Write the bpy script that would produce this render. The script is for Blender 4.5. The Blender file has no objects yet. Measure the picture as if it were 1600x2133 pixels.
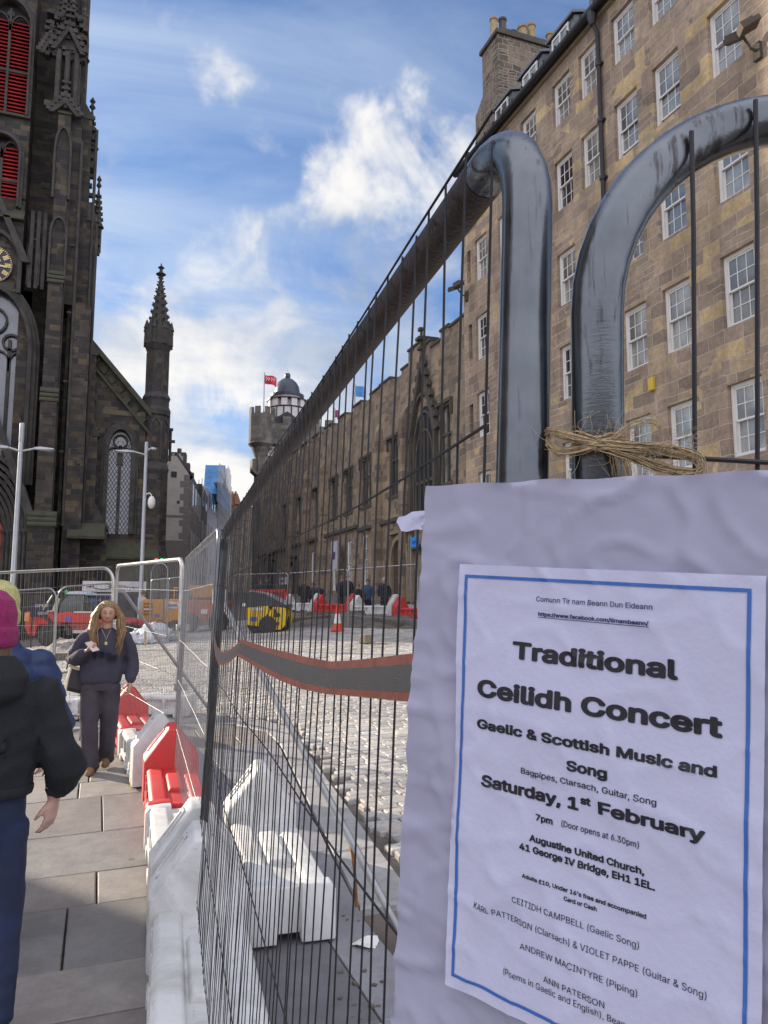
import bpy, bmesh, math, random
import numpy as np
from mathutils import Vector, Matrix, noise
R = math.radians
PI = math.pi
scene = bpy.context.scene
COL = scene.collection
random.seed(7)

# ---------------------------------------------------------------- camera
YAW, PITCH, EYE = R(20.3), R(7.0), 1.75          # world +Y runs along the street, +X across it
cam_d = bpy.data.cameras.new('camera')
cam = bpy.data.objects.new('camera', cam_d)
COL.objects.link(cam)
cam.location = (0, 0, EYE)
cam.rotation_euler = (PI / 2 + PITCH, 0, -YAW)
cam_d.sensor_fit = 'HORIZONTAL'
cam_d.sensor_width = 36
cam_d.lens = 36
cam_d.clip_start = 0.03
cam_d.clip_end = 3000
scene.camera = cam

# ---------------------------------------------------------------- sky, sun, exposure
SUN_AZ, SUN_EL = R(-35), R(18)                    # azimuth from +Y, clockwise
scene.view_settings.view_transform = 'Standard'
scene.view_settings.look = 'None'
scene.view_settings.exposure = 1.25
scene.view_settings.gamma = 1
world = bpy.data.worlds.new('World')
scene.world = world
world.use_nodes = True
wt = world.node_tree
wt.nodes.clear()


def nd(nt, typ, ins=None, **props):
    n = nt.nodes.new(typ)
    for k, v in props.items():
        setattr(n, k, v)
    for k, v in (ins or {}).items():
        if isinstance(v, bpy.types.NodeSocket):
            nt.links.new(v, n.inputs[k])
        else:
            n.inputs[k].default_value = v
    return n


def ramp(nt, fac, stops, interp='LINEAR'):
    n = nt.nodes.new('ShaderNodeValToRGB')
    nt.links.new(fac, n.inputs[0])
    cr = n.color_ramp
    cr.interpolation = interp
    while len(cr.elements) < len(stops):
        cr.elements.new(0.5)
    for e, (p, c) in zip(cr.elements, stops):
        e.position = p
        e.color = c if len(c) == 4 else (*c, 1)
    return n.outputs[0]


def math_n(nt, op, a, b=None, c=None, clamp=False):
    n = nt.nodes.new('ShaderNodeMath')
    n.operation = op
    n.use_clamp = clamp
    for i, v in enumerate((a, b, c)):
        if v is None:
            continue
        if isinstance(v, bpy.types.NodeSocket):
            nt.links.new(v, n.inputs[i])
        else:
            n.inputs[i].default_value = v
    return n.outputs[0]


def mixc(nt, fac, a, b, blend='MIX'):
    n = nt.nodes.new('ShaderNodeMix')
    n.data_type = 'RGBA'
    n.blend_type = blend
    for i, v in ((0, fac), (6, a), (7, b)):
        if isinstance(v, bpy.types.NodeSocket):
            nt.links.new(v, n.inputs[i])
        else:
            n.inputs[i].default_value = v if i == 0 or len(v) == 4 else (*v, 1)
    return n.outputs[2]


def sky_world():
    sky = nd(wt, 'ShaderNodeTexSky', sky_type='NISHITA')
    sky.sun_disc = False
    sky.sun_elevation = SUN_EL
    sky.sun_rotation = SUN_AZ % (2 * PI)
    sky.air_density = 1.0
    sky.dust_density = 0.6
    sky.ozone_density = 2.0
    tc = nd(wt, 'ShaderNodeTexCoord')
    sep = nd(wt, 'ShaderNodeSeparateXYZ', {0: tc.outputs['Generated']})
    x, y, z = sep.outputs
    zz = math_n(wt, 'ADD', math_n(wt, 'MAXIMUM', z, 0.0), 0.12)
    px = math_n(wt, 'DIVIDE', x, zz)
    py = math_n(wt, 'DIVIDE', y, zz)
    pl = nd(wt, 'ShaderNodeCombineXYZ', {0: px, 1: py, 2: 0.0})
    # wispy streaks of high cloud, stretched along one direction
    mp = nd(wt, 'ShaderNodeMapping', {0: pl.outputs[0], 2: (0, 0, R(62)), 3: (0.55, 1.9, 1)})
    n1 = nd(wt, 'ShaderNodeTexNoise', {'Vector': mp.outputs[0], 'Scale': 1.5, 'Detail': 9.0, 'Roughness': 0.58, 'Distortion': 0.9})
    c1 = ramp(wt, n1.outputs[0], [(0.28, (0.10, 0.10, 0.10)), (0.66, (0.92, 0.92, 0.92))])
    rt = local(1, 0, 0.25)
    lm = nd(wt, 'ShaderNodeVectorMath', {0: tc.outputs['Generated'], 1: tuple(rt)}, operation='DOT_PRODUCT').outputs['Value']
    lm = nd(wt, 'ShaderNodeMapRange', {0: lm, 1: 0.25, 2: -0.30, 3: 0.45, 4: 1.0}).outputs[0]
    c1 = math_n(wt, 'MULTIPLY', c1, lm)
    # broken lumps
    mp2 = nd(wt, 'ShaderNodeMapping', {0: pl.outputs[0], 1: (3.1, 1.7, 0), 2: (0, 0, R(-28)), 3: (0.75, 1.25, 1)})
    n2 = nd(wt, 'ShaderNodeTexNoise', {'Vector': mp2.outputs[0], 'Scale': 1.25, 'Detail': 10.0, 'Roughness': 0.56, 'Distortion': 0.25})
    wn = nd(wt, 'ShaderNodeTexNoise', {'Vector': tc.outputs['Generated'], 'Scale': 6.5, 'Detail': 5.0, 'Roughness': 0.6})
    wv = nd(wt, 'ShaderNodeVectorMath', {0: wn.outputs['Color'], 1: (0.5, 0.5, 0.5)}, operation='SUBTRACT')
    wv = nd(wt, 'ShaderNodeVectorMath', {0: wv.outputs[0], 3: 0.24}, operation='SCALE')
    wdir = nd(wt, 'ShaderNodeVectorMath', {0: tc.outputs['Generated'], 1: wv.outputs[0]}, operation='ADD').outputs[0]
    nf = nd(wt, 'ShaderNodeTexNoise', {'Vector': tc.outputs['Generated'], 'Scale': 9.0, 'Detail': 9.0, 'Roughness': 0.55, 'Distortion': 0.5})
    # low bank of cloud toward the horizon, and broken bright lumps above it (photo directions)
    def blobs(lst):
        tot = None
        for bx, by, rad, amp in lst:
            d = ray(bx, by).normalized()
            dist = nd(wt, 'ShaderNodeVectorMath', {0: wdir, 1: tuple(d)}, operation='DISTANCE').outputs['Value']
            m = nd(wt, 'ShaderNodeMapRange', {0: dist, 1: rad, 2: rad * .1, 3: 0.0, 4: amp}, interpolation_type='SMOOTHSTEP').outputs[0]
            tot = m if tot is None else math_n(wt, 'MAXIMUM', tot, m)
        return tot
    low = nd(wt, 'ShaderNodeMapRange', {0: z, 1: 0.56, 2: 0.30, 3: 0.0, 4: 0.86}, interpolation_type='SMOOTHSTEP').outputs[0]
    lump = blobs([(700, 400, .12, .80), (800, 350, .12, .82), (880, 310, .10, .78), (950, 270, .07, .70), (620, 460, .09, .70), (430, 570, .10, .68), (490, 515, .09, .70), (395, 620, .09, .62),
                  (455, 180, .07, .43), (420, 230, .06, .42), (560, 640, .12, .6), (240, 620, .12, .6), (430, 900, .18, .8), (300, 780, .14, .7)])
    grey = blobs([(600, 740, .20, .74), (820, 640, .20, .74), (430, 770, .15, .7), (240, 690, .09, .66), (560, 560, .12, .48), (380, 880, .14, .5)])
    cov = math_n(wt, 'MAXIMUM', math_n(wt, 'MAXIMUM', low, lump), grey)
    n2c = math_n(wt, 'ADD', math_n(wt, 'MULTIPLY', math_n(wt, 'SUBTRACT', n2.outputs[0], 0.5), 1.6), math_n(wt, 'MULTIPLY', math_n(wt, 'SUBTRACT', nf.outputs[0], 0.5), 2.6))
    th = math_n(wt, 'ADD', n2c, math_n(wt, 'SUBTRACT', cov, 0.46))
    c2 = math_n(wt, 'MULTIPLY', math_n(wt, 'ADD', th, 0.20), 1.15, clamp=True)
    c2 = nd(wt, 'ShaderNodeMapRange', {0: c2, 1: 0, 2: 1, 3: 0, 4: .96}, interpolation_type='SMOOTHSTEP').outputs[0]
    # bright sunlit parts and blue-grey undersides
    mp3 = nd(wt, 'ShaderNodeMapping', {0: pl.outputs[0], 1: (1.3, 5.2, 0), 3: (0.8, 1.0, 1)})
    n3 = nd(wt, 'ShaderNodeTexNoise', {'Vector': mp3.outputs[0], 'Scale': 1.6, 'Detail': 7.0, 'Roughness': 0.55})
    shade = math_n(wt, 'ADD', n3.outputs[0], math_n(wt, 'SUBTRACT', math_n(wt, 'MULTIPLY', lump, 0.30), math_n(wt, 'MULTIPLY', grey, 0.20)))
    shade = math_n(wt, 'ADD', shade, math_n(wt, 'MULTIPLY', th, 0.12))
    ccol = ramp(wt, shade, [(0.34, (1.75, 2.05, 2.6)), (0.52, (2.5, 2.75, 3.2)), (0.74, (4.3, 4.2, 4.05))])
    wisp = mixc(wt, c1, mixc(wt, 1.0, sky.outputs[0], SKYTINT, 'MULTIPLY'), (2.5, 3.0, 3.8))
    full = mixc(wt, c2, wisp, ccol)
    # bright cloud bank added out of view behind and above the viewer, as fill light
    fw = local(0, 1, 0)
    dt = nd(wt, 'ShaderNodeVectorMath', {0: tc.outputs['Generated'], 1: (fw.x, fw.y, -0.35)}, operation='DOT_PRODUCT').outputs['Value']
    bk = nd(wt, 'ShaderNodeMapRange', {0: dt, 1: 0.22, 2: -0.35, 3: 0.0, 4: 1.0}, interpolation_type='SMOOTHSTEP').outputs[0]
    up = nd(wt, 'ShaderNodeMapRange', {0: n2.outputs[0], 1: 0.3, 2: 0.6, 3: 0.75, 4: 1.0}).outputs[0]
    full = mixc(wt, math_n(wt, 'MULTIPLY', bk, up), full, FILL_BANK)
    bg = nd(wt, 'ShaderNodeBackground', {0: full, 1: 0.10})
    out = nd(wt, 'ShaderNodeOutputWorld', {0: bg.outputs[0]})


SKYTINT = (0.21, 0.42, 0.68)
FILL_BANK = (6.6, 6.6, 7.4)  # colour of the added unseen cloud bank that brightens the shaded foreground


def local(x, y, z=0.0):
    """camera-aligned ground frame (x to the right, y ahead) -> street frame"""
    c, s = math.cos(YAW), math.sin(YAW)
    return Vector((x * c + y * s, -x * s + y * c, z))


FPX = 1600.0


def ray(px, py):
    r, u = (px - 800) / FPX, (1066.5 - py) / FPX
    return local(r, math.cos(PITCH) - u * math.sin(PITCH), u * math.cos(PITCH) + math.sin(PITCH))


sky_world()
sun_d = bpy.data.lights.new('sun', 'SUN')
sun_d.energy = 3.6
sun_d.angle = R(0.6)
sun_d.color = (1.0, 0.87, 0.70)
sun = bpy.data.objects.new('sun', sun_d)
COL.objects.link(sun)
sd = Vector((math.sin(SUN_AZ) * math.cos(SUN_EL), math.cos(SUN_AZ) * math.cos(SUN_EL), math.sin(SUN_EL)))
sun.rotation_euler = sd.to_track_quat('Z', 'Y').to_euler()
sun.location = (-30, 40, 40)

# ---------------------------------------------------------------- helpers
WM = {}


def W(px, py, d):
    """point seen at a photo pixel, d metres in front of the lens plane"""
    v = ray(px, py) * d
    v.z += EYE
    return v


def on_x(px, py, X):
    d = ray(px, py)
    v = d * (X / d.x)
    v.z += EYE
    return v


def on_y(px, py, Y):
    d = ray(px, py)
    v = d * (Y / d.y)
    v.z += EYE
    return v


def g(x, y):
    """height of the ground (the street climbs ahead and to the right)"""
    v = max(y, 0.0)
    v = min(v, 42.0) + max(0.0, v - 42.0) * 0.3
    return (0.0124 + 0.00345 * min(max(x, -6.0), 14.0)) * v


def gp(px, py):
    d = ray(px, py)
    t = 0.5
    while t < 140:
        if EYE + d.z * t < g(d.x * t, d.y * t):
            return Vector((d.x * t, d.y * t, EYE + d.z * t))
        t += 0.01
    return Vector((d.x * t, d.y * t, 0))


class MB:
    def __init__(s):
        s.v, s.f, s.mi, s.cur = [], [], [], 0

    def add(s, vs, fs, T=None):
        o = len(s.v)
        s.v += [tuple(T @ Vector(v)) for v in vs] if T is not None else [tuple(v) for v in vs]
        s.f += [tuple(i + o for i in f) for f in fs]
        s.mi += [s.cur] * len(fs)
        return s

    def box(s, x0, x1, y0, y1, z0, z1, T=None):
        v = [(x0, y0, z0), (x1, y0, z0), (x1, y1, z0), (x0, y1, z0), (x0, y0, z1), (x1, y0, z1), (x1, y1, z1), (x0, y1, z1)]
        return s.add(v, [(3, 2, 1, 0), (4, 5, 6, 7), (0, 1, 5, 4), (1, 2, 6, 5), (2, 3, 7, 6), (3, 0, 4, 7)], T)

    def prism(s, poly, a, b, axis='y', T=None):
        """polygon (pairs) swept from a to b along an axis"""
        n = len(poly)
        if axis == 'y':
            P = lambda p, t: (p[0], t, p[1])
        elif axis == 'x':
            P = lambda p, t: (t, p[0], p[1])
        else:
            P = lambda p, t: (p[0], p[1], t)
        v = [P(p, a) for p in poly] + [P(p, b) for p in poly]
        f = [tuple(range(n)), tuple(range(2 * n - 1, n - 1, -1))]
        f += [(i, i + n, (i + 1) % n + n, (i + 1) % n) for i in range(n)]
        return s.add(v, f, T)

    def loft(s, rings, caps=True, T=None):
        n = len(rings[0])
        v = [p for r in rings for p in r]
        f = []
        for k in range(len(rings) - 1):
            for i in range(n):
                j = (i + 1) % n
                f.append((k * n + i, k * n + j, (k + 1) * n + j, (k + 1) * n + i))
        if caps:
            f.append(tuple(range(n - 1, -1, -1)))
            f.append(tuple((len(rings) - 1) * n + i for i in range(n)))
        return s.add(v, f, T)

    def tube(s, pts, r, seg=8, caps=True, T=None, flat=1.0):
        pts = [Vector(p) for p in pts]
        rs = r if isinstance(r, (list, tuple)) else [r] * len(pts)
        up = None
        rings = []
        for i, p in enumerate(pts):
            t = (pts[min(i + 1, len(pts) - 1)] - pts[max(i - 1, 0)])
            if t.length < 1e-9:
                t = Vector((0, 0, 1))
            t.normalize()
            if up is None:
                up = Vector((0, 0, 1)) if abs(t.z) < 0.9 else Vector((0, 1, 0))
            a = t.cross(up)
            if a.length < 1e-6:
                a = t.orthogonal()
            a.normalize()
            b = a.cross(t).normalized()
            up = b
            rings.append([p + (a * math.cos(2 * PI * k / seg) + b * math.sin(2 * PI * k / seg) * flat) * rs[i] for k in range(seg)])
        return s.loft(rings, caps, T)

    def lathe(s, prof, seg=16, T=None, c=(0, 0)):
        rings = [[(c[0] + r * math.cos(2 * PI * k / seg), c[1] + r * math.sin(2 * PI * k / seg), z) for k in range(seg)] for r, z in prof]
        return s.loft(rings, True, T)

    def ell(s, secs, seg=16, T=None):
        """stack of ellipses (cx, cy, z, rx, ry)"""
        rings = [[(cx + rx * math.cos(2 * PI * k / seg), cy + ry * math.sin(2 * PI * k / seg), z) for k in range(seg)] for cx, cy, z, rx, ry in secs]
        return s.loft(rings, True, T)

    def build(s, name, mats, parent=None, smooth=False, bevel=0, world=False, ang=40):
        me = bpy.data.meshes.new(name)
        v = s.v
        if world and parent is not None:
            inv = WM[parent].inverted()
            v = [tuple(inv @ Vector(p)) for p in v]
        me.from_pydata(v, [], s.f)
        for m in (mats if isinstance(mats, (list, tuple)) else [mats]):
            me.materials.append(m)
        me.polygons.foreach_set('material_index', s.mi)
        bm = bmesh.new()
        bm.from_mesh(me)
        bmesh.ops.recalc_face_normals(bm, faces=bm.faces)
        if bevel:
            es = [e for e in bm.edges if len(e.link_faces) == 2 and e.calc_face_angle(0) > R(35)]
            bmesh.ops.bevel(bm, geom=es, offset=bevel, segments=2, affect='EDGES', clamp_overlap=True, profile=0.6)
        bm.to_mesh(me)
        bm.free()
        if smooth:
            me.polygons.foreach_set('use_smooth', [True] * len(me.polygons))
            me.set_sharp_from_angle(angle=R(ang))
        me.update()
        o = bpy.data.objects.new(name, me)
        COL.objects.link(o)
        if parent is not None:
            o.parent = parent
            WM[o] = WM[parent]
        else:
            WM[o] = Matrix.Identity(4)
        return o


def tag(o, label=None, cat=None, group=None, kind=None):
    for k, v in (('label', label), ('category', cat), ('group', group), ('kind', kind)):
        if v:
            o[k] = v
    return o


def thing(name, label, cat, loc=(0, 0, 0), rotz=0.0, group=None):
    o = bpy.data.objects.new(name, None)
    COL.objects.link(o)
    o.empty_display_size = 0.2
    o.location = loc
    o.rotation_euler = (0, 0, rotz)
    WM[o] = Matrix.Translation(Vector(loc)) @ Matrix.Rotation(rotz, 4, 'Z')
    return tag(o, label, cat, group)


def place(o, loc, rotz=0.0):
    o.location = loc
    o.rotation_euler = (0, 0, rotz)
    WM[o] = Matrix.Translation(Vector(loc)) @ Matrix.Rotation(rotz, 4, 'Z')
    return o


def dup(root, loc, rotz=0.0, label=None, group=None, mats=None):
    def cp(o, par):
        c = o.copy()
        COL.objects.link(c)
        c.parent = par
        if mats:
            for i, sl in enumerate(c.material_slots):
                if sl.material in mats:
                    sl.link = 'OBJECT'
                    sl.material = mats[o.material_slots[i].material]
        for ch in o.children:
            cp(ch, c)
        return c
    r = cp(root, None)
    place(r, loc, rotz)
    if label:
        r['label'] = label
    if group:
        r['group'] = group
    return r


# ---------------------------------------------------------------- materials
def newmat(name):
    m = bpy.data.materials.new(name)
    m.use_nodes = True
    nt = m.node_tree
    nt.nodes.clear()
    b = nt.nodes.new('ShaderNodeBsdfPrincipled')
    o = nt.nodes.new('ShaderNodeOutputMaterial')
    nt.links.new(b.outputs[0], o.inputs[0])
    return m, nt, b


def pm(name, col, rough=0.6, metal=0.0, var=0.12, vs=3.0, bump=0.0, bs=60.0, dirt=0.0, dcol=(0.09, 0.08, 0.07), spec=0.5, ds=2.0, stretch=(1, 1, 1)):
    m, nt, b = newmat(name)
    tc = nd(nt, 'ShaderNodeTexCoord')
    mp = nd(nt, 'ShaderNodeMapping', {0: tc.outputs['Object'], 3: stretch})
    n = nd(nt, 'ShaderNodeTexNoise', {'Vector': mp.outputs[0], 'Scale': vs, 'Detail': 6.0, 'Roughness': 0.6})
    c = ramp(nt, n.outputs[0], [(0.3, tuple(x * (1 - var) for x in col)), (0.7, tuple(min(1, x * (1 + var)) for x in col))])
    if dirt:
        n2 = nd(nt, 'ShaderNodeTexNoise', {'Vector': mp.outputs[0], 'Scale': ds, 'Detail': 9.0, 'Roughness': 0.68, 'Distortion': 0.4})
        f = nd(nt, 'ShaderNodeMapRange', {0: n2.outputs[0], 1: 0.48, 2: 0.72, 3: 0.0, 4: dirt}).outputs[0]
        c = mixc(nt, f, c, dcol)
    nt.links.new(c, b.inputs['Base Color'])
    b.inputs['Metallic'].default_value = metal
    b.inputs['Specular IOR Level'].default_value = spec
    rr = nd(nt, 'ShaderNodeMapRange', {0: n.outputs[0], 1: 0.25, 2: 0.75, 3: max(0.02, rough - 0.1), 4: min(1, rough + 0.1)})
    nt.links.new(rr.outputs[0], b.inputs['Roughness'])
    if bump:
        nb = nd(nt, 'ShaderNodeTexNoise', {'Vector': mp.outputs[0], 'Scale': bs, 'Detail': 4.0})
        bn = nd(nt, 'ShaderNodeBump', {'Strength': bump, 'Distance': 0.01, 'Height': nb.outputs[0]})
        nt.links.new(bn.outputs[0], b.inputs['Normal'])
    return m


def stone(name, cols, bw=0.5, bh=0.28, mort=(0.3, 0.27, 0.22), ms=0.012, var=0.25, soot=0.0, sootcol=(0.03, 0.03, 0.03), bump=0.5, distort=0.02, patch=0.35, rough=0.85, sscale=(0.35, 0.12), moss=0.0):
    """coursed masonry on vertical faces: u runs along the wall, v is height"""
    m, nt, b = newmat(name)
    tc = nd(nt, 'ShaderNodeTexCoord')
    sp = nd(nt, 'ShaderNodeSeparateXYZ', {0: tc.outputs['Object']})
    u = math_n(nt, 'ADD', sp.outputs[0], sp.outputs[1])
    uv = nd(nt, 'ShaderNodeCombineXYZ', {0: u, 1: sp.outputs[2], 2: 0.0})
    dn = nd(nt, 'ShaderNodeTexNoise', {'Vector': uv.outputs[0], 'Scale': 1.3, 'Detail': 3.0})
    dv = nd(nt, 'ShaderNodeVectorMath', {0: dn.outputs['Color'], 1: (0.5, 0.5, 0.5)}, operation='SUBTRACT')
    dv2 = nd(nt, 'ShaderNodeVectorMath', {0: dv.outputs[0], 3: distort * 4}, operation='SCALE')
    vec = nd(nt, 'ShaderNodeVectorMath', {0: uv.outputs[0], 1: dv2.outputs[0]}, operation='ADD').outputs[0]

    def brick(w, h, off, frq, sq, sqf):
        t = nd(nt, 'ShaderNodeTexBrick', {'Vector': vec, 'Color1': (0, 0, 0, 1), 'Color2': (1, 1, 1, 1), 'Mortar': (0.5, 0.5, 0.5, 1), 'Scale': 1.0,
                                          'Mortar Size': ms, 'Mortar Smooth': 0.3, 'Bias': 0.0, 'Brick Width': w, 'Row Height': h})
        t.offset, t.offset_frequency, t.squash, t.squash_frequency = off, frq, sq, sqf
        return t
    A = brick(bw, bh, 0.5, 2, 0.62, 3)
    B = brick(bw * 0.62, bh * 0.5, 0.43, 2, 1.5, 2)
    big = nd(nt, 'ShaderNodeTexNoise', {'Vector': uv.outputs[0], 'Scale': 0.55, 'Detail': 2.0})
    sel = nd(nt, 'ShaderNodeMapRange', {0: big.outputs[0], 1: 0.56, 2: 0.565, 3: 0, 4: 1}).outputs[0]
    bc = mixc(nt, sel, A.outputs[0], B.outputs[0])
    bf = nd(nt, 'ShaderNodeMix', {0: sel, 2: A.outputs[1], 3: B.outputs[1]}).outputs[0]
    bwv = nd(nt, 'ShaderNodeRGBToBW', {0: bc}).outputs[0]
    nn = len(cols)
    c = ramp(nt, bwv, [(i / nn, k) for i, k in enumerate(cols)], 'CONSTANT')
    fine = nd(nt, 'ShaderNodeTexNoise', {'Vector': vec, 'Scale': 9.0, 'Detail': 7.0, 'Roughness': 0.65})
    fm = nd(nt, 'ShaderNodeMapRange', {0: fine.outputs[0], 1: 0.25, 2: 0.75, 3: 1 - var, 4: 1 + var}).outputs[0]
    c = mixc(nt, 1.0, c, nd(nt, 'ShaderNodeCombineColor', {0: fm, 1: fm, 2: fm}).outputs[0], 'MULTIPLY')
    pn = nd(nt, 'ShaderNodeTexNoise', {'Vector': uv.outputs[0], 'Scale': 0.8, 'Detail': 6.0, 'Roughness': 0.6})
    pmr = nd(nt, 'ShaderNodeMapRange', {0: pn.outputs[0], 1: 0.3, 2: 0.7, 3: 1 - patch, 4: 1 + patch * 0.6}).outputs[0]
    c = mixc(nt, 1.0, c, nd(nt, 'ShaderNodeCombineColor', {0: pmr, 1: pmr, 2: pmr}).outputs[0], 'MULTIPLY')
    c = mixc(nt, bf, c, mort)
    if soot:
        mp = nd(nt, 'ShaderNodeMapping', {0: uv.outputs[0], 3: (1, sscale[1] / sscale[0], 1)})
        sn = nd(nt, 'ShaderNodeTexNoise', {'Vector': mp.outputs[0], 'Scale': sscale[0] * 3, 'Detail': 8.0, 'Roughness': 0.62})
        sf = nd(nt, 'ShaderNodeMapRange', {0: sn.outputs[0], 1: 0.40, 2: 0.66, 3: 0.0, 4: soot}).outputs[0]
        c = mixc(nt, sf, c, sootcol)
    if moss:
        mn = nd(nt, 'ShaderNodeTexNoise', {'Vector': uv.outputs[0], 'Scale': 0.7, 'Detail': 9.0, 'Roughness': 0.65})
        mf = nd(nt, 'ShaderNodeMapRange', {0: mn.outputs[0], 1: 0.5, 2: 0.72, 3: 0.0, 4: moss}).outputs[0]
        c = mixc(nt, mf, c, (0.045, 0.05, 0.022))
    nt.links.new(c, b.inputs['Base Color'])
    b.inputs['Roughness'].default_value = rough
    b.inputs['Specular IOR Level'].default_value = 0.25
    hgt = math_n(nt, 'SUBTRACT', math_n(nt, 'MULTIPLY', fine.outputs[0], 0.5), bf)
    bn = nd(nt, 'ShaderNodeBump', {'Strength': bump, 'Distance': 0.03, 'Height': hgt})
    nt.links.new(bn.outputs[0], b.inputs['Normal'])
    return m


def tinted(name, rough=0.75, vs=14.0, var=0.22, bump=0.3, bs=50.0, dark=(0.04, 0.04, 0.04), dirt=0.4, ds=1.2, gloss=0.0, spots=0.0):
    """colour per stone from the mesh's own 'tint' attribute, with grain and stains"""
    m, nt, b = newmat(name)
    at = nd(nt, 'ShaderNodeAttribute', attribute_name='tint')
    tc = nd(nt, 'ShaderNodeTexCoord')
    n = nd(nt, 'ShaderNodeTexNoise', {'Vector': tc.outputs['Object'], 'Scale': vs, 'Detail': 8.0, 'Roughness': 0.65})
    f = nd(nt, 'ShaderNodeMapRange', {0: n.outputs[0], 1: 0.25, 2: 0.75, 3: 1 - var, 4: 1 + var}).outputs[0]
    c = mixc(nt, 1.0, at.outputs['Color'], nd(nt, 'ShaderNodeCombineColor', {0: f, 1: f, 2: f}).outputs[0], 'MULTIPLY')
    n2 = nd(nt, 'ShaderNodeTexNoise', {'Vector': tc.outputs['Object'], 'Scale': ds, 'Detail': 8.0, 'Roughness': 0.7, 'Distortion': 0.5})
    f2 = nd(nt, 'ShaderNodeMapRange', {0: n2.outputs[0], 1: 0.5, 2: 0.75, 3: 0, 4: dirt}).outputs[0]
    c = mixc(nt, f2, c, dark)
    n3 = nd(nt, 'ShaderNodeTexNoise', {'Vector': tc.outputs['Object'], 'Scale': 0.45, 'Detail': 5.0, 'Roughness': 0.6})
    f3 = nd(nt, 'ShaderNodeMapRange', {0: n3.outputs[0], 1: 0.35, 2: 0.65, 3: 0.78, 4: 1.12}).outputs[0]
    c = mixc(nt, 1.0, c, nd(nt, 'ShaderNodeCombineColor', {0: f3, 1: f3, 2: f3}).outputs[0], 'MULTIPLY')
    if spots:                              # trodden gum and drips
        vo = nd(nt, 'ShaderNodeTexVoronoi', {'Vector': tc.outputs['Object'], 'Scale': 3.2, 'Randomness': 1.0})
        k_ = nd(nt, 'ShaderNodeRGBToBW', {0: vo.outputs['Color']}).outputs[0]
        rad = nd(nt, 'ShaderNodeMapRange', {0: k_, 1: 0.45, 2: 0.8, 3: 0.0, 4: 0.075}).outputs[0]
        sp_ = math_n(nt, 'MULTIPLY', math_n(nt, 'LESS_THAN', vo.outputs['Distance'], rad), spots)
        c = mixc(nt, sp_, c, (0.06, 0.057, 0.054))
        cr = nd(nt, 'ShaderNodeTexNoise', {'Vector': tc.outputs['Object'], 'Scale': 5.0, 'Detail': 9.0, 'Roughness': 0.75, 'Distortion': 1.5})
        cf = nd(nt, 'ShaderNodeMapRange', {0: math_n(nt, 'ABSOLUTE', math_n(nt, 'SUBTRACT', cr.outputs[0], 0.5)), 1: 0.0, 2: 0.012, 3: 0.35, 4: 0.0}).outputs[0]
        c = mixc(nt, cf, c, dark)
    nt.links.new(c, b.inputs['Base Color'])
    rr = nd(nt, 'ShaderNodeMapRange', {0: n2.outputs[0], 1: 0.3, 2: 0.7, 3: rough, 4: max(0.2, rough - gloss)}).outputs[0]
    nt.links.new(rr, b.inputs['Roughness'])
    nb = nd(nt, 'ShaderNodeTexNoise', {'Vector': tc.outputs['Object'], 'Scale': bs, 'Detail': 5.0, 'Roughness': 0.6})
    bn = nd(nt, 'ShaderNodeBump', {'Strength': bump, 'Distance': 0.01, 'Height': nb.outputs[0]})
    nt.links.new(bn.outputs[0], b.inputs['Normal'])
    return m


def set_tint(me, cols):
    """one colour per polygon"""
    a = me.color_attributes.new('tint', 'FLOAT_COLOR', 'CORNER')
    ls = np.empty(len(me.polygons), dtype=np.int32)
    me.polygons.foreach_get('loop_total', ls)
    arr = np.repeat(np.asarray(cols, dtype=np.float32), ls, axis=0)
    a.data.foreach_set('color', np.c_[arr, np.ones(len(arr), dtype=np.float32)].ravel())

# ================================================================ ground, pavement, kerb, setts
M_dirt = pm('bare_soil', (0.12, 0.10, 0.085), rough=0.95, var=0.35, vs=2.5, bump=0.9, bs=22, dirt=0.6, dcol=(0.05, 0.045, 0.04))
M_slab = tinted('flagstone', rough=0.78, vs=9, var=0.20, bump=0.35, bs=35, dirt=0.45, ds=1.1, dark=(0.085, 0.078, 0.07), gloss=0.25, spots=.75)
M_sett = tinted('granite_sett', rough=0.75, vs=22, var=0.30, bump=0.5, bs=60, dirt=0.35, ds=0.5, dark=(0.12, 0.11, 0.10), gloss=0.1)


def joint_x(y):
    """inner edge of the kerb"""
    if y < 4.24:
        return 1.43
    if y < 9.0:
        return 1.43 + 0.128 * (y - 4.24)
    pts = [(9.0, 2.04), (9.8, 2.02), (10.5, 1.75), (10.95, 1.3), (11.2, 0.4), (11.5, -9.5)]
    for (a, b), (c, d) in zip(pts, pts[1:]):
        if y <= c:
            return b + (d - b) * (y - a) / (c - a)
    return -99


def edge_x(y):
    """outer edge of the kerb"""
    if y < 8.8:
        return 1.80 + 0.105 * (y - 4.6) + 0.02
    pts = [(8.8, 2.26), (9.8, 2.38), (10.6, 2.15), (11.2, 1.6), (11.5, 0.6), (11.85, -9.5)]
    for (a, b), (c, d) in zip(pts, pts[1:]):
        if y <= c:
            return b + (d - b) * (y - a) / (c - a)
    return -99


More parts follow.
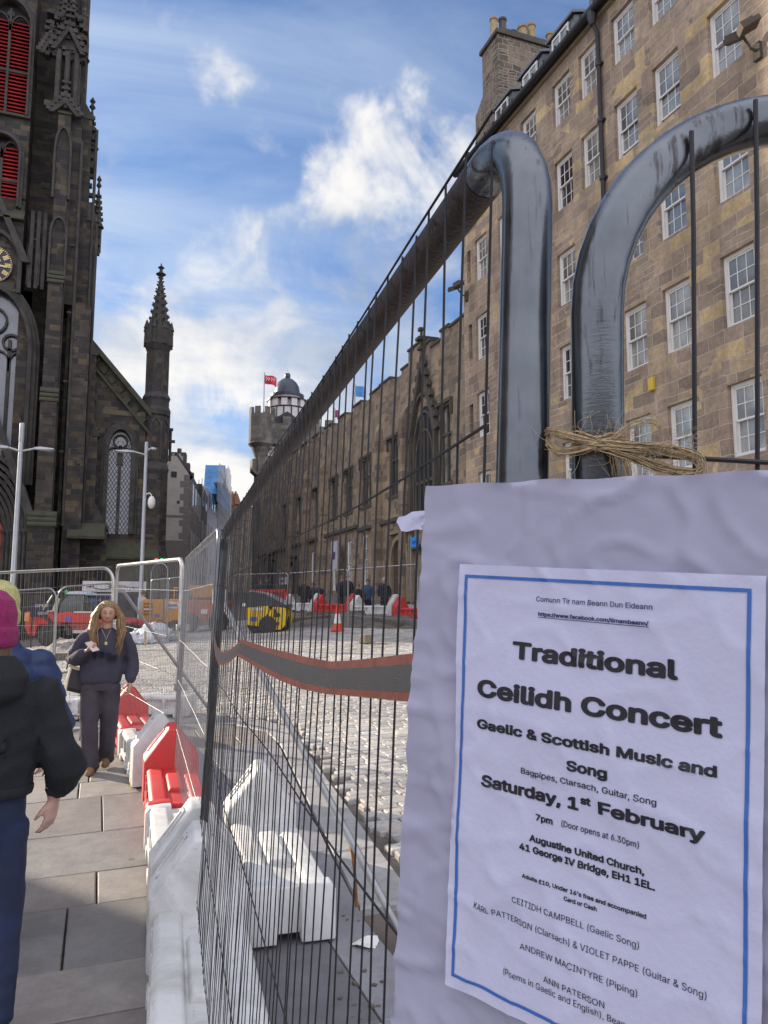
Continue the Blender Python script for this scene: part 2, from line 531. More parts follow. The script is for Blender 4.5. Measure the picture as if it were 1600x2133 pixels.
def build_ground():
    xs = sorted(set([-600, -300, -150, -80, -50, -30, -20] + [-14 + i for i in range(0, 29)] + [1.38, 1.44, 1.95, 2.05] + [16, 20, 30, 60, 150, 300, 600]))
    ys = sorted(set([-200, -60, -20] + [-8 + i for i in range(0, 60)] + [3.6, 4.2, 4.28] + [60, 80, 120, 200, 400, 900, 1600]))
    vs, fs = [], []
    for y in ys:
        for x in xs:
            z = g(x, y) - 0.05
            if 1.40 <= x <= 2.0 and -2 < y < 4.25:
                z -= 0.13
            vs.append((x, y, z))
    n = len(xs)
    for j in range(len(ys) - 1):
        for i in range(n - 1):
            fs.append((j * n + i, j * n + i + 1, (j + 1) * n + i + 1, (j + 1) * n + i))
    mb = MB()
    mb.add(vs, fs)
    tag(mb.build('ground', M_dirt, smooth=True), kind='structure')


def slab(vs, fs, cols, q, c, th=0.05, ch=0.006, dz=0.0):
    """one stone: quad q (xy, counter-clockwise) with a chamfered top that follows the ground"""
    cx = sum(p[0] for p in q) / 4
    cy = sum(p[1] for p in q) / 4
    o = len(vs)
    for k, (ins, d) in enumerate(((0, -th), (0, -ch), (ch, 0))):
        for x, y in q:
            dx, dy = cx - x, cy - y
            l = math.hypot(dx, dy) or 1
            vs.append((x + dx / l * ins * 1.4, y + dy / l * ins * 1.4, g(x, y) + d + dz))
    for k in (0, 4):
        for i in range(4):
            j = (i + 1) % 4
            fs.append((o + k + i, o + k + j, o + k + 4 + j, o + k + 4 + i))
    fs.append((o + 8, o + 9, o + 10, o + 11))
    cols += [c] * 9


def np_mesh(name, vs, fs, cols, mat, kind='structure'):
    me = bpy.data.meshes.new(name)
    me.from_pydata(vs, [], fs)
    me.materials.append(mat)
    set_tint(me, cols)
    me.update()
    o = bpy.data.objects.new(name, me)
    COL.objects.link(o)
    return tag(o, kind=kind)


def build_pavement():
    rnd = random.Random(3)
    rows = [gp(245, p).y for p in (2004, 1877, 1810, 1728, 1655)]
    while rows[0] > -3:
        rows.insert(0, rows[0] - rnd.uniform(0.42, 0.66))
    while rows[-1] < 11.4:
        rows.append(rows[-1] + rnd.uniform(0.42, 0.70))
    rows[-1] = 11.35
    vs, fs, cols = [], [], []
    gap = 0.006
    for y0, y1 in zip(rows, rows[1:]):
        h = y1 - y0
        x = -9.0 + rnd.uniform(0, 0.8)
        xr = 0.62 if y1 < 9.2 else None
        while True:
            w = rnd.uniform(0.55, 1.15)
            lim0 = 0.62 if y1 < 9.2 else min(joint_x(y0 + gap), 9)
            lim1 = 0.62 if y1 < 9.2 else min(joint_x(y1 - gap), 9)
            if x > max(lim0, lim1) - 0.05:
                break
            x1 = x + w
            last = x1 > min(lim0, lim1) - 0.3
            a, b = (lim0, lim1) if last else (x1, x1)
            t = rnd.uniform(0.80, 1.16)
            wm = rnd.uniform(-0.010, 0.014)
            c = ((0.222 + wm) * t, 0.203 * t, (0.186 - wm) * t)
            slab(vs, fs, cols, [(x + gap, y0 + gap), (a - gap, y0 + gap), (b - gap, y1 - gap), (x + gap, y1 - gap)], c, dz=rnd.uniform(-0.002, 0.003))
            if last:
                break
            x = x1
    # broad smooth paving beside the kerb
    y = -3.0
    while y < 9.2:
        h = min(rnd.uniform(0.85, 1.35), 9.2 - y + 0.001)
        cuts = [0.62, 1.12 + rnd.uniform(-.1, .1), None]
        for k in range(2):
            a0, a1 = cuts[k], cuts[k + 1]
            b0 = joint_x(y + gap) - 0.008 if a1 is None else a1
            b1 = joint_x(y + h - gap) - 0.008 if a1 is None else a1
            t = rnd.uniform(0.9, 1.08)
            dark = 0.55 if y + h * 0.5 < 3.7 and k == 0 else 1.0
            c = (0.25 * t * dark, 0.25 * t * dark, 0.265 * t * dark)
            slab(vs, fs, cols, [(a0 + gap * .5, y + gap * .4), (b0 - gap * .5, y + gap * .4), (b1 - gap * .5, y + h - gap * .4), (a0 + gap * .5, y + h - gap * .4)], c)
        y += h
        if h < 0.01:
            break
    np_mesh('pavement', vs, fs, cols, M_slab)
    # kerb stones: pale, following the joint, then round the corner
    vs, fs, cols = [], [], []
    y = 4.30
    while y < 9.0:
        y1 = min(y + rnd.uniform(0.75, 1.0), 9.05)
        t = rnd.uniform(0.92, 1.1)
        slab(vs, fs, cols, [(joint_x(y) + .012, y + .006), (edge_x(y), y + .006), (edge_x(y1), y1 - .006), (joint_x(y1) + .012, y1 - .006)], (0.33 * t, 0.325 * t, 0.315 * t), ch=0.015)
        y = y1
    ins = [(2.04, 9.06), (2.06, 9.8), (1.78, 10.5), (1.3, 10.98), (0.4, 11.23), (-.6, 11.29), (-1.6, 11.32), (-2.6, 11.36), (-3.6, 11.40), (-4.6, 11.44)]
    outs = [(2.28, 9.06), (2.40, 9.95), (2.15, 10.75), (1.6, 11.3), (0.5, 11.58), (-.6, 11.62), (-1.6, 11.66), (-2.6, 11.7), (-3.6, 11.74), (-4.6, 11.78)]
    for k in range(len(ins) - 1):
        t = rnd.uniform(0.92, 1.1)
        e = 0.01
        q = [ins[k], outs[k], outs[k + 1], ins[k + 1]]
        cx, cy = sum(p[0] for p in q) / 4, sum(p[1] for p in q) / 4
        q = [(a + (cx - a) * .015, b + (cy - b) * .015) for a, b in q]
        slab(vs, fs, cols, q, (0.32 * t, 0.315 * t, 0.305 * t), ch=0.012)
    np_mesh('kerb', vs, fs, cols, M_slab)


def build_setts():
    rnd = random.Random(11)
    vs, fs, cols = [], [], []
    y = 4.32
    while y < 34:
        far = y > 17
        pitch = rnd.uniform(0.118, 0.142) * (1.0 if not far else 1.45)
        x = -10.5 + rnd.uniform(0, 0.2)
        ex = edge_x(y + 0.02) + 0.025 if y < 11.9 else -99
        xlim = 13.0
        while x < xlim:
            w = rnd.uniform(0.16, 0.28) * (1.0 if not far else 1.45)
            skew = 0.10 * math.sin(x * 0.35)
            if x > ex and x - 0.50 * y < 6.3:
                gpx = rnd.uniform(0.004, 0.008)
                yy = y + skew
                j = lambda: rnd.uniform(-0.006, 0.006)
                q = [(x + gpx + j(), yy + gpx + j()), (x + w - gpx + j(), yy + gpx + j()), (x + w - gpx + j(), yy + pitch - gpx + j()), (x + gpx + j(), yy + pitch - gpx + j())]
                t = rnd.uniform(0.72, 1.18)
                wm = rnd.uniform(-0.012, 0.02)
                c = ((0.37 + wm) * t, 0.355 * t, (0.33 - wm) * t)
                slab(vs, fs, cols, q, c, th=0.05, ch=0.011, dz=rnd.uniform(-0.008, 0.002))
            x += w
        y += pitch
    np_mesh('cobbled_road', vs, fs, cols, M_sett)


build_ground()
build_pavement()
build_setts()

# ================================================================ materials for buildings
ST_TEN = stone('tenement_stone', [(0.407, 0.309, 0.218), (0.362, 0.273, 0.203), (0.446, 0.337, 0.234), (0.323, 0.248, 0.187), (0.421, 0.317, 0.229), (0.381, 0.293, 0.213), (0.288, 0.223, 0.171), (0.471, 0.358, 0.229), (0.397, 0.298, 0.225), (0.595, 0.442, 0.235)],
               bw=0.86, bh=0.37, mort=(0.53, 0.46, 0.37), ms=0.013, var=0.3, soot=0.5, sootcol=(0.138, 0.109, 0.086), distort=0.035, patch=0.30, bump=0.6)
ST_CHIM = stone('chimney_rubble', [(0.230, 0.180, 0.130), (0.162, 0.133, 0.104), (0.270, 0.213, 0.149), (0.115, 0.093, 0.078), (0.203, 0.160, 0.117)], bw=0.42, bh=0.26, mort=(0.324, 0.279, 0.220), ms=0.022, var=0.3, soot=0.5, sootcol=(0.081, 0.073, 0.052), distort=0.06, bump=0.8)
ST_CAST = stone('castellated_stone', [(0.345, 0.263, 0.182), (0.284, 0.221, 0.158), (0.389, 0.298, 0.199), (0.241, 0.187, 0.140), (0.328, 0.246, 0.174), (0.190, 0.153, 0.116)], bw=0.62, bh=0.31, mort=(0.362, 0.289, 0.215), ms=0.006, var=0.22, soot=0.55, sootcol=(0.103, 0.089, 0.072), distort=0.012, patch=0.3, bump=0.3, sscale=(0.3, 0.1))
ST_TOWER = stone('grey_tower_stone', [(0.20, 0.185, 0.16), (0.16, 0.15, 0.13), (0.23, 0.21, 0.18), (0.13, 0.122, 0.11)], bw=0.7, bh=0.34, mort=(0.2, 0.185, 0.16), ms=0.008, var=0.25, soot=0.6, sootcol=(0.07, 0.068, 0.06), distort=0.015)
ST_CHURCH = stone('church_stone', [(0.042, 0.039, 0.040), (0.065, 0.056, 0.045), (0.048, 0.045, 0.042), (0.096, 0.077, 0.055), (0.040, 0.037, 0.038), (0.077, 0.066, 0.055), (0.053, 0.048, 0.044), (0.127, 0.099, 0.064), (0.046, 0.043, 0.042), (0.092, 0.080, 0.065)],
                  bw=0.85, bh=0.34, mort=(0.083, 0.074, 0.064), ms=0.012, var=0.3, soot=0.55, sootcol=(0.025, 0.025, 0.028), distort=0.012, patch=0.4, bump=0.6, moss=0.3, sscale=(0.25, 0.08))
ST_TRIM = pm('church_trim_stone', (0.052, 0.049, 0.044), rough=0.9, var=0.5, vs=1.5, bump=0.5, bs=15, dirt=0.6, dcol=(0.015, 0.015, 0.016))
ST_MOSS = pm('mossy_ledge_stone', (0.055, 0.058, 0.035), rough=0.95, var=0.4, vs=2.0, bump=0.5, bs=15, dirt=0.6, dcol=(0.03, 0.033, 0.025))
ST_PALE = pm('pale_dressed_stone', (0.27, 0.21, 0.14), rough=0.85, var=0.2, vs=2.0, bump=0.3, bs=20, dirt=0.5, dcol=(0.09, 0.075, 0.06))
ST_GREYT = pm('weathered_cope_stone', (0.085, 0.078, 0.062), rough=0.9, var=0.35, vs=2, bump=0.4, bs=20, dirt=0.5, dcol=(0.03, 0.035, 0.02))
M_white = pm('white_paint', (0.72, 0.71, 0.68), rough=0.45, var=0.05, dirt=0.2, dcol=(0.4, 0.38, 0.34))
M_black = pm('black_iron_paint', (0.018, 0.018, 0.02), rough=0.45, var=0.3, vs=6)
M_slate = stone('roof_slate', [(0.055, 0.058, 0.066), (0.07, 0.072, 0.08), (0.05, 0.05, 0.055)], bw=0.3, bh=0.2, mort=(0.03, 0.03, 0.03), ms=0.006, rough=0.6)
M_lead = pm('lead_sheet', (0.16, 0.175, 0.19), rough=0.55, var=0.15, vs=4, metal=0.3)
M_pot = pm('buff_clay', (0.36, 0.27, 0.15), rough=0.85, var=0.2, dirt=0.7, dcol=(0.05, 0.045, 0.04), ds=3)
M_potd = pm('sooty_clay', (0.09, 0.075, 0.06), rough=0.85, var=0.3)
M_dark = pm('dark_opening', (0.012, 0.012, 0.014), rough=0.6, var=0.2)
M_red = pm('red_louvre_paint', (0.42, 0.03, 0.035), rough=0.55, var=0.15, dirt=0.3, dcol=(0.12, 0.02, 0.02))
M_gold = pm('gilding', (0.62, 0.47, 0.2), rough=0.35, metal=0.3, var=0.15)
M_cream = pm('cream_harling', (0.40, 0.37, 0.33), rough=0.95, var=0.1, vs=1.2, bump=0.4, bs=30, dirt=0.3, dcol=(0.2, 0.18, 0.16))
M_steel = pm('galvanised_steel', (0.30, 0.31, 0.32), rough=0.42, metal=0.75, var=0.2, vs=12, dirt=0.4, dcol=(0.16, 0.15, 0.14), ds=5)


def glassmat(name, dark, bright, rough=0.06):
    m, nt, b = newmat(name)
    oi = nd(nt, 'ShaderNodeObjectInfo')
    c = ramp(nt, oi.outputs['Random'], [(0.0, dark), (0.3, tuple((a + d) * 0.4 for a, d in zip(dark, bright))), (0.5, bright)], 'LINEAR')
    tc = nd(nt, 'ShaderNodeTexCoord')
    n = nd(nt, 'ShaderNodeTexNoise', {'Vector': tc.outputs['Object'], 'Scale': 1.6, 'Detail': 3.0})
    f = nd(nt, 'ShaderNodeMapRange', {0: n.outputs[0], 1: 0.35, 2: 0.65, 3: 0.35, 4: 1.1}).outputs[0]
    c = mixc(nt, 1.0, c, nd(nt, 'ShaderNodeCombineColor', {0: f, 1: f, 2: f}).outputs[0], 'MULTIPLY')
    nt.links.new(c, b.inputs['Base Color'])
    b.inputs['Roughness'].default_value = rough
    b.inputs['Specular IOR Level'].default_value = 0.9
    b.inputs['IOR'].default_value = 1.7
    bn = nd(nt, 'ShaderNodeBump', {'Strength': 0.06, 'Distance': 0.05, 'Height': n.outputs[0]})
    nt.links.new(bn.outputs[0], b.inputs['Normal'])
    return m


M_glass = glassmat('window_glass', (0.03, 0.035, 0.045), (0.34, 0.33, 0.30))
M_glassb = glassmat('leaded_glass', (0.045, 0.06, 0.085), (0.075, 0.095, 0.125), 0.2)

FX = 13.4                      # plane of the building fronts on the right


def wall_holes(mb, X, ys, zs, holes, depth, T=None):
    """sheet of wall facing -X at x=X with rectangular openings (y0,y1,z0,z1), reveals going back"""
    ys = sorted(set([round(v, 4) for v in ys] + [round(v, 4) for h in holes for v in h[:2]]))
    zs = sorted(set([round(v, 4) for v in zs] + [round(v, 4) for h in holes for v in h[2:]]))
    H = [tuple(round(v, 4) for v in h) for h in holes]
    for y0, y1 in zip(ys, ys[1:]):
        for z0, z1 in zip(zs, zs[1:]):
            cy, cz = (y0 + y1) / 2, (z0 + z1) / 2
            if any(h[0] < cy < h[1] and h[2] < cz < h[3] for h in H):
                continue
            mb.add([(X, y0, z0), (X, y1, z0), (X, y1, z1), (X, y0, z1)], [(0, 1, 2, 3)], T)
    for a, b, c, d in H:
        x2 = X + depth
        mb.add([(X, a, c), (X, b, c), (X, b, d), (X, a, d), (x2, a, c), (x2, b, c), (x2, b, d), (x2, a, d)],
               [(0, 1, 5, 4), (1, 2, 6, 5), (2, 3, 7, 6), (3, 0, 4, 7), (4, 5, 6, 7)], T)


def sash_window(w, h, cols=3, open_=0.0):
    """sash frame facing -X, origin at the sill's middle; returns frame and pane meshes"""
    f, p = MB(), MB()
    a = 0.085
    f.box(0, 0.12, -w / 2, -w / 2 + a, 0, h).box(0, 0.12, w / 2 - a, w / 2, 0, h)
    f.box(0.003, 0.117, -w / 2 + a, w / 2 - a, h - 0.08, h).box(-0.03, 0.117, -w / 2 + a - .02, w / 2 - a + .02, 0, 0.06)
    iw = w / 2 - a
    mid = h * 0.5
    st = 0.04
    for z0, z1, x in ((mid - 0.02, h - 0.08, 0.03), (0.06 + open_, mid + 0.02 + open_ * .6, 0.075)):
        f.box(x, x + .035, -iw, -iw + st, z0, z1).box(x, x + .035, iw - st, iw, z0, z1)
        f.box(x - .002, x + .037, -iw, iw, z0, z0 + 0.045).box(x - .002, x + .037, -iw, iw, z1 - 0.045, z1)
        for k in range(1, cols):
            y = -iw + 2 * iw * k / cols
            f.box(x + .004, x + .03, y - .011, y + .011, z0 + .045, z1 - .045)
        zc = (z0 + z1) / 2
        f.box(x + .006, x + .032, -iw + st, iw - st, zc - .011, zc + .011)
        p.box(x + .018, x + .021, -iw + st * .6, iw - st * .6, z0 + .02, z1 - .02)
    return f, p


# ================================================================ tenement on the right
def build_tenement():
    t = thing('tenement', 'tall brown sandstone tenement with rows of white sash windows, right of the street', 'building', (FX, 15, 0))
    colsY = [9.7, 11.55, 13.42, 15.42, 17.05, 18.68, 20.17, 22.2, 24.0, 25.88]   # far jambs
    rows = [(2.0, 3.75), (5.1, 6.80), (8.15, 9.89), (11.2, 12.95), (14.38, 16.1), (17.3, 18.83)]
    w = 1.0
    Y1, TOP = 26.9, 19.35
    holes, wins = [], []
    for ri, (z0, z1) in enumerate(rows):
        for ci, yb in enumerate(colsY):
            if ri == 0 and ci % 3 == 0:
                continue
            holes.append((yb - w, yb, z0, z1))
            wins.append((yb - w / 2, z0, z1 - z0, ri, ci))
    slits = [(26.25, 26.55, 14.6, 15.95), (26.2, 26.5, 11.4, 12.85), (26.2, 26.5, 8.2, 9.6)]
    mb = MB()
    wall_holes(mb, FX, [7.5, Y1], [-0.5, TOP], holes + slits, 0.24)
    mb.box(FX + 0.26, FX + 11, 7.5, Y1, -0.5, TOP - .01)
    mb.add([(FX, Y1, -.5), (FX + 11, Y1, -.5), (FX + 11, Y1, TOP), (FX, Y1, TOP)], [(0, 1, 2, 3)])
    mb.add([(FX, 7.5, -.5), (FX + 11, 7.5, -.5), (FX + 11, 7.5, TOP), (FX, 7.5, TOP)], [(0, 1, 2, 3)])
    # blocked slits and the low shop fascia are dark, set back
    mb.build('wall', ST_TEN, t, world=True)
    sl = MB()
    for a, b, c, d in slits:
        sl.box(FX + .2, FX + .23, a, b, c, d)
    o = sl.build('slit_window', M_dark, t, world=True)
    rnd = random.Random(5)
    protos = {}
    for yc, z0, h, ri, ci in wins:
        op = 0.16 if (ri, ci) in ((4, 3), (4, 4), (5, 1)) else 0.0
        key = (round(h, 2), op)
        if key not in protos:
            f, p = sash_window(w - .02, h - .01, 3, op)
            fo = f.build('window', M_white, t)
            po = p.build('pane', M_glass, fo)
            protos[key] = (fo, po)
            fo.location = (0.10, yc - 15, z0 + .004)
        else:
            fo0, po0 = protos[key]
            fo = fo0.copy()
            COL.objects.link(fo)
            fo.location = (0.10, yc - 15, z0 + .004)
            po = po0.copy()
            COL.objects.link(po)
            po.parent = fo
    # eaves, gutter, rainwater pipe
    mb = MB()
    mb.box(FX - 0.14, FX + 0.1, 7.5, Y1 + .02, TOP - 0.06, TOP + 0.12)
    mb.build('eaves_course', ST_PALE, t, world=True, bevel=.02)
    mb = MB()
    mb.tube([(FX - 0.28, 7.5, TOP + 0.13), (FX - 0.28, Y1 + .1, TOP + 0.13)], 0.13, 10)
    mb.box(FX - 0.20, FX - .145, 7.5, Y1 + .05, TOP - .02, TOP + 0.22)
    for k in range(28):
        y = 7.6 + k * .69
        mb.box(FX - .42, FX - .2, y, y + .03, TOP + .1, TOP + .27)
    mb.build('gutter', M_black, t, world=True, smooth=True)
    mb = MB()
    yp = 17.55
    mb.tube([(FX - .28, yp, TOP + .05), (FX - .26, yp, TOP - .25), (FX - .10, yp, TOP - .55), (FX - .10, yp, 0.3)], 0.065, 8)
    mb.lathe([(0.08, TOP - .35), (0.15, TOP - .1), (0.15, TOP + .05)], 8, c=(FX - .27, yp))
    for z in np.arange(1.5, TOP - 0.6, 1.8):
        mb.lathe([(0.088, z), (0.1, z + .03), (0.1, z + .12), (0.088, z + .15)], 8, c=(FX - .10, yp))
        mb.box(FX - .08, FX - .002, yp - .12, yp + .12, z + .04, z + .1)
    mb.build('downpipe', M_black, t, world=True, smooth=True)
    # roof
    mb = MB()
    mb.prism([(FX - .05, TOP + .13), (FX + 5.5, TOP + 4.6), (FX + 11, TOP + .13)], 7.5, Y1 - .05, 'y')
    mb.build('roof', M_slate, t, world=True)
    # dormers: low lead boxes with a white skylight window just behind the gutter
    for y0, y1 in ((11.6, 13.2), (16.0, 18.4), (19.2, 20.65), (21.1, 22.6), (23.2, 24.6)):
        mb = MB()
        mb.prism([(FX + .25, TOP + .2), (FX + .28, TOP + 1.45), (FX + 2.6, TOP + 2.2), (FX + 2.6, TOP + .3)], y0, y1, 'y')
        mb.prism([(FX + .15, TOP + 1.455), (FX + .15, TOP + 1.55), (FX + 2.75, TOP + 2.32), (FX + 2.75, TOP + 2.21)], y0 - .08, y1 + .08, 'y')
        d = mb.build('dormer', M_lead, t, world=True)
        f = MB()
        ym = (y0 + y1) / 2
        f.box(FX + .17, FX + .23, ym - .48, ym + .48, TOP + .28, TOP + .36).box(FX + .20, FX + .26, ym - .48, ym + .48, TOP + 1.3, TOP + 1.38)
        for yy in (ym - .48, ym - .02, ym + .42):
            f.box(FX + .19, FX + .24, yy, yy + .06, TOP + .36, TOP + 1.3)
        f.build('window_frame', M_white, d, world=True)
        p = MB()
        p.box(FX + .225, FX + .235, ym - .44, ym + .44, TOP + .34, TOP + 1.32)
        p.build('pane', M_glass, d, world=True)
    # gable chimney with a row of cans
    mb = MB()
    mb.box(FX + 1.0, FX + 6.2, 25.5, 26.85, TOP - .2, 25.1)
    mb.box(FX + .98, FX + 6.0, 26.8, 27.5, TOP - 2, 22.7)
    mb.prism([(26.8, 22.7), (27.5, 22.7), (26.8, 23.2)], FX + .985, FX + 5.9, 'x')
    ch = mb.build('chimney', ST_CHIM, t, world=True)
    mb = MB()
    mb.box(FX + .90, FX + 6.3, 25.4, 26.95, 25.1, 25.28).prism([(FX + .95, 25.28), (FX + 1.2, 25.42), (FX + 6.0, 25.42), (FX + 6.25, 25.28)], 25.45, 26.9, 'y')
    mb.build('chimney_cope', ST_GREYT, ch, world=True, bevel=.02)
    cans = [(1.2, .95, .17, 0), (1.62, 1.05, .17, 1), (2.1, .55, .20, 1), (2.58, .95, .21, 0), (3.02, 1.2, .19, 0), (3.5, .5, .19, 1), (3.95, 1.0, .19, 0), (4.45, .8, .18, 0), (4.95, .75, .19, 1)]
    for k, (dx, h, r, dk) in enumerate(cans):
        mb = MB()
        mb.lathe([(r * 1.12, 25.38), (r * 1.12, 25.48), (r * .95, 25.52), (r * .86, 25.4 + h * .86), (r * 1.06, 25.4 + h * .89), (r * 1.08, 25.4 + h * .97), (r * .8, 25.4 + h), (r * .7, 25.4 + h * .9)], 12, c=(FX + dx, 26.15))
        mb.build('chimney_pot', M_potd if dk else M_pot, ch, world=True, smooth=True)
    # lamps bracketed on the wall
    for y, z in ((11.95, 14.35), (26.55, 14.35)):
        mb = MB()
        q = Vector((FX - .45, y, z))
        mb.tube([(FX, y, z - .25), (FX - .25, y, z - .22), (FX - .45, y, z + .02)], .035, 6)
        mb.box(FX - .09, FX - .002, y - .1, y + .1, z - .45, z - .05)
        for s_ in (-1, 1):
            T = Matrix.Translation((FX - .5, y + .22 * s_, z + .08)) @ Matrix.Rotation(s_ * .5, 4, 'Z') @ Matrix.Rotation(-.5, 4, 'Y')
            mb.box(-.22, .22, -.17, .17, -.06, .06, T)
            mb.box(-.20, .10, -.14, .14, .06, .12, T)
        mb.build('floodlight', M_potd, t, world=True, bevel=.01)
    mb = MB()
    mb.box(FX - .1, FX - .002, 15.8, 16.0, 7.35, 7.7)
    mb.build('alarm_box', pm('alarm_yellow', (0.6, 0.42, 0.05), rough=0.4), t, world=True, bevel=.02)


build_tenement()


# ================================================================ castellated building further up
def hood(mb, y0, y1, z, X=FX, drop=.5):
    mb.box(X - .14, X + .02, y0 - .18, y1 + .18, z + .06, z + .2)
    mb.box(X - .12, X + .02, y0 - .18, y0 - .06, z - drop, z + .06).box(X - .12, X + .02, y1 + .06, y1 + .18, z - drop, z + .06)


def pointed(y0, y1, z0, zs, za, n=8):
    """outline of a pointed arch opening as (y,z), counter-clockwise from lower left"""
    ym = (y0 + y1) / 2
    pts = [(y0, z0), (y1, z0)]
    for k in range(n + 1):
        t = k / n
        pts.append((y1 - (y1 - ym) * (1 - math.cos(t * PI / 2)) ** 1.0, zs + (za - zs) * math.sin(t * PI / 2)))
    for k in range(n - 1, -1, -1):
        t = k / n
        pts.append((y0 + (ym - y0) * (1 - math.cos(t * PI / 2)) ** 1.0, zs + (za - zs) * math.sin(t * PI / 2)))
    return pts


def arch_band(mb, pts, w, x0, x1, axis='x'):
    """moulding that follows an outline (open at the foot): pts (u,v) list from right foot up and over to left foot"""
    n = len(pts)
    P = [Vector((a, b)) for a, b in pts]
    outp = []
    for i in range(n):
        d = (P[min(i + 1, n - 1)] - P[max(i - 1, 0)]).normalized()
        outp.append(P[i] + Vector((d.y, -d.x)) * w)
    for i in range(n - 1):
        quad = [P[i], outp[i], outp[i + 1], P[i + 1]]
        mb.prism([(q.x, q.y) for q in quad], x0, x1, axis)


def build_castellated():
    t = thing('castellated_hall', 'long brown stone hall with battlements, tall pointed niche and narrow windows beyond the tenement', 'building', (FX, 40, 0))
    X = FX + .05
    # wall: openings
    wins = [(28.3, 29.5, 6.9, 10.2), (34.3, 35.6, 7.2, 10.0), (38.3, 40.0, 7.2, 9.75), (41.6, 43.1, 7.2, 9.6), (44.5, 46.0, 7.2, 9.55), (48.4, 50.0, 7.2, 9.5), (53.0, 54.6, 7.2, 9.5), (57.5, 59.0, 7.2, 9.5)]
    sash = [(38.9, 39.8, 2.9, 5.6), (41.7, 42.6, 2.9, 5.5), (44.7, 45.6, 2.7, 5.4), (49.7, 50.6, 2.7, 5.4)]
    mb = MB()
    wall_holes(mb, X, [26.92, 69], [-.3, 13.0], wins + sash, .3)
    mb.box(X + .32, X + 9, 26.93, 69, -.3, 12.9)
    tall = [(26.92, 33.2, 13.9)]
    # stepped parapet with merlons
    top = [(26.92, 28.4, 13.55), (28.4, 29.3, 12.95), (29.3, 30.3, 13.3), (30.3, 30.9, 12.9), (30.9, 33.0, 13.95), (33.0, 33.9, 13.3), (33.9, 35.4, 13.0), (35.4, 37.0, 13.35)]
    y = 37.0
    k = 0
    while y < 69:
        top.append((y, min(y + 1.5, 69), 12.0 + .02 * (y - 37) if k % 2 == 0 else 11.3 + .02 * (y - 37)))
        y += 1.5
        k += 1
    # upper edge of the plain wall follows the lowest crenel
    mb.build('wall', ST_CAST, t, world=True)
    for a, b, z in top:
        if z < 13.0:
            z = 13.0 + (z - 11.3) * .4 if z > 11.9 else 12.9
        if z > 13.0:
            mb2 = MB()
            mb2.box(X, X + .6, a, b, 12.99, z - .12)
            me_ = mb2.build('merlon', ST_CAST, t, world=True)
            mb = MB()
            mb.box(X - .07, X + .67, a - .02, b + .02, z - .12, z)
            mb.build('cope', ST_GREYT, me_, world=True, bevel=.02)
    # string courses and plinth, broken at the bays
    for a, b, z in ((26.95, 33, 4.3), (33, 40.5, 5.85), (40.5, 69, 6.1)):
        mb = MB()
        mb.box(X - .16, X - .002, a, b, z, z + .18)
        mb.build('string_course', ST_GREYT, t, world=True)
    for y0, y1 in ((33.0, 33.5), (36.6, 37.3), (47.0, 47.7), (51.4, 52.1), (56, 56.7)):
        mb = MB()
        mb.box(X - .35, X - .004, y0, y1, -.2, 10.6).prism([(X - .35, 10.6), (X - .004, 10.6), (X - .004, 11.3)], y0, y1, 'y')
        mb.build('buttress', ST_CAST, t, world=True)
    for y0, y1, z0, z1 in wins:
        mb = MB()
        hood(mb, y0, y1, z1, X)
        mb.build('hood_mould', ST_GREYT, t, world=True)
        mb = MB()
        mb.box(X - .06, X + .1, y0 - .1, y1 + .1, z0 - .18, z0 - .02)
        mb.build('sill', ST_GREYT, t, world=True)
    for y0, y1, z0, z1 in wins:
        f = MB()
        n = 3 if y1 - y0 > 1.4 else 2
        for k in range(1, n):
            y = y0 + (y1 - y0) * k / n
            f.box(X + .1, X + .22, y - .06, y + .06, z0, z1)
        f.box(X + .11, X + .21, y0, y1, z0 + (z1 - z0) * .62, z0 + (z1 - z0) * .62 + .1)
        f.box(X + .1, X + .22, y0, y0 + .1, z0, z1).box(X + .1, X + .22, y1 - .1, y1, z0, z1)
        fo = f.build('stone_window', ST_GREYT, t, world=True)
        p = MB()
        p.box(X + .2, X + .23, y0 + .02, y1 - .02, z0 + .02, z1 - .02)
        p.build('pane', M_glass, fo, world=True)
    for y0, y1, z0, z1 in sash:
        f, p = sash_window(y1 - y0 - .02, z1 - z0 - .02, 2)
        fo = f.build('window', M_white, t)
        fo.location = (X + .06 - FX, (y0 + y1) / 2 - 40, z0 + .01)
        p.build('pane', M_glass, fo)
    # tall niche window under a crocketed gable
    nb = MB()
    y0, y1, z0, zs, za = 29.75, 32.35, 5.4, 9.2, 11.2
    pts = pointed(y0, y1, z0, zs, za)
    arc = pts[1:] + [pts[0]]
    arch_band(nb, arc, .16, X - .18, X - .003)
    sc = lambda k: [((a - 31.05) * k + 31.05, (b - z0) * (k + .02) + z0) for a, b in arc]
    arch_band(nb, sc(.84), .12, X - .10, X - .004)
    arch_band(nb, sc(.70), .10, X - .07, X - .005)
    for a in (y0 - .16, y1 + .02):
        nb.box(X - .22, X - .006, a, a + .15, z0 - 1.0, zs)
    gab = [(y0 - .35, 9.3), (31.05, 13.05), (y1 + .35, 9.3), (y1 + .1, 9.3), (31.05, 12.5), (y0 - .1, 9.3)]
    nb.prism(gab[:2] + [gab[4], gab[5]], X - .24, X - .007, 'x')
    nb.prism([gab[1], gab[2], gab[3], gab[4]], X - .24, X - .0075, 'x')
    for k in range(7):
        f = k / 7
        for s_ in (-1, 1):
            yy = 31.05 + s_ * (1.68 * (1 - f) + .05)
            nb.box(X - .24, X - .08, yy - .1, yy + .1, 9.35 + 3.7 * f, 9.6 + 3.7 * f)
    nb.tube([(X - .15, 31.05, 12.9), (X - .15, 31.05, 14.3)], .07, 6)
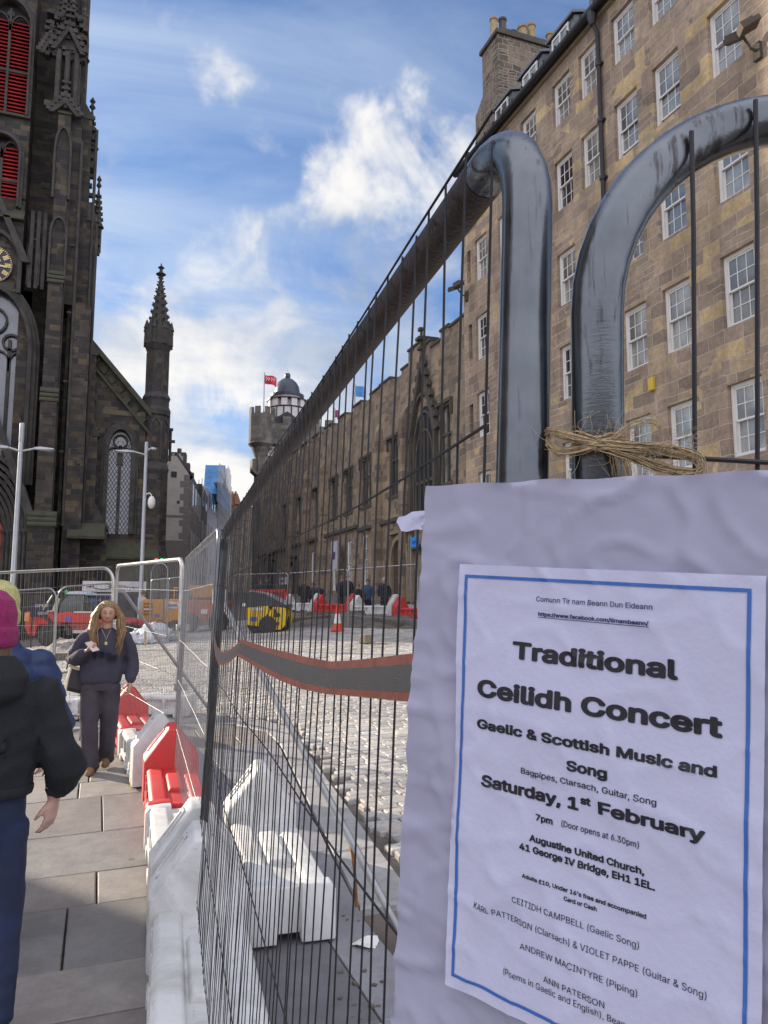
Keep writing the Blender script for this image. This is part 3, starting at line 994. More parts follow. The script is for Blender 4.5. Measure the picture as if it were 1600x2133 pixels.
    for z, r in ((13.3, .16), (13.75, .22), (14.2, .13)):
        nb.box(X - .15 - r, X - .15 + r * .5, 31.05 - r, 31.05 + r, z, z + .14)
    nb.build('niche_surround', ST_GREYT, t, world=True)
    pb = MB()
    pb.prism(pointed(y0 + .35, y1 - .35, z0, zs, za - .5), X - .03, X - .0015, 'x')
    po = pb.build('niche_window', M_dark, t, world=True)
    f = MB()
    for yy in (30.6, 31.05, 31.5):
        f.box(X - .06, X - .031, yy - .05, yy + .05, z0, 10.3)
    f.box(X - .06, X - .0312, 30.1, 32.0, 7.2, 7.35)
    f.build('tracery', ST_GREYT, po, world=True)
    # doorways
    for y0, y1, h in ((32.9, 34.9, 4.9), (54.6, 56.2, 5.0), (62, 63.4, 5.2)):
        b0 = g(13, (y0 + y1) / 2)
        pts = pointed(y0, y1, b0, b0 + (h - b0) * .62, h)
        db = MB()
        arch_band(db, pts[1:] + [pts[0]], .22, X - .2, X - .003)
        db.box(X - .24, X - .006, y0 - .5, y0 - .38, b0, h + .1).box(X - .24, X - .006, y1 + .38, y1 + .5, b0, h + .1).box(X - .24, X - .006, y0 - .5, y1 + .5, h + .3, h + .45)
        d = db.build('doorway', ST_PALE if y0 < 40 else ST_GREYT, t, world=True)
        q = MB()
        q.prism(pts, X - .04, X - .0015, 'x')
        q.build('door', M_dark if y0 > 40 else pm('door_wood', (0.07, 0.05, 0.035), rough=.6), d, world=True)


build_castellated()


# ================================================================ observatory tower with the white dome drum
def crenels(mb, cx, cy, r, z0, z1, n, th=.3, duty=.55):
    for k in range(n):
        a0 = 2 * PI * k / n
        a1 = a0 + 2 * PI / n * duty
        v = []
        for a in (a0, a1):
            for rr in (r - th, r):
                for z in (z0, z1):
                    v.append((cx + rr * math.cos(a), cy + rr * math.sin(a), z))
        mb.add(v, [(0, 1, 3, 2), (4, 6, 7, 5), (0, 4, 5, 1), (2, 3, 7, 6), (1, 5, 7, 3), (0, 2, 6, 4)])


def build_observatory():
    V0 = 70.0
    p = lambda px, py, Y=V0: on_y(px, py, Y)
    t = thing('observatory_tower', 'stone tower topped by a white battlemented drum and dark dome, far up the street', 'building', (17, V0 + 3, 0))
    xl = p(538, 950).x
    xr = p(640, 950).x
    zc = p(560, 925).z
    ztop = p(560, 868).z
    mb = MB()
    mb.box(xl, xr + 5, V0, V0 + 2.0, 0, zc)
    mb.box(xl + 3.2, xr + 5, V0 + 2.0, V0 + 12, 0, zc - .01)
    for k in range(18):
        x = xl - .1 + k * .55
        mb.box(x, x + .28, V0 - .25, V0, zc - .5, zc)
    mb.box(xl - .1, xr + 5, V0 - .35, V0 + 1.6, zc, ztop - .6)
    mb.box(xl + 3.3, xr + 5, V0 + 1.6, V0 + 12, zc, ztop - .62)
    x = xl + 2.2
    while x < xr + 5:
        mb.box(x, x + .8, V0 - .35, V0 + .05, ztop - .6, ztop + .1)
        x += 1.4
    mb.build('wall', ST_TOWER, t, world=True)
    # corner turret
    mb = MB()
    cx, cy, r = p(549, 880).x, V0 + .6, 1.25
    mb.lathe([(.55, zc - 1.5), (.8, zc - .9), (1.0, zc - .3), (1.3, zc), (r, zc + .15), (r, ztop + .2)], 16, c=(cx, cy))
    crenels(mb, cx, cy, r, ztop + .2, ztop + .85, 8)
    mb.build('corner_turret', ST_TOWER, t, world=True)
    # stair turret lower down
    mb = MB()
    mb.box(xl - .5, xl + .3, V0 + .2, V0 + 1.4, p(535, 980).z, p(535, 955).z).prism([(xl - .5, p(535, 980).z), (xl + .3, p(535, 980).z), (xl + .3, p(535, 995).z)], V0 + .2, V0 + 1.4, 'y')
    mb.build('oriel', ST_TOWER, t, world=True)
    mb = MB()
    a = p(558, 930)
    b = p(575, 950)
    mb.box(a.x, b.x, V0 - .03, V0 - .004, b.z, a.z)
    w = mb.build('window', M_white, t, world=True)
    q = MB()
    q.box(a.x + .1, b.x - .1, V0 - .05, V0 - .031, b.z + .1, a.z - .1)
    q.build('pane', M_glassb, w, world=True)
    # white drum
    Y = V0 + 3.5
    c = p(598, 850, Y)
    r1 = (p(637, 850, Y).x - p(559, 850, Y).x) / 2
    z0, z1, z2, z3, z4 = p(598, 885, Y).z, p(598, 853, Y).z, p(598, 838, Y).z, p(598, 829, Y).z, p(598, 822, Y).z
    WH = pm('white_render', (0.62, 0.60, 0.60), rough=.8, var=.08)
    mb = MB()
    mb.lathe([(r1 * .9, z0 - 3), (r1 * .9, z0), (r1, z0 + .4), (r1, z1)], 16, c=(c.x, Y))
    crenels(mb, c.x, Y, r1 * 1.02, z1, z2, 12, .4, .6)
    r2 = r1 * .78
    mb.lathe([(r2, z1 - .1), (r2, z3)], 16, c=(c.x, Y))
    mb.build('drum', WH, t, world=True)
    mb = MB()
    for k in range(16):
        a = 2 * PI * k / 16
        mb.box(-.06, .06, -.06, .06, z0, z1, Matrix.Translation((c.x + r1 * math.cos(a), Y + r1 * math.sin(a), 0)))
    mb.lathe([(r1 * 1.03, z1 - .12), (r1 * 1.05, z1 - .06), (r1 * 1.03, z1)], 16, c=(c.x, Y))
    mb.lathe([(r1 * 1.02, z0 + .3), (r1 * 1.05, z0 + .36), (r1 * 1.02, z0 + .42)], 16, c=(c.x, Y))
    for k in range(12):
        a = 2 * PI * (k + .3) / 12
        T = Matrix.Translation((c.x, Y, 0)) @ Matrix.Rotation(a, 4, 'Z')
        mb.box(r1 * .7, r1 * 1.06, -.5, .5, z2, z2 + .1, T)
    mb.build('timber_band', M_black, t, world=True)
    mb = MB()
    zt = p(598, 787, Y).z
    zf = p(598, 778, Y).z
    rd = (p(628, 815, Y).x - p(577, 815, Y).x) / 2
    H = zt - z4
    mb.lathe([(r2 * 1.12, z3), (r2 * 1.14, z3 + .25), (rd * 1.02, z4), (rd * 1.0, z4 + H * .2), (rd * .93, z4 + H * .45), (rd * .76, z4 + H * .68), (rd * .48, z4 + H * .87), (rd * .2, z4 + H * .97), (.28, zt + .05), (.3, zt + .3), (.22, zt + .45), (.05, zf), (.02, zf + .5)], 20, c=(c.x, Y))
    mb.build('dome', pm('dome_lead', (0.045, 0.055, 0.075), rough=.35, var=.15, metal=.2), t, world=True, smooth=True)
    # small slated roof in front of the drum
    mb = MB()
    a = p(592, 858, Y - 2)
    mb.prism([(a.x - 2.2, z0 - .9), (a.x, z0 + .5), (a.x + 2.2, z0 - .9)], Y - 3.4, Y - 2.0, 'y')
    mb.build('roof', M_slate, t, world=True)

    def flag(px, py0, py1, fpx, fy0, fy1, Y, colr, lab, mark=None):
        a, b = p(px, py1, Y), p(px, py0, Y)
        f = thing('flag', lab, 'flag', a)
        mb = MB()
        mb.tube([(0, 0, -.6), (0, 0, b.z - a.z)], .06, 6)
        mb.build('flag_pole', M_steel, f)
        h1, h0 = p(px, fy0, Y).z - a.z, p(px, fy1, Y).z - a.z
        w = p(fpx, fy0, Y).x - a.x
        vs, fs = [], []
        n = 10
        for k in range(n + 1):
            u = k / n
            dy = .18 * math.sin(u * 7)
            dr = -.35 * u * u * (h1 - h0)
            vs += [(u * w, dy, h0 + dr), (u * w, dy, h1 + dr * .7), (u * w, dy + .02, h0 + dr), (u * w, dy + .02, h1 + dr * .7)]
        for k in range(n):
            o = k * 4
            fs += [(o, o + 4, o + 5, o + 1), (o + 2, o + 3, o + 7, o + 6), (o + 1, o + 5, o + 7, o + 3), (o, o + 2, o + 6, o + 4)]
        fs += [(0, 1, 3, 2), (n * 4, n * 4 + 2, n * 4 + 3, n * 4 + 1)]
        mb = MB()
        mb.add(vs, fs)
        fo = mb.build('cloth', pm('flag_cloth_' + lab[:4].strip(), colr, rough=.8), f)
        if mark:
            mb = MB()
            hh = h1 - h0
            for u in (.12, .30, .52, .70):
                mb.box(u * w, (u + .05) * w, -.22, -.20, h0 + hh * .3 - .1 * u * hh, h0 + hh * .7 - .1 * u * hh)
                mb.box(u * w, (u + .13) * w, -.22, -.20, h0 + hh * .48 - .1 * u * hh, h0 + hh * .58 - .1 * u * hh)
            mb.build('lettering', M_white, fo)
    flag(549, 776, 862, 577, 780, 798, V0, (0.62, 0.05, 0.07), 'red flag with white lettering flying from the corner turret of the far tower', True)
    flag(739, 800, 892, 764, 802, 824, 62, (0.10, 0.30, 0.65), 'blue flag drooping on a pole behind the battlements')
    flag(697, 850, 885, 708, 853, 868, 66, (0.45, 0.12, 0.25), 'small dull pink flag beyond the battlements')


build_observatory()

# ================================================================ the dark church at the head of the street
def build_church():
    V = 48.0
    P = lambda px, py, Y=V: on_y(px, py, Y)
    t = thing('church', 'soot-blackened gothic church with a tall tower, red louvres, gilt clock and a spired turret', 'church', (-3, V, 0))
    X = lambda px, py=700: P(px, py).x
    Z = lambda py, px=60: P(px, py).z
    B = -0.5
    # ---- tower walls with real openings
    cx = -6.5                                                   # axis of the tower front
    m = MB()
    # front wall is built from slabs round the openings (belfry lights, big window, door)
    zb0, zb1, zb2 = Z(430, 15), Z(300, 15), 30.6
    belf = [(cx - .62, cx - .08, Z(228, 20), Z(50, 20)), (cx + .08, cx + .62, Z(228, 20), Z(50, 20))]
    m.box(-12, X(60, 300) + .0, V + .45, V + 10, B, 46)
    m.box(X(60, 300), X(160, 300), V + 2.0, V + 10, B, 44)
    m.build('tower_wall', ST_CHURCH, t, world=True)
    xw = X(60, 300)
    # tall nave of the tower front: projecting frames
    f = MB()
    f.box(-12, xw, V, V + .46, B, 5.2)
    f.build('tower_base', ST_CHURCH, t, world=True)
    # main front skin with pointed openings cut as stacked courses
    def skin(name, x0, x1, z0, z1, arch, y0=V + .05, y1=V + .46):
        """wall panel from x0..x1, z0..z1 with a pointed opening (a,b,zsill,zspring,zapex) left open"""
        a, b, zs, zp, za = arch
        mb = MB()
        mb.box(x0, a, y0, y1, z0, z1)
        mb.box(b, x1, y0, y1, z0, z1)
        if zs > z0:
            mb.box(a, b, y0, y1, z0, zs)
        pts = pointed(a, b, zs, zp, za)[1:]
        right = [q for q in pts if q[0] >= (a + b) / 2 - 1e-6]
        left = [q for q in pts if q[0] <= (a + b) / 2 + 1e-6]
        mid = (a + b) / 2
        for (u0, v0), (u1, v1) in zip(right[1:], right[2:]):
            mb.prism([(u1, v1), (u0, v0), (u0, z1), (u1, z1)], y0, y1, 'y')
        left = left + [(a, zp)]
        for (u0, v0), (u1, v1) in zip(left, left[1:]):
            if abs(u1 - u0) < 1e-6:
                continue
            mb.prism([(u1, v1), (u0, v0), (u0, z1), (u1, z1)], y0, y1, 'y')
        return mb.build(name, ST_CHURCH, t, world=True)
    wx = cx + (X(52, 850) - cx) * 1.0                           # right jamb of the big window
    hw = wx - cx
    zsill, zspr, zap = Z(1010, 45), Z(740, 50), Z(655, 30) + 1.4
    skin('front_wall', -12, xw, 5.2, 20.2, (cx - hw, cx + hw, zsill, zspr, zap))
    skin('clock_stage', -12, xw, 20.3, 25.8, (cx - .3, cx + .3, 20.35, 20.4, 20.45))
    bz0, bz1, bz2 = Z(430, 15), Z(318, 15), Z(292, 10) + .3
    skin('louvre_stage', -12, xw, 25.9, 31.2, (cx - .95, cx + .95, bz0, bz1, bz2))
    uz0, uz1, uz2 = Z(238, 20), Z(52, 25), Z(18, 15) + .6
    skin('belfry_stage', -12, xw, 31.2, 46, (cx - 1.15, cx + 1.15, uz0, uz1, uz2))
    # louvred windows
    for (z0, zp, za, w) in ((bz0, bz1, bz2, .95), (uz0, uz1, uz2, 1.15)):
        lw = MB()
        arc = pointed(cx - w, cx + w, z0, zp, za)
        arc = arc[1:] + [arc[0]]
        arch_band(lw, arc, .28, V - .12, V + .049, 'y')
        arch_band(lw, arc, .12, V - .25, V - .121, 'y')
        lw.box(cx - .07, cx + .07, V + .1, V + .3, z0, za - .4)
        lw.box(cx - w, cx + w, V + .11, V + .29, (z0 + zp) / 2 - .06, (z0 + zp) / 2 + .10)
        for s_ in (-1, 1):
            c_ = cx + s_ * w * .5
            a2 = pointed(c_ - w * .43, c_ + w * .43, zp - .3, zp - .1, zp + .75)
            arch_band(lw, a2[1:] + [a2[0]], .09, V + .1, V + .28, 'y')
        lw.lathe([(.22, 0), (.22, .14)], 10, Matrix.Translation((cx, V + .28, za - .75)) @ Matrix.Rotation(PI / 2, 4, 'X'))
        lo = lw.build('louvred_window', ST_TRIM, t, world=True)
        bk = MB()
        bk.prism(pointed(cx - w, cx + w, z0, zp, za), V + .40, V + .44, 'y')
        bk.build('void', M_dark, lo, world=True)
        lv = MB()
        zz = z0 + .1
        while zz < zp + .5:
            for s_ in (-1, 1):
                x0, x1 = (cx + .08, cx + w - .04) if s_ > 0 else (cx - w + .04, cx - .08)
                lv.prism([(V + .12, zz), (V + .16, zz - .02), (V + .36, zz + .17), (V + .32, zz + .19)], x0, x1, 'x')
            zz += .24
        lv.build('louvre', M_red, lo, world=True)
    # big traceried window
    bw = MB()
    arc = pointed(cx - hw, cx + hw, zsill, zspr, zap)
    arc = arc[1:] + [arc[0]]
    for wd_, y0 in ((.22, V - .30), (.45, V - .16), (.62, V - .06)):
        arch_band(bw, arc, wd_, y0, V + .049, 'y')
    nl = 4
    for k in range(1, nl):
        x = cx - hw + 2 * hw * k / nl
        bw.box(x - .09, x + .09, V + .16, V + .36, zsill, zspr + (.9 if k != 2 else 2.0))
    for k in range(nl):
        c_ = cx - hw + 2 * hw * (k + .5) / nl
        a2 = pointed(c_ - hw / nl * .9, c_ + hw / nl * .9, zspr - 1.0, zspr - .55, zspr + .15)
        arch_band(bw, a2[1:] + [a2[0]], .10, V + .16, V + .34, 'y')
    for (qx, qz, r) in ((cx, zspr + 2.0, .75), (cx - hw * .55, zspr + .75, .4), (cx + hw * .55, zspr + .75, .4)):
        ring = [(qx + r * math.cos(a), qz + r * math.sin(a)) for a in np.linspace(-PI / 2, PI * 1.5, 17)]
        arch_band(bw, ring, .13, V + .16, V + .34, 'y')
    bo = bw.build('arched_window', ST_TRIM, t, world=True)
    gl = MB()
    gl.prism(pointed(cx - hw, cx + hw, zsill, zspr, zap), V + .38, V + .42, 'y')
    gl.build('pane', M_glassb, bo, world=True)
    # door: recessed orders under a steep gable
    dz0, dzs, dza = B, Z(1110, 62), Z(985, 0) + .9
    dw = X(62, 1110) - cx
    dd = MB()
    for k in range(7):
        s_ = 1 - k * .085
        a2 = pointed(cx - dw * s_, cx + dw * s_, dz0, dzs, dzs + (dza - dzs) * s_)
        arch_band(dd, a2[1:] + [a2[0]], .20, V - 1.25 + k * .17, V + .04, 'y')
        for q in (-1, 1):
            dd.lathe([(.11, dz0), (.11, dzs - .2), (.2, dzs), (.2, dzs + .12)], 8, c=(cx + q * (dw * s_ + .07), V - 1.27 + k * .17))
    # gable over the door
    for s_ in (-1, 1):
        dd.prism([(cx + s_ * (dw + .75), dzs - .3), (cx, dza + 4.2), (cx, dza + 3.5), (cx + s_ * (dw + .2), dzs - .3)], V - 1.3, V - .9, 'y')
    do = dd.build('doorway', ST_TRIM, t, world=True)
    rd = MB()
    s_ = .42
    rd.prism(pointed(cx - dw * .52, cx + dw * .52, dz0, dzs - .4, dzs + 1.2), V - .12, V - .05, 'y')
    rd.build('red_door', pm('red_banner', (0.30, 0.035, 0.02), rough=.6), do, world=True)
    lt = MB()
    for k in range(10):
        z = 1.0 + k * .42
        for j in range(5):
            x = cx + dw * .18 + j * .24 + (k % 2) * .12
            lt.tube([(x + .13 * math.cos(a), V - .135, z + .13 * math.sin(a)) for a in np.linspace(0, 2 * PI, 7)], .012, 4)
    lt.build('lattice_pattern', pm('orange_line', (0.42, 0.10, 0.03)), do, world=True)
    # ledges (mossy weatherings)
    for z, d, h in ((Z(443, 40), .35, .55), (20.2, .22, .22), (5.25, .25, .3), (31.2, .2, .25)):
        lg = MB()
        lg.prism([(V + .04, z - h), (V - d, z - h), (V - d, z - h + .12), (V + .04, z + .05)], -12, xw, 'x')
        lg.build('string_course', ST_MOSS, t, world=True)
    # clock under a gabled hood
    cz = (Z(520, 5) + Z(588, 5)) / 2
    cr = 1.18
    cxx = X(27, 553) - cr
    hd = MB()
    a2 = pointed(cxx - 1.45, cxx + 1.45, cz - 1.6, cz + .2, cz + 2.0)
    arch_band(hd, a2[1:] + [a2[0]], .22, V - .25, V + .045, 'y')
    for s_ in (-1, 1):
        hd.prism([(cxx + s_ * 2.1, cz + .3), (cxx, cz + 4.9), (cxx, cz + 4.2), (cxx + s_ * 1.65, cz + .3)], V - .35, V + .03, 'y')
        for q in (2.1, 2.45, 2.8):
            hd.box(cxx + s_ * q - .1, cxx + s_ * q + .1, V - .12, V + .04, 20.4, 25.2)
        a3 = pointed(cxx + s_ * 2.28 - .26, cxx + s_ * 2.28 + .26, 20.6, 22.6, 23.4)
        arch_band(hd, a3[1:] + [a3[0]], .09, V - .1, V + .042, 'y')
    hd.build('clock_hood', ST_TRIM, t, world=True)
    ck = MB()
    T = Matrix.Translation((cxx, V - .05, cz)) @ Matrix.Rotation(PI / 2, 4, 'X')
    ck.lathe([(cr, 0), (cr, .1), (cr * .99, .1), (.01, .1)], 40, T)
    co = ck.build('clock', pm('clock_face_black', (0.012, 0.014, 0.022), rough=.35), t, world=True)
    nm = MB()
    for k in range(12):
        a = k * PI / 6
        T2 = T @ Matrix.Rotation(a, 4, 'Z')
        for j in (-1, 0, 1):
            nm.box(j * .085 - .028, j * .085 + .028, cr * .66, cr * .9, .1, .115, T2)
        nm.box(-.13, .13, cr * .655, cr * .68, .1, .117, T2).box(-.13, .13, cr * .885, cr * .91, .1, .117, T2)
    for k in range(60):
        T2 = T @ Matrix.Rotation(k * PI / 30, 4, 'Z')
        nm.box(-.02, .02, cr * .93, cr * .985, .1, .114, T2)
    nm.build('numerals', M_gold, co, world=True)
    hh = MB()
    for ang, L, w in ((-R(97), .75, .05), (-R(64), .5, .07)):
        hh.box(-w, w, -.2, L * cr, .13, .15, T @ Matrix.Rotation(ang, 4, 'Z'))
    hh.build('clock_hand', M_gold, co, world=True)
    # ---- front buttress with set-offs
    bt = MB()
    xs0, xs1 = X(84, 900), X(118, 900)
    stages = [(B, 6.2, .25, 1.55), (6.2, Z(845, 100), 0, 1.2), (Z(845, 100), Z(600, 110), -.03, .95), (Z(600, 110), Z(250, 130), -.08, .7)]
    for z0, z1, e, d in stages:
        bt.box(xs0 - e, xs1 + e, V - d, V + .06, z0, z1)
    bt.build('buttress', ST_CHURCH, t, world=True)
    for (z0, z1, e, d), nx in zip(stages, stages[1:] + [(0, 0, 0, .3)]):
        so = MB()
        for q in range(3):
            dd0 = d - (d - nx[3]) * q / 3
            so.prism([(V + .05, z1 - .02 + q * .28), (V - dd0 - .08, z1 - .02 + q * .28), (V - dd0 - .08, z1 + .08 + q * .28), (V - dd0 + .12, z1 + .3 + q * .28), (V + .05, z1 + .3 + q * .28)], xs0 - e - .06, xs1 + e + .06, 'x')
        so.build('set_off', ST_MOSS, t, world=True)
    # niche panel on the buttress and gablets
    nb = MB()
    mx = (xs0 + xs1) / 2
    for z0, zs, za in ((Z(425, 120), Z(330, 120), Z(280, 120)), (Z(590, 112), Z(500, 112), Z(465, 112))):
        a2 = pointed(mx - .38, mx + .38, z0, zs, za)
        arch_band(nb, a2[1:] + [a2[0]], .12, V - .84, V - .60, 'y')
    for k in range(3):
        nb.tube([(mx - .5 + k * .5, V - .72, Z(238, 120)), (mx - .5 + k * .5, V - .72, Z(120, 120))], .16, 6)
    def crocket_gable(q, x, w, zb, zt, y0, y1):
        """open gable of two raking bars with crockets and a finial"""
        for s_ in (-1, 1):
            q.prism([(x + s_ * w, zb), (x, zt), (x, zt - .55), (x + s_ * (w - .3), zb)], y0, y1, 'y')
            for k in range(5):
                f_ = (k + .5) / 5
                cx_, cz_ = x + s_ * (w * (1 - f_) + .06), zb + (zt - zb) * f_ + .05
                q.box(cx_ - .13, cx_ + .13, y0 - .05, y1 - .1, cz_ - .09, cz_ + .16)
        q.tube([(x, (y0 + y1) / 2, zt - .2), (x, (y0 + y1) / 2, zt + 1.1)], .09, 5)
        for k in (.35, .75):
            q.box(x - .24, x + .24, y0, y1, zt + k, zt + k + .16)
    crocket_gable(nb, mx, 1.0, Z(122, 120), Z(62, 120), V - .95, V - .55)
    crocket_gable(nb, mx - 1.1, .55, Z(128, 105), Z(88, 105), V - .7, V - .35)
    crocket_gable(nb, mx, .95, Z(252, 120), Z(212, 120), V - .92, V - .6)
    nb.box(mx - .75, mx + .75, V - .62, V - .1, Z(122, 120), Z(86, 120))
    rg = random.Random(77)
    for k in range(90):      # carved foliage and knobs of the canopies
        x_ = mx + rg.uniform(-1.3, .95)
        z_ = rg.uniform(Z(130, 120), Z(40, 120))
        s_ = rg.uniform(.06, .16)
        nb.box(x_ - s_, x_ + s_, V - rg.uniform(.45, .8), V - .1, z_ - s_, z_ + s_)
    nb.build('gablet', ST_TRIM, t, world=True)
    # ---- corner mass and the side buttress whose steps make the right-hand outline
    cm = MB()
    xa, xb = xs1, X(150, 600)
    cm.box(xa + .25, xb, V + .25, V + 6, B, Z(-60, 150))
    cm.box(X(140, 900), X(178, 900), V - .45, V + 3, B, Z(640, 160))
    cm.box(X(140, 300), X(170, 300), V - .3, V + 3, Z(640, 160), Z(235, 165))
    sb = [(B, 6.3, X(206, 1180) + .35), (6.3, Z(905, 200), X(199, 1000)), (Z(905, 200), Z(735, 200), X(197, 830)), (Z(735, 200), Z(455, 200), X(196, 600)), (Z(455, 200), Z(240, 187), X(188, 330)), (Z(240, 187), 44, X(168, 60))]
    for z0, z1, x1 in sb:
        cm.box(X(150, 700), x1, V + .35, V + 1.9, z0, z1)
    cm.build('corner_buttress', ST_CHURCH, t, world=True)
    ss = MB()
    for (z0, z1, x1), nx in zip(sb, sb[1:]):
        ss.prism([(nx[2] - .02, z1 - .05), (x1 + .1, z1 - .05), (x1 + .1, z1 + .05), (nx[2] - .02, z1 + (x1 - nx[2]) * 1.6 + .4)], V + .30, V + 1.95, 'y')
    for k in range(5):
        z = 6.4 + k * 4.2
        ss.box(xb - .2, xb + .05, V - .47, V - .40, z, z + .12)
    # colonnettes on the buttress edges, pale where the rain washes
    for px in (122, 146, 176, 186):
        x = X(px, 800)
        ss.tube([(x, V - .46 if px < 150 else V + .30, 6.3), (x, V - .46 if px < 150 else V + .30, {122: Z(300, px), 146: Z(300, px), 176: Z(260, px), 186: Z(460, px)}[px])], .09, 6)
    ss.build('set_off', ST_TRIM, t, world=True)
    # crockets, finials and pinnacles up the corner
    pk = MB()
    rnd = random.Random(9)
    for px, py, r in ((203, 440, .28), (189, 272, .34), (170, 85, .34), (152, 60, .3), (135, 40, .3)):
        x, z = X(px, py), Z(py, px)
        yv = V + 1.0 if px > 160 else V - .3
        pk.lathe([(r, z - 2.2), (r, z - .6), (r * 1.5, z - .55), (r * .9, z - .2), (r * .35, z + 1.6), (r * .15, z + 2.0), (r * .6, z + 2.2), (r * .2, z + 2.45), (r * .55, z + 2.6), (.02, z + 2.9)], 8, c=(x, yv))
        for k in range(5):
            a = z - .1 + k * .38
            rr = r * (.9 - k * .14)
            for q in range(4):
                b_ = q * PI / 2
                pk.box(-.09, .09, -.09, .09, a, a + .16, Matrix.Translation((x + rr * math.cos(b_), yv + rr * math.sin(b_), 0)))
    for k in range(26):
        z = Z(720 - k * 20, 190)
        edge = [s for s in sb if s[0] <= z <= s[1]]
        if edge and z > 23:
            x = edge[0][2]
            pk.box(x - .05, x + .16 + .1 * rnd.random(), V + .5, V + .8, z, z + .22)
    # blind arcading in the upper corner
    for px in (124, 138, 152, 164):
        x = X(px, 160)
        pk.tube([(x, V - .35, Z(228, px)), (x, V - .35, Z(118, px))], .13, 6)
    for px in (131, 145, 158):
        x = X(px, 118)
        a2 = pointed(x - .32, x + .32, Z(118, px) - .1, Z(118, px), Z(98, px))
        arch_band(pk, a2[1:] + [a2[0]], .1, V - .5, V - .2, 'y')
        pk.prism([(x - .45, Z(100, px)), (x, Z(66, px)), (x + .45, Z(100, px))], V - .5, V - .3, 'y')
    pk.build('pinnacle', ST_TRIM, t, world=True)
    lg = MB()
    lg.prism([(V - .32, Z(240, 140)), (V - .62, Z(240, 140)), (V - .62, Z(234, 140)), (V - .32, Z(222, 140))], X(92, 240), X(165, 240), 'x')
    lg.prism([(V + .3, 5.6), (V - .95, 5.6), (V - .95, 5.75), (V + .1, 6.6)], X(140, 1120), X(206, 1120) + .3, 'x')
    lg.build('string_course', ST_MOSS, t, world=True)
    # ---- aisle gable
    V2 = V + 1.0
    Q = lambda px, py: on_y(px, py, V2)
    xl, xr = Q(185, 900).x, Q(303, 900).x
    za, zb = Q(199, 745).z, Q(303, 858).z
    ax0, ax1 = Q(224, 1000).x, Q(272, 1000).x
    az0, azs, azp = Q(245, 1112).z, Q(225, 935).z, Q(246, 895).z
    ag = MB()
    ag.box(xl, ax0, V2, V2 + .5, B, zb)
    ag.box(ax1, xr, V2, V2 + .5, B, zb)
    ag.box(ax0, ax1, V2, V2 + .5, B, az0)
    ag.prism([(xl, zb), (xr, zb), (xl, za + .9)], V2, V2 + .5, 'y')
    pts = pointed(ax0, ax1, az0, azs, azp)[1:]
    mid = (ax0 + ax1) / 2
    rt = [q for q in pts if q[0] >= mid - 1e-6]
    lf = [q for q in pts if q[0] <= mid + 1e-6] + [(ax0, azs)]
    for seq in (rt[1:], lf):
        for (u0, v0), (u1, v1) in zip(seq, seq[1:]):
            if abs(u1 - u0) > 1e-6:
                ag.prism([(u1, v1), (u0, v0), (u0, zb), (u1, zb)], V2 + .001, V2 + .499, 'y')
    ag.box(xl, xr, V2 + .52, V2 + 25, B, zb - .5)
    ag.build('aisle_wall', ST_CHURCH, t, world=True)
    cp = MB()
    for off, th, y0 in ((0, .35, -.35), (-1.35, .2, -.16)):
        cp.prism([(xl, za + 1.0 + off), (xr + .3, zb + .05 + off), (xr + .3, zb + .05 + off - th * 1.2), (xl, za + 1.0 + off - th * 1.2)], V2 + y0, V2 + .56, 'y')
    for k in range(7):
        f_ = (k + .5) / 7
        x = xl + (xr - xl) * f_
        z = za + 1.0 + (zb - za - .95) * f_ - .85
        cp.prism([(x - .26, z), (x, z - .28), (x + .26, z), (x, z + .28)], V2 - .12, V2 + .02, 'y')
    cp.build('raking_cope', ST_MOSS, t, world=True)
    nv = MB()
    nv.box(-13.5, 1.0, V + 10.5, V + 55, B, 16)
    nv.build('nave', ST_CHURCH, t, world=True)
    nv = MB()
    nv.prism([(-13.8, 15.9), (-6.3, 25.5), (1.3, 15.9)], V + 10.4, V + 55.3, 'y')
    nv.build('roof', M_slate, t, world=True)
    rf = MB()
    rf.prism([(xl, za + .95), (xr, zb - .1), (xr, zb - .4), (xl, za + .6)], V2 + .6, V2 + 25, 'y')
    rf.build('roof', M_slate, t, world=True)
    wn = MB()
    arc = pointed(ax0, ax1, az0, azs, azp)
    arc = arc[1:] + [arc[0]]
    arch_band(wn, arc, .24, V2 - .2, V2 - .002, 'y')
    arch_band(wn, arc, .42, V2 - .08, V2 - .003, 'y')
    wn.box(mid - .09, mid + .09, V2 + .1, V2 + .3, az0, azs + .3)
    for s_ in (-1, 1):
        c_ = mid + s_ * (ax1 - ax0) * .25
        a3 = pointed(c_ - .42, c_ + .42, azs - .9, azs - .5, azs + .1)
        arch_band(wn, a3[1:] + [a3[0]], .09, V2 + .1, V2 + .28, 'y')
    ring = [(mid + .36 * math.cos(a), azs + .55 + .36 * math.sin(a)) for a in np.linspace(-PI / 2, PI * 1.5, 13)]
    arch_band(wn, ring, .1, V2 + .1, V2 + .28, 'y')
    wo = wn.build('aisle_window', ST_TRIM, t, world=True)
    ld = MB()
    for s_ in (-1, 1):
        xa_, xb_ = (ax0, mid - .09) if s_ < 0 else (mid + .09, ax1)
        z = az0 - .6
        while z < azs + .2:
            for t_ in (-1, 1):
                z0_, z1_ = (z, z + 1.0) if t_ > 0 else (z + 1.0, z)
                ld.tube([(xa_, V2 + .295, z0_), (xb_, V2 + .295, z1_)], .016, 3)
            z += .36
    gl = MB()
    gl.prism(pointed(ax0, ax1, az0, azs, azp), V2 + .31, V2 + .35, 'y')
    go = gl.build('pane', M_glassb, wo, world=True)
    ld.build('leading', M_dark, wo, world=True)
    # pale repaired band, plinth
    bd = MB()
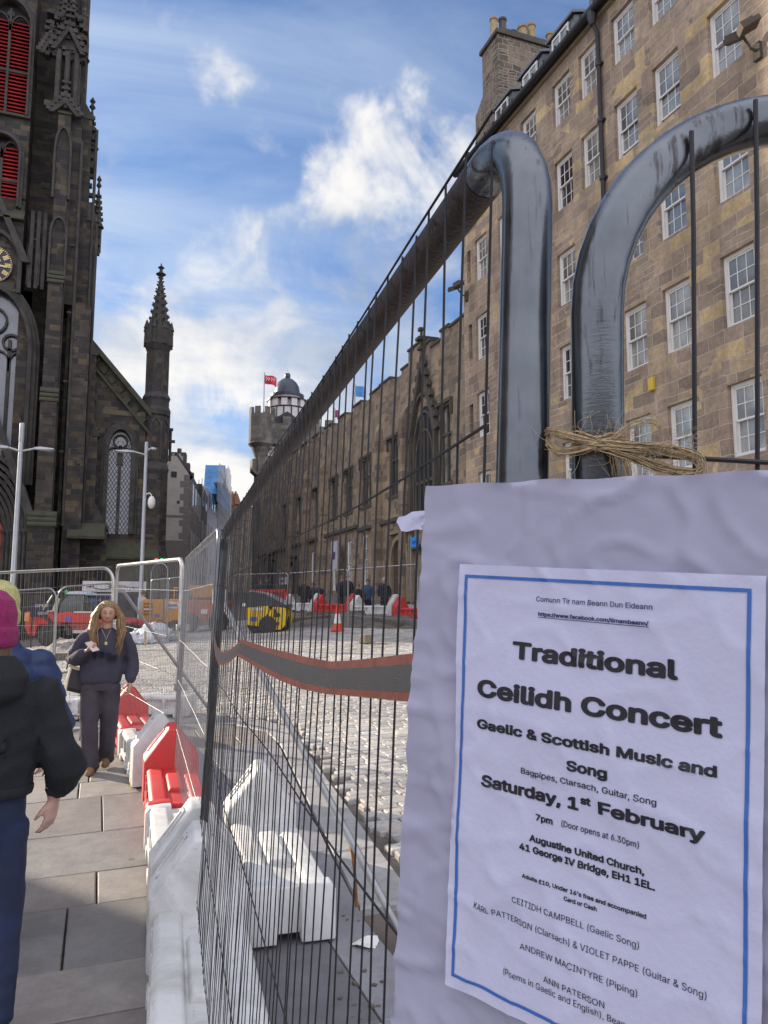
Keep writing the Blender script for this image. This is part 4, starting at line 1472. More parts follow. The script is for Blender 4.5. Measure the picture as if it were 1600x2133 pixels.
    bd.box(Q(214, 850).x, xr - .05, V2 - .02, V2 - .004, Q(250, 865).z, Q(250, 855).z)
    bd.build('patched_band', pm('pale_patch', (0.115, 0.095, 0.065), rough=.9), t, world=True)
    pl = MB()
    zpl = Q(300, 1150).z
    pl.box(xl, Q(330, 1150).x, V2 - .5, V2 - .003, B, zpl - .5)
    pl.prism([(V2 - .002, zpl + .5), (V2 - .62, zpl - .35), (V2 - .62, zpl - .5), (V2 - .002, zpl - .5)], xl, Q(330, 1150).x, 'x')
    pl.build('plinth', ST_MOSS, t, world=True)
    # ---- octagonal turret with crocketed spirelet
    V3 = V2 + .6
    S = lambda px, py: on_y(px, py, V3)
    tx = S(327, 800).x
    r = lambda a, b, py: (S(b, py).x - S(a, py).x) / 2
    zz = lambda py: S(327, py).z
    tm = MB()
    r1, r2 = r(303, 350, 780), r(298, 354, 900)
    T8 = Matrix.Translation((tx, V3, 0)) @ Matrix.Rotation(PI / 8, 4, 'Z')
    tm.lathe([(r2 * 1.28, B), (r2 * 1.28, zz(1160)), (r2 * 1.12, zz(1138)), (r2 * 1.1, zz(985)), (r2 * 1.0, zz(972)), (r2, zz(865))], 8, T8)
    tm.lathe([(r1, zz(866)), (r1, zz(715))], 8, T8)
    tm.build('turret', ST_CHURCH, t, world=True)
    tr = MB()
    tr.lathe([(r2 * 1.14, zz(868)), (r2 * 1.16, zz(858)), (r2 * 1.02, zz(850)), (r2 * 1.02, zz(838)), (r2 * 1.12, zz(832)), (r1 * 1.02, zz(820))], 8, T8)
    tr.lathe([(r1 * 1.02, zz(735)), (r1 * 1.3, zz(720)), (r1 * 1.3, zz(712)), (r1 * 1.05, zz(708))], 8, T8)
    tr.lathe([(r2 * 1.13, zz(985)), (r2 * 1.18, zz(980)), (r2 * 1.02, zz(966))], 8, T8)
    for k in range(8):
        a = k * PI / 4
        T2 = Matrix.Translation((tx, V3, 0)) @ Matrix.Rotation(a, 4, 'Z')
        rr = r1 * 1.12
        # little gables round the foot of the spire, colonnettes on the shaft
        tr.prism([(-.42, zz(712)), (0, zz(672)), (.42, zz(712))], rr - .12, rr + .06, 'y', T2)
        tr.prism([(-.30, zz(880)), (0, zz(868)), (.30, zz(880)), (.30, zz(890)), (0, zz(878)), (-.30, zz(890))], r2 * .92, r2 * 1.0, 'y', T2)
        T3 = Matrix.Translation((tx, V3, 0)) @ Matrix.Rotation(a + PI / 8, 4, 'Z')
        tr.tube([(0, r1 * .98, zz(830)), (0, r1 * .98, zz(735))], .07, 5, T=T3)
        tr.tube([(0, r2 * .98, zz(962)), (0, r2 * .98, zz(870))], .09, 5, T=T3)
        tr.lathe([(.16, zz(722)), (.13, zz(692)), (.2, zz(690)), (.03, zz(672))], 5, T3, c=(0, rr + .05))
    tr.build('turret_trim', ST_TRIM, t, world=True)
    sp = MB()
    rs, ztop = r1 * 1.05, zz(572)
    z0 = zz(708)
    sp.lathe([(rs, z0), (rs * .93, zz(690)), (rs * .06, ztop)], 8, T8)
    n = 9
    for k in range(n):
        for q in range(8):
            f_ = (k + .5 * (q % 2)) / n
            z = z0 + (ztop - z0) * (f_ + .05)
            rr = rs * (1 - f_) * .95
            a = q * PI / 4 + PI / 8
            s_ = .125 - .06 * f_
            T4 = Matrix.Translation((tx + rr * math.cos(a), V3 + rr * math.sin(a), z)) @ Matrix.Rotation(a, 4, 'Z') @ Matrix.Rotation(-.7, 4, 'Y')
            sp.prism([(-s_ * .4, -s_ * .6), (s_ * 1.9, -s_ * .3), (s_ * 1.5, s_ * .7), (-s_ * .4, s_ * .5)], -s_ * .6, s_ * .6, 'y', T4)
    sp.lathe([(.1, ztop - .3), (.12, ztop - .1), (.34, ztop + .05), (.12, ztop + .2), (.09, ztop + .4), (.22, ztop + .5), (.05, ztop + .65), (.03, ztop + .8)], 8, c=(tx, V3))
    sp.build('spirelet', ST_TRIM, t, world=True)
    # side finial crosses down the turret's far side
    fn = MB()
    for px, py in ((352, 895), (356, 920)):
        q = S(px, py)
        fn.tube([(q.x, V3 + .3, q.z - 1.2), (q.x, V3 + .3, q.z + .9)], .09, 5)
        fn.box(q.x - .28, q.x + .28, V3 + .2, V3 + .4, q.z, q.z + .16)
    fn.build('finial', ST_TRIM, t, world=True)
    # ironwork railing along the church foot
    rl = thing('iron_railing', 'black iron railing along the foot of the dark church', 'railing', (-3, V - 4.2, 0))
    rb = MB()
    y = V - 4.2
    x = -8.0
    while x < 4.5:
        zb = g(x, y)
        rb.box(x - .015, x + .015, y - .015, y + .015, zb - .05, zb + 1.55)
        x += .16
    for zz_ in (.35, 1.35):
        rb.add([(-8, y - .02, g(-8, y) + zz_), (4.5, y - .02, g(4.5, y) + zz_), (4.5, y + .02, g(4.5, y) + zz_), (-8, y + .02, g(-8, y) + zz_), (-8, y - .02, g(-8, y) + zz_ + .05), (4.5, y - .02, g(4.5, y) + zz_ + .05), (4.5, y + .02, g(4.5, y) + zz_ + .05), (-8, y + .02, g(-8, y) + zz_ + .05)],
               [(3, 2, 1, 0), (4, 5, 6, 7), (0, 1, 5, 4), (1, 2, 6, 5), (2, 3, 7, 6), (3, 0, 4, 7)])
    rb.build('bars', M_black, rl, world=True)


build_church()


# ================================================================ houses further up on the left, and the end of the street
def oblique_house(name, label, a, b, z0, z1, depth, mat, rows, colsn, winmat, cat='building', roof=None, ww=.45):
    """front wall from ground point a to b (xy), facing to its right-hand side, with window grid"""
    a, b = Vector((*a, 0)), Vector((*b, 0))
    L = (b - a).length
    ang = math.atan2((b - a).y, (b - a).x)
    t = thing(name, label, cat, (a.x, a.y, 0), ang)
    mb = MB()
    mb.box(0, L, 0, depth, z0, z1)
    mb.build('wall', mat, t)
    for r in range(rows):
        for c in range(colsn):
            x = L * (c + .5) / colsn
            z = z0 + (z1 - z0) * (r + .35) / rows + .3
            h = (z1 - z0) / rows * .55
            w = L / colsn * ww
            f = MB()
            f.box(x - w / 2, x + w / 2, -.04, -.004, z, z + h)
            fo = f.build('window', winmat, t)
            p = MB()
            for q in (0, 1):
                p.box(x - w / 2 + .08 + q * (w / 2 - .04), x - .04 + q * (w / 2 - .04), -.06, -.041, z + .08, z + h - .08)
            p.build('pane', M_glass, fo)
    return t, L


def build_far():
    # cream gable
    V = 66.0
    P = lambda px, py: on_y(px, py, V)
    t = thing('cream_house', 'cream harled gable house with stone quoins just right of the church turret', 'house', P(380, 1200) * 1.0)
    x0, x1 = P(345, 1100).x, P(392, 1100).x
    zc, zt = P(357, 949).z, P(392, 990).z
    mb = MB()
    mb.prism([(x0 - 3, 0), (x1, 0), (x1, zt), (P(368, 952).x, zc), (x0 - 3, zc)], V, V + 9, 'y')
    mb.build('wall', M_cream, t, world=True)
    q = MB()
    z = .2
    k = 0
    while z < zt:
        w = .75 if k % 2 else .45
        q.box(x1 - w, x1 + .02, V - .03, V + .5, z, z + .5)
        z += .55
        k += 1
    q.box(x0 - 3, x1 + .01, V - .035, V - .004, P(370, 1075).z - .1, P(370, 1075).z + .08)
    q.box(x0 - 3, x1 + .03, V - .05, V - .005, 0, P(370, 1126).z)
    q.build('quoin', pm('grey_quoin', (.17, .15, .14), rough=.9), t, world=True)
    r = MB()
    r.prism([(P(366, 950).x, zc + .1), (x1 + .3, zt - .1), (x1 + .3, zt + .15), (P(366, 950).x, zc + .4)], V + .2, V + 9, 'y')
    r.build('roof', M_slate, t, world=True)
    c = MB()
    c.box(P(362, 950).x, P(382, 960).x, V + .3, V + 1.5, zt, P(380, 949).z)
    for px in (364, 370, 377):
        c.lathe([(.17, P(px, 950).z), (.13, P(px, 941).z)], 8, c=(P(px, 945).x, V + .9))
    c.build('chimney', M_cream, t, world=True)
    w = MB()
    a, b = P(357, 982), P(368, 994)
    w.box(a.x, b.x, V - .06, V - .004, b.z, a.z)
    w.box(P(369, 1043).x, P(374, 1048).x, V - .05, V - .004, P(370, 1049).z, P(370, 1043).z)
    w.build('window', M_dark, t, world=True)
    # row of houses bending to the right
    G = lambda px, y: (on_y(px, 1200, y).x, y)
    pinkish = stone('far_row_stone', [(.21, .175, .165), (.25, .21, .19), (.18, .15, .14)], bw=.8, bh=.35, soot=.3)
    t, L = oblique_house('stone_house', 'pinkish stone house with tall windows and dark chimneys next to the cream gable', G(393, 66), G(415, 78), 0, on_y(415, 1040, 78).z, 8, pinkish, 3, 4, pm('grey_sash', (.3, .3, .31)))
    mb = MB()
    zt = on_y(415, 1040, 78).z
    z2 = on_y(393, 972, 66).z
    mb.prism([(0, zt), (L, zt), (L, zt + 1.2), (0, z2)], 0.3, 5, 'y')
    mb.build('roof', M_slate, t)
    mb = MB()
    for x, w, px, py in ((.6, 1.2, 397, 942), (4.5, 1.0, 408, 962), (9.0, 1.0, 417, 980)):
        Y = 66 + x * .85
        mb.box(x, x + w, .6, 2.0, zt - 1, on_y(px, py, Y).z)
        mb.tube([(x + w / 2, 1.2, on_y(px, py, Y).z), (x + w / 2, 1.2, on_y(px, py - 10, Y).z)], .2, 6)
    mb.build('chimney', pm('sooty_chimney', (.09, .08, .075), rough=.9), t)
    dk = stone('dark_house_stone', [(.05, .05, .055), (.07, .065, .065)], soot=.4)
    t, L = oblique_house('dark_house', 'narrow dark house front between the stone house and the scaffolded one', G(415, 78), G(428, 87), 0, on_y(420, 1020, 82).z, 7, dk, 4, 2, pm('pale_sash', (.35, .36, .38)))
    pale = pm('pale_lilac_render', (.34, .31, .34), rough=.9, var=.1)
    t, L = oblique_house('scaffolded_house', 'pale rendered house wrapped in scaffolding with bright blue sheeting on its upper floors', G(428, 87), G(459, 107), 0, on_y(440, 1040, 96).z, 8, pale, 4, 6, pm('lilac_blind', (.45, .43, .5)), ww=.35)
    bl = MB()
    za, zb = on_y(432, 1020, 88).z, on_y(455, 1068, 107).z
    z2a, z2b = on_y(425, 1046, 88).z, on_y(459, 1070, 107).z
    bl.add([(0, -1.0, z2a), (L, -1.0, z2b), (L, -1.0, z2b + 2.6), (0, -1.0, z2a + 2.2), (0, -1.1, z2a), (L, -1.1, z2b), (L, -1.1, z2b + 2.6), (0, -1.1, z2a + 2.2)],
           [(3, 2, 1, 0), (4, 5, 6, 7), (0, 1, 5, 4), (1, 2, 6, 5), (2, 3, 7, 6), (3, 0, 4, 7)])
    bl.prism([(L * .35, z2a + 1.9), (L * .75, z2a + 1.6), (L * .72, z2a + 3.6), (L * .62, z2a + 6.4), (L * .56, z2a + 6.2), (L * .5, z2a + 3.6)], -.9, 1.5, 'y')
    bl.build('blue_sheeting', pm('blue_sheet', (.055, .19, .42), rough=.6, var=.4, vs=.8), t)
    sc = MB()
    rnd = random.Random(4)
    for k in range(13):
        x = L * k / 12
        h = on_y(428 + 31 * k / 12, 962 + 10 * rnd.random() + k * .6, 87 + 20 * k / 12).z
        h = min(h, z2a + rnd.uniform(4.5, 8.0))
        sc.tube([(x, -1.2, 0), (x, -1.2, h)], .05, 4)
        if k % 2:
            sc.tube([(x, 1.2, z2a), (x, 1.2, h + rnd.uniform(-2, .5))], .05, 4)
    for z in np.arange(2.2, z2a + 4.5, 2.1):
        sc.tube([(0, -1.22, z), (L, -1.22, z)], .045, 4)
    sc.build('scaffold_poles', M_steel, t)
    pl = MB()
    for z in (z2a + 3.1,):
        pl.box(L * .3, L * .98, -1.2, 0, z, z + .12)
    pl.build('scaffold_boards', pm('scaffold_timber', (.28, .22, .14)), t)
    # closing buildings at the end of the street
    far = stone('far_end_stone', [(.15, .125, .10), (.11, .095, .08), (.18, .15, .115)], soot=.5)
    V = 125.0
    P = lambda px, py: on_y(px, py, V)
    t = thing('street_end_house', 'brown house with turrets closing the far end of the street', 'house', P(485, 1200))
    mb = MB()
    mb.prism([(P(458, 1100).x - 3, 0), (P(560, 1100).x, 0), (P(560, 1100).x, P(520, 1062).z), (P(501, 1055).x, P(501, 1050).z), (P(497, 1036).x, P(497, 1036).z), (P(487, 1036).x, P(487, 1031).z), (P(477, 1028).x, P(477, 1028).z), (P(470, 1040).x, P(470, 1040).z), (P(458, 1045).x, P(458, 1048).z), (P(458, 1100).x - 3, P(458, 1048).z)], V, V + 12, 'y')
    mb.build('wall', far, t, world=True)
    mb = MB()
    mb.lathe([(1.6, P(475, 1040).z - 1), (1.6, P(475, 1028).z), (1.2, P(475, 1026).z), (.05, P(475, 1017).z)], 8, c=(P(475, 1030).x, V + 1))
    for px in (486, 493):
        mb.tube([(P(px, 1030).x, V + 1, P(px, 1035).z), (P(px, 1030).x, V + 1, P(px, 1022).z)], .2, 5)
    mb.prism([(P(488, 1040).x, P(488, 1035).z), (P(494, 1030).x, P(494, 1028).z), (P(501, 1040).x, P(501, 1048).z), (P(501, 1040).x, P(501, 1052).z), (P(488, 1040).x, P(488, 1050).z)], V - .5, V + 6, 'y')
    mb.build('turret_roof', pm('rusty_tiles', (.2, .1, .07), rough=.9), t, world=True)
    mb = MB()
    for px in (462, 468, 474):
        mb.box(P(px, 1075).x, P(px + 3, 1075).x, V - .1, V - .004, P(px, 1075).z, P(px, 1062).z)
    mb.box(P(459, 1080).x, P(477, 1080).x, V - .12, V - .02, P(465, 1058).z, P(465, 1052).z)
    mb.build('window', M_dark, t, world=True)
    # street front on the near left, whose shadow covers the foreground
    t = thing('corner_tenement', 'grey stone tenement on the near left side of the street that shades the pavement', 'building', (-10, 10, 0))
    holes = []
    mb = MB()
    T = Matrix.Translation((-9.2, 0, 0)) @ Matrix.Rotation(PI, 4, 'Z')
    for z in (1.2, 4.6, 8.0, 11.4):
        for y in np.arange(-17.2, -8, 2.6):
            holes.append((y, y + 1.1, z, z + 1.9))
    wall_holes(mb, 0, [-18.2, -6.5], [-.5, 17], holes, .25, T)
    mb.box(-20, -9.5, 6.5, 18.2, -.5, 16.9)
    mb.build('wall', ST_CAST, t, world=True)
    for y0, y1, z0, z1 in holes:
        p = MB()
        p.box(-9.42, -9.38, -y1 + .03, -y0 - .03, z0 + .03, z1 - .03)
        p.build('window', M_glass, t, world=True)
    mb = MB()
    mb.prism([(-9.0, 17), (-14.5, 21), (-20, 17)], 6.5, 18.2, 'y')
    mb.build('roof', M_slate, t, world=True)


build_far()

# ================================================================ fences, barriers, poster
M_wire = pm('wire_dark', (0.022, 0.021, 0.024), rough=0.55, metal=0.2, var=0.3, vs=30)


def tube_steel():
    m, nt, b = newmat('weathered_steel_tube')
    tc = nd(nt, 'ShaderNodeTexCoord')
    o = tc.outputs['Object']
    n = nd(nt, 'ShaderNodeTexNoise', {'Vector': o, 'Scale': 9.0, 'Detail': 8.0, 'Roughness': 0.65})
    ms = nd(nt, 'ShaderNodeMapping', {0: o, 3: (1, 1, 0.05)})
    st = nd(nt, 'ShaderNodeTexNoise', {'Vector': ms.outputs[0], 'Scale': 120.0, 'Detail': 4.0, 'Roughness': 0.6})
    mr = nd(nt, 'ShaderNodeMapping', {0: o, 3: (0.12, 0.12, 1)})
    rg = nd(nt, 'ShaderNodeTexNoise', {'Vector': mr.outputs[0], 'Scale': 420.0, 'Detail': 3.0, 'Roughness': 0.7})
    sp = nd(nt, 'ShaderNodeTexVoronoi', {'Vector': o, 'Scale': 55.0})
    c = ramp(nt, n.outputs[0], [(0.3, (0.085, 0.096, 0.108)), (0.7, (0.175, 0.19, 0.205))])
    c = mixc(nt, nd(nt, 'ShaderNodeMapRange', {0: sp.outputs['Color'], 1: 0.2, 2: 0.9, 3: 0, 4: .12}).outputs[0], c, (0.14, 0.155, 0.17))
    c = mixc(nt, nd(nt, 'ShaderNodeMapRange', {0: st.outputs[0], 1: 0.56, 2: 0.66, 3: 0, 4: .75}).outputs[0], c, (0.035, 0.028, 0.026))
    rn = nd(nt, 'ShaderNodeTexNoise', {'Vector': o, 'Scale': 4.5, 'Detail': 10.0, 'Roughness': 0.72, 'Distortion': 0.8})
    rf = nd(nt, 'ShaderNodeMapRange', {0: rn.outputs[0], 1: 0.60, 2: 0.70, 3: 0, 4: .85}).outputs[0]
    c = mixc(nt, rf, c, (0.10, 0.05, 0.028))
    nt.links.new(c, b.inputs['Base Color'])
    mt = math_n(nt, 'SUBTRACT', 0.85, math_n(nt, 'MULTIPLY', rf, 0.8))
    nt.links.new(mt, b.inputs['Metallic'])
    r = math_n(nt, 'ADD', nd(nt, 'ShaderNodeMapRange', {0: n.outputs[0], 1: 0.3, 2: 0.7, 3: 0.15, 4: 0.30}).outputs[0], math_n(nt, 'MULTIPLY', rf, 0.4))
    nt.links.new(r, b.inputs['Roughness'])
    h = math_n(nt, 'ADD', math_n(nt, 'MULTIPLY', rg.outputs[0], 0.55), math_n(nt, 'MULTIPLY', st.outputs[0], 0.5))
    bn = nd(nt, 'ShaderNodeBump', {'Strength': 0.16, 'Distance': 0.0012, 'Height': h})
    b2 = nd(nt, 'ShaderNodeBump', {'Strength': 0.25, 'Distance': 0.003, 'Height': n.outputs[0], 'Normal': bn.outputs[0]})
    nt.links.new(b2.outputs[0], b.inputs['Normal'])
    return m


M_tube = tube_steel()
M_bright = pm('bright_galvanised', (0.50, 0.50, 0.48), rough=0.38, metal=0.8, var=0.15, vs=20, dirt=0.3, dcol=(0.25, 0.24, 0.22), ds=6)
M_wgal = pm('galvanised_wire', (0.34, 0.34, 0.34), rough=0.45, metal=0.6, var=0.2, vs=20)


def plastic(name, col, dirt=0.55):
    m, nt, b = newmat(name)
    tc = nd(nt, 'ShaderNodeTexCoord')
    n = nd(nt, 'ShaderNodeTexNoise', {'Vector': tc.outputs['Object'], 'Scale': 3.0, 'Detail': 9.0, 'Roughness': 0.7, 'Distortion': 0.6})
    f = nd(nt, 'ShaderNodeMapRange', {0: n.outputs[0], 1: 0.45, 2: 0.78, 3: 0, 4: dirt}).outputs[0]
    mp = nd(nt, 'ShaderNodeMapping', {0: tc.outputs['Object'], 3: (9, 2.0, 9)})
    s = nd(nt, 'ShaderNodeTexNoise', {'Vector': mp.outputs[0], 'Scale': 5.0, 'Detail': 6.0, 'Roughness': 0.75})
    f2 = nd(nt, 'ShaderNodeMapRange', {0: s.outputs[0], 1: 0.60, 2: 0.70, 3: 0, 4: dirt}).outputs[0]
    c = mixc(nt, f, (*col, 1), (col[0] * .45 + .03, col[1] * .45 + .03, col[2] * .42 + .025, 1))
    c = mixc(nt, f2, c, (col[0] * .55 + .02, col[1] * .5 + .02, col[2] * .45 + .02, 1))
    nt.links.new(c, b.inputs['Base Color'])
    rr = nd(nt, 'ShaderNodeMapRange', {0: n.outputs[0], 1: 0.3, 2: 0.7, 3: 0.38, 4: 0.62}).outputs[0]
    nt.links.new(rr, b.inputs['Roughness'])
    b.inputs['Subsurface Weight'].default_value = 0.12
    b.inputs['Subsurface Radius'].default_value = (0.02, 0.015, 0.012)
    bn = nd(nt, 'ShaderNodeBump', {'Strength': 0.12, 'Distance': 0.01, 'Height': s.outputs[0]})
    nt.links.new(bn.outputs[0], b.inputs['Normal'])
    return m


M_bwhite = plastic('white_barrier_plastic', (0.60, 0.60, 0.59), .85)
M_bred = plastic('red_barrier_plastic', (0.52, 0.032, 0.030))
M_yel = pm('yellow_plastic', (0.62, 0.42, 0.03), rough=.5)


def heras(name, label, A, B, H, lean=0.0, top0=None, mats=(M_steel, M_wgal), nw=34, wr=0.0018, rt=0.021, rc=0.1, side=-1, hz=(.30, .75, 1.1, 1.5, 1.85), group=None, wob=0.0, seg=10, sag=0.0, lattice_top=True, extra=(), wire_seg=4, rail_mat=None):
    """panel whose top rail runs from A to B (world points); H = height; lean = sideways shift per metre of height"""
    A, B = Vector(A), Vector(B)
    L = (B - A).length
    d = (B - A).normalized()
    rgt = Vector((d.y, -d.x, 0)).normalized()
    U = (Vector((0, 0, 1)) + rgt * lean).normalized()
    base = A - U * H
    t = thing(name, label, 'fence panel', base, 0, group)
    nrm = rgt * side
    rnd = random.Random(hash(name + label) % 1000 if False else len(label) * 7 + int(L * 100))

    def S(s, h, off=0.0):
        return A + d * s - U * h + nrm * off
    f = MB()
    path = [S(0, H)]
    n = 9
    for k in range(n + 1):
        a = k / n * PI / 2
        path.append(S(rc * (1 - math.cos(a)), rc * (1 - math.sin(a))))
    rail = [S(rc + (L - 2 * rc) * k / 9, 0, 0) - U * sag * math.sin(PI * k / 9) for k in range(1, 9)]
    tail = []
    for k in range(n + 1):
        a = k / n * PI / 2
        tail.append(S(L - rc * (1 - math.sin(a)), rc * (1 - math.cos(a))))
    tail.append(S(L, H))
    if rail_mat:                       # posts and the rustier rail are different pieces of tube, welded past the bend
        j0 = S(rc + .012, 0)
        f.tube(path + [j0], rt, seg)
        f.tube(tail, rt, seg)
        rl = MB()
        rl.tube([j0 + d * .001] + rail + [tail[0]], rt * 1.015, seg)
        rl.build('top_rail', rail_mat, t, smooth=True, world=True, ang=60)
    else:
        f.tube(path + rail + tail, rt, seg)
    f.tube([S(rt, H - .02), S(L - rt, H - .02)], rt, 8)
    for (s0, h0, s1, h1) in extra:
        f.tube([S(s0, h0), S(s1, h1)], rt * .9, 8)
    f.build('frame', mats[0], t, smooth=True, world=True, ang=60)
    w = MB()
    o = rt + wr
    for k in range(nw + 1):
        s = .03 + (L - .06) * k / nw
        inset = 0
        if s < rc:
            inset = rc - math.sqrt(max(rc * rc - (rc - s) ** 2, 0))
        if L - s < rc:
            inset = rc - math.sqrt(max(rc * rc - (rc - (L - s)) ** 2, 0))
        pts = []
        ph, am = rnd.uniform(0, 6), wob * rnd.uniform(.3, 1)
        st = 12 if wob else 2
        for j in range(st + 1):
            h = -.012 + inset + (H - .1 - inset) * j / st
            pts.append(S(s + am * math.sin(ph + j * .9) * min(1, j / 2), h, o + am * .6 * math.sin(ph * 2 + j * .7)))
        w.tube(pts, wr, wire_seg)
    for h in ([-.008] if lattice_top else []) + list(hz):
        pts = []
        ph = rnd.uniform(0, 6)
        st = 16 if wob else 1
        for j in range(st + 1):
            pts.append(S(.02 + (L - .04) * j / st, h + wob * .8 * math.sin(ph + j), o + wr * 2))
        w.tube(pts, wr * 1.15, wire_seg)
    w.build('wire_mesh', mats[1], t, world=True, smooth=True)
    return t, S


def LP(x, y, z):
    v = local(x, y)
    return (v.x, v.y, z)


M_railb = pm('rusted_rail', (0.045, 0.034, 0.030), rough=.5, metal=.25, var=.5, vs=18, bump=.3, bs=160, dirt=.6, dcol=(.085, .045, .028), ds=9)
# ---- the long dark panel running away along the pavement, leaning a little toward the road
N = W(1103, 240, .655)
F = W(468, 1113, 4.15)
F.z = N.z - .035
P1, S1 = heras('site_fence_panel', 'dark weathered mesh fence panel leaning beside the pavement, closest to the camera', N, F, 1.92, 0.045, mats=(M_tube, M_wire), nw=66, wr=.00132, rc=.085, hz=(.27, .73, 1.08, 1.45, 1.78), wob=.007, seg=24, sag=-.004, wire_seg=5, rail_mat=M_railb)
Q1 = LP(-.90, 4.22, 2.17)
Q2 = LP(-1.87, 7.3, 2.19)
heras('site_fence_panel', 'grey mesh fence panel standing in the red and white barriers behind the dark leaning one', Q1, Q2, 1.92, 0.03, mats=(M_tube, M_wgal), nw=46, wr=.0013, rc=.09, wob=.003)
Q3 = LP(-1.93, 7.36, 2.2)
Q4 = LP(-3.50, 10.1, 2.28)
heras('site_fence_panel', 'bright galvanised fence panel with a sunlit top rail behind the walking woman', Q3, Q4, 1.95, 0.0, mats=(M_bright, M_wgal), nw=48, wr=.0016, rc=.11)
Q5 = LP(-3.58, 10.2, 2.26)
Q6 = LP(-7.0, 11.6, 2.20)
heras('site_fence_panel', 'galvanised fence panel with rounded corner at the left edge above the pink hat', Q5, Q6, 1.95, 0.0, mats=(M_bright, M_wgal), nw=48, wr=.0016, rc=.2)
# clips and short bars that join neighbouring panels
mb = MB()
c = Vector(LP(-1.9, 7.33, 1.15))
for z in (1.0, 1.55):
    mb.box(-.06, .06, -.035, .035, -.03, .03, Matrix.Translation((c.x, c.y, z)))
    mb.tube([(c.x - .03, c.y - .06, z), (c.x - .03, c.y + .06, z)], .012, 6)
tag(mb.build('fence_clip', M_steel, bevel=.006), 'steel clamp joining two fence panels where the line of barriers bends', 'clamp')
# the round-topped panel that carries the notice
leg = W(1246, 1000, .61)
leg_top = W(1244, 655, .604)
U_ = (leg_top - leg).normalized()
rd = local(.955, .295).normalized()
A = leg_top + U_ * .19
t = thing('site_fence_panel', 'round-cornered dark steel fence panel that carries the concert notice, at the right edge', 'fence panel', leg - U_ * 1.55)
path = [leg - U_ * 1.5, leg]
for k in range(15):
    a = k / 14 * PI / 2
    path.append(leg_top + U_ * (.19 * math.sin(a)) + rd * (.25 * (1 - math.cos(a))))
path += [path[-1] + rd * .5, path[-1] + rd * 1.5]
f = MB()
f.tube(path, .0205, 28)
fr = f.build('frame', M_tube, t, smooth=True, world=True, ang=60)
w = MB()
nn = rd.cross(U_).normalized()
if nn.dot(-ray(1243, 700)) < 0:
    nn = -nn
for k in range(16):
    s = .070 + .061 * k
    top = .19 * math.sqrt(max(0, 1 - (1 - min(s / .25, 1)) ** 2)) if s < .25 else .19
    p0 = leg_top + rd * s + nn * .023
    w.tube([p0 + U_ * (top + .012), p0 + U_ * (top * .5) + rd * .002, p0 - U_ * .25 + rd * .004, p0 - U_ * 1.5], .0019, 6)
for h in (.110, .40, .76, 1.2):
    w.tube([leg_top - U_ * h + nn * .026 + rd * .0, leg_top - U_ * (h - .004) + nn * .026 + rd * .7, leg_top - U_ * h + nn * .026 + rd * 1.5], .0021, 6)
w.build('wire_mesh', M_wire, t, world=True, smooth=True)

# ---- stabiliser bar on the road side, and a rusty setting-out pin
a, b = Vector(LP(-1.17, 5.5, 1.82)), Vector(LP(.10, 4.10, .09))
mb = MB()
mb.tube([a, a.lerp(b, .5) + Vector((0, 0, .004)), b], .021, 12)
mb.box(-.05, .05, -.02, .02, -.05, .05, Matrix.Translation(a))
br = tag(mb.build('fence_stay', M_steel, smooth=True), 'long steel stay sloping from the fence down to the kerb', 'fence stay')
mb = MB()
a, b = Vector(LP(-3.47, 10.2, 1.98)), Vector(LP(-2.42, 11.15, .22))
mb.tube([a, b], .021, 10)
mb.box(-.045, .045, -.02, .02, -.05, .05, Matrix.Translation(a))
tag(mb.build('fence_stay', M_steel, smooth=True), 'steel stay sloping to the right behind the sunlit fence panel', 'fence stay')
q = gp(746, 1890)
top_ = W(734, 1750, 4.25)
mb = MB()
mb.tube([(q.x, q.y, q.z - .2), (q.x - .012, q.y + .01, q.z + .13), (q.x - .03, q.y + .02, q.z + .31)], .009, 6)
mb.box(-.014, .014, -.014, .014, -.012, .012, Matrix.Translation((q.x - .03, q.y + .02, q.z + .31)))
tag(mb.build('steel_pin', pm('rust', (0.22, 0.09, 0.03), rough=.9, var=.4, vs=20), smooth=True), 'rusty steel pin standing at the end of the kerb', 'pin')
q = gp(762, 1970)
mb = MB()
vs = [(q.x + .07 * math.cos(a) * (1 + .25 * math.sin(3 * a)), q.y + .06 * math.sin(a), q.z + .012 + .012 * math.sin(2 * a)) for a in np.linspace(0, 2 * PI, 12)[:-1]]
mb.add(vs + [(x, y, z + .003) for x, y, z in vs], [tuple(range(11)), tuple(range(21, 10, -1))] + [(i, (i + 1) % 11, (i + 1) % 11 + 11, i + 11) for i in range(11)])
tag(mb.build('paper_scrap', M_white), 'torn scrap of white paper lying on the paving by the soil pit', 'litter')
rnd = random.Random(2)
mb = MB()
for k in range(46):
    px, py = rnd.uniform(700, 800), rnd.uniform(1860, 2125)
    q = gp(px, py)
    if q.x < 1.42 and rnd.random() < .45:
        continue
    s = rnd.uniform(.004, .013)
    mb.box(-s, s, -s * .8, s * .8, 0, s * 1.1, Matrix.Translation((q.x, q.y, q.z - .002 if q.x < 1.4 else q.z - .13)) @ Matrix.Rotation(rnd.uniform(0, 3), 4, 'Z'))
tag(mb.build('gravel', M_dirt), 'loose dark gravel scattered by the soil pit', 'gravel', kind='stuff')


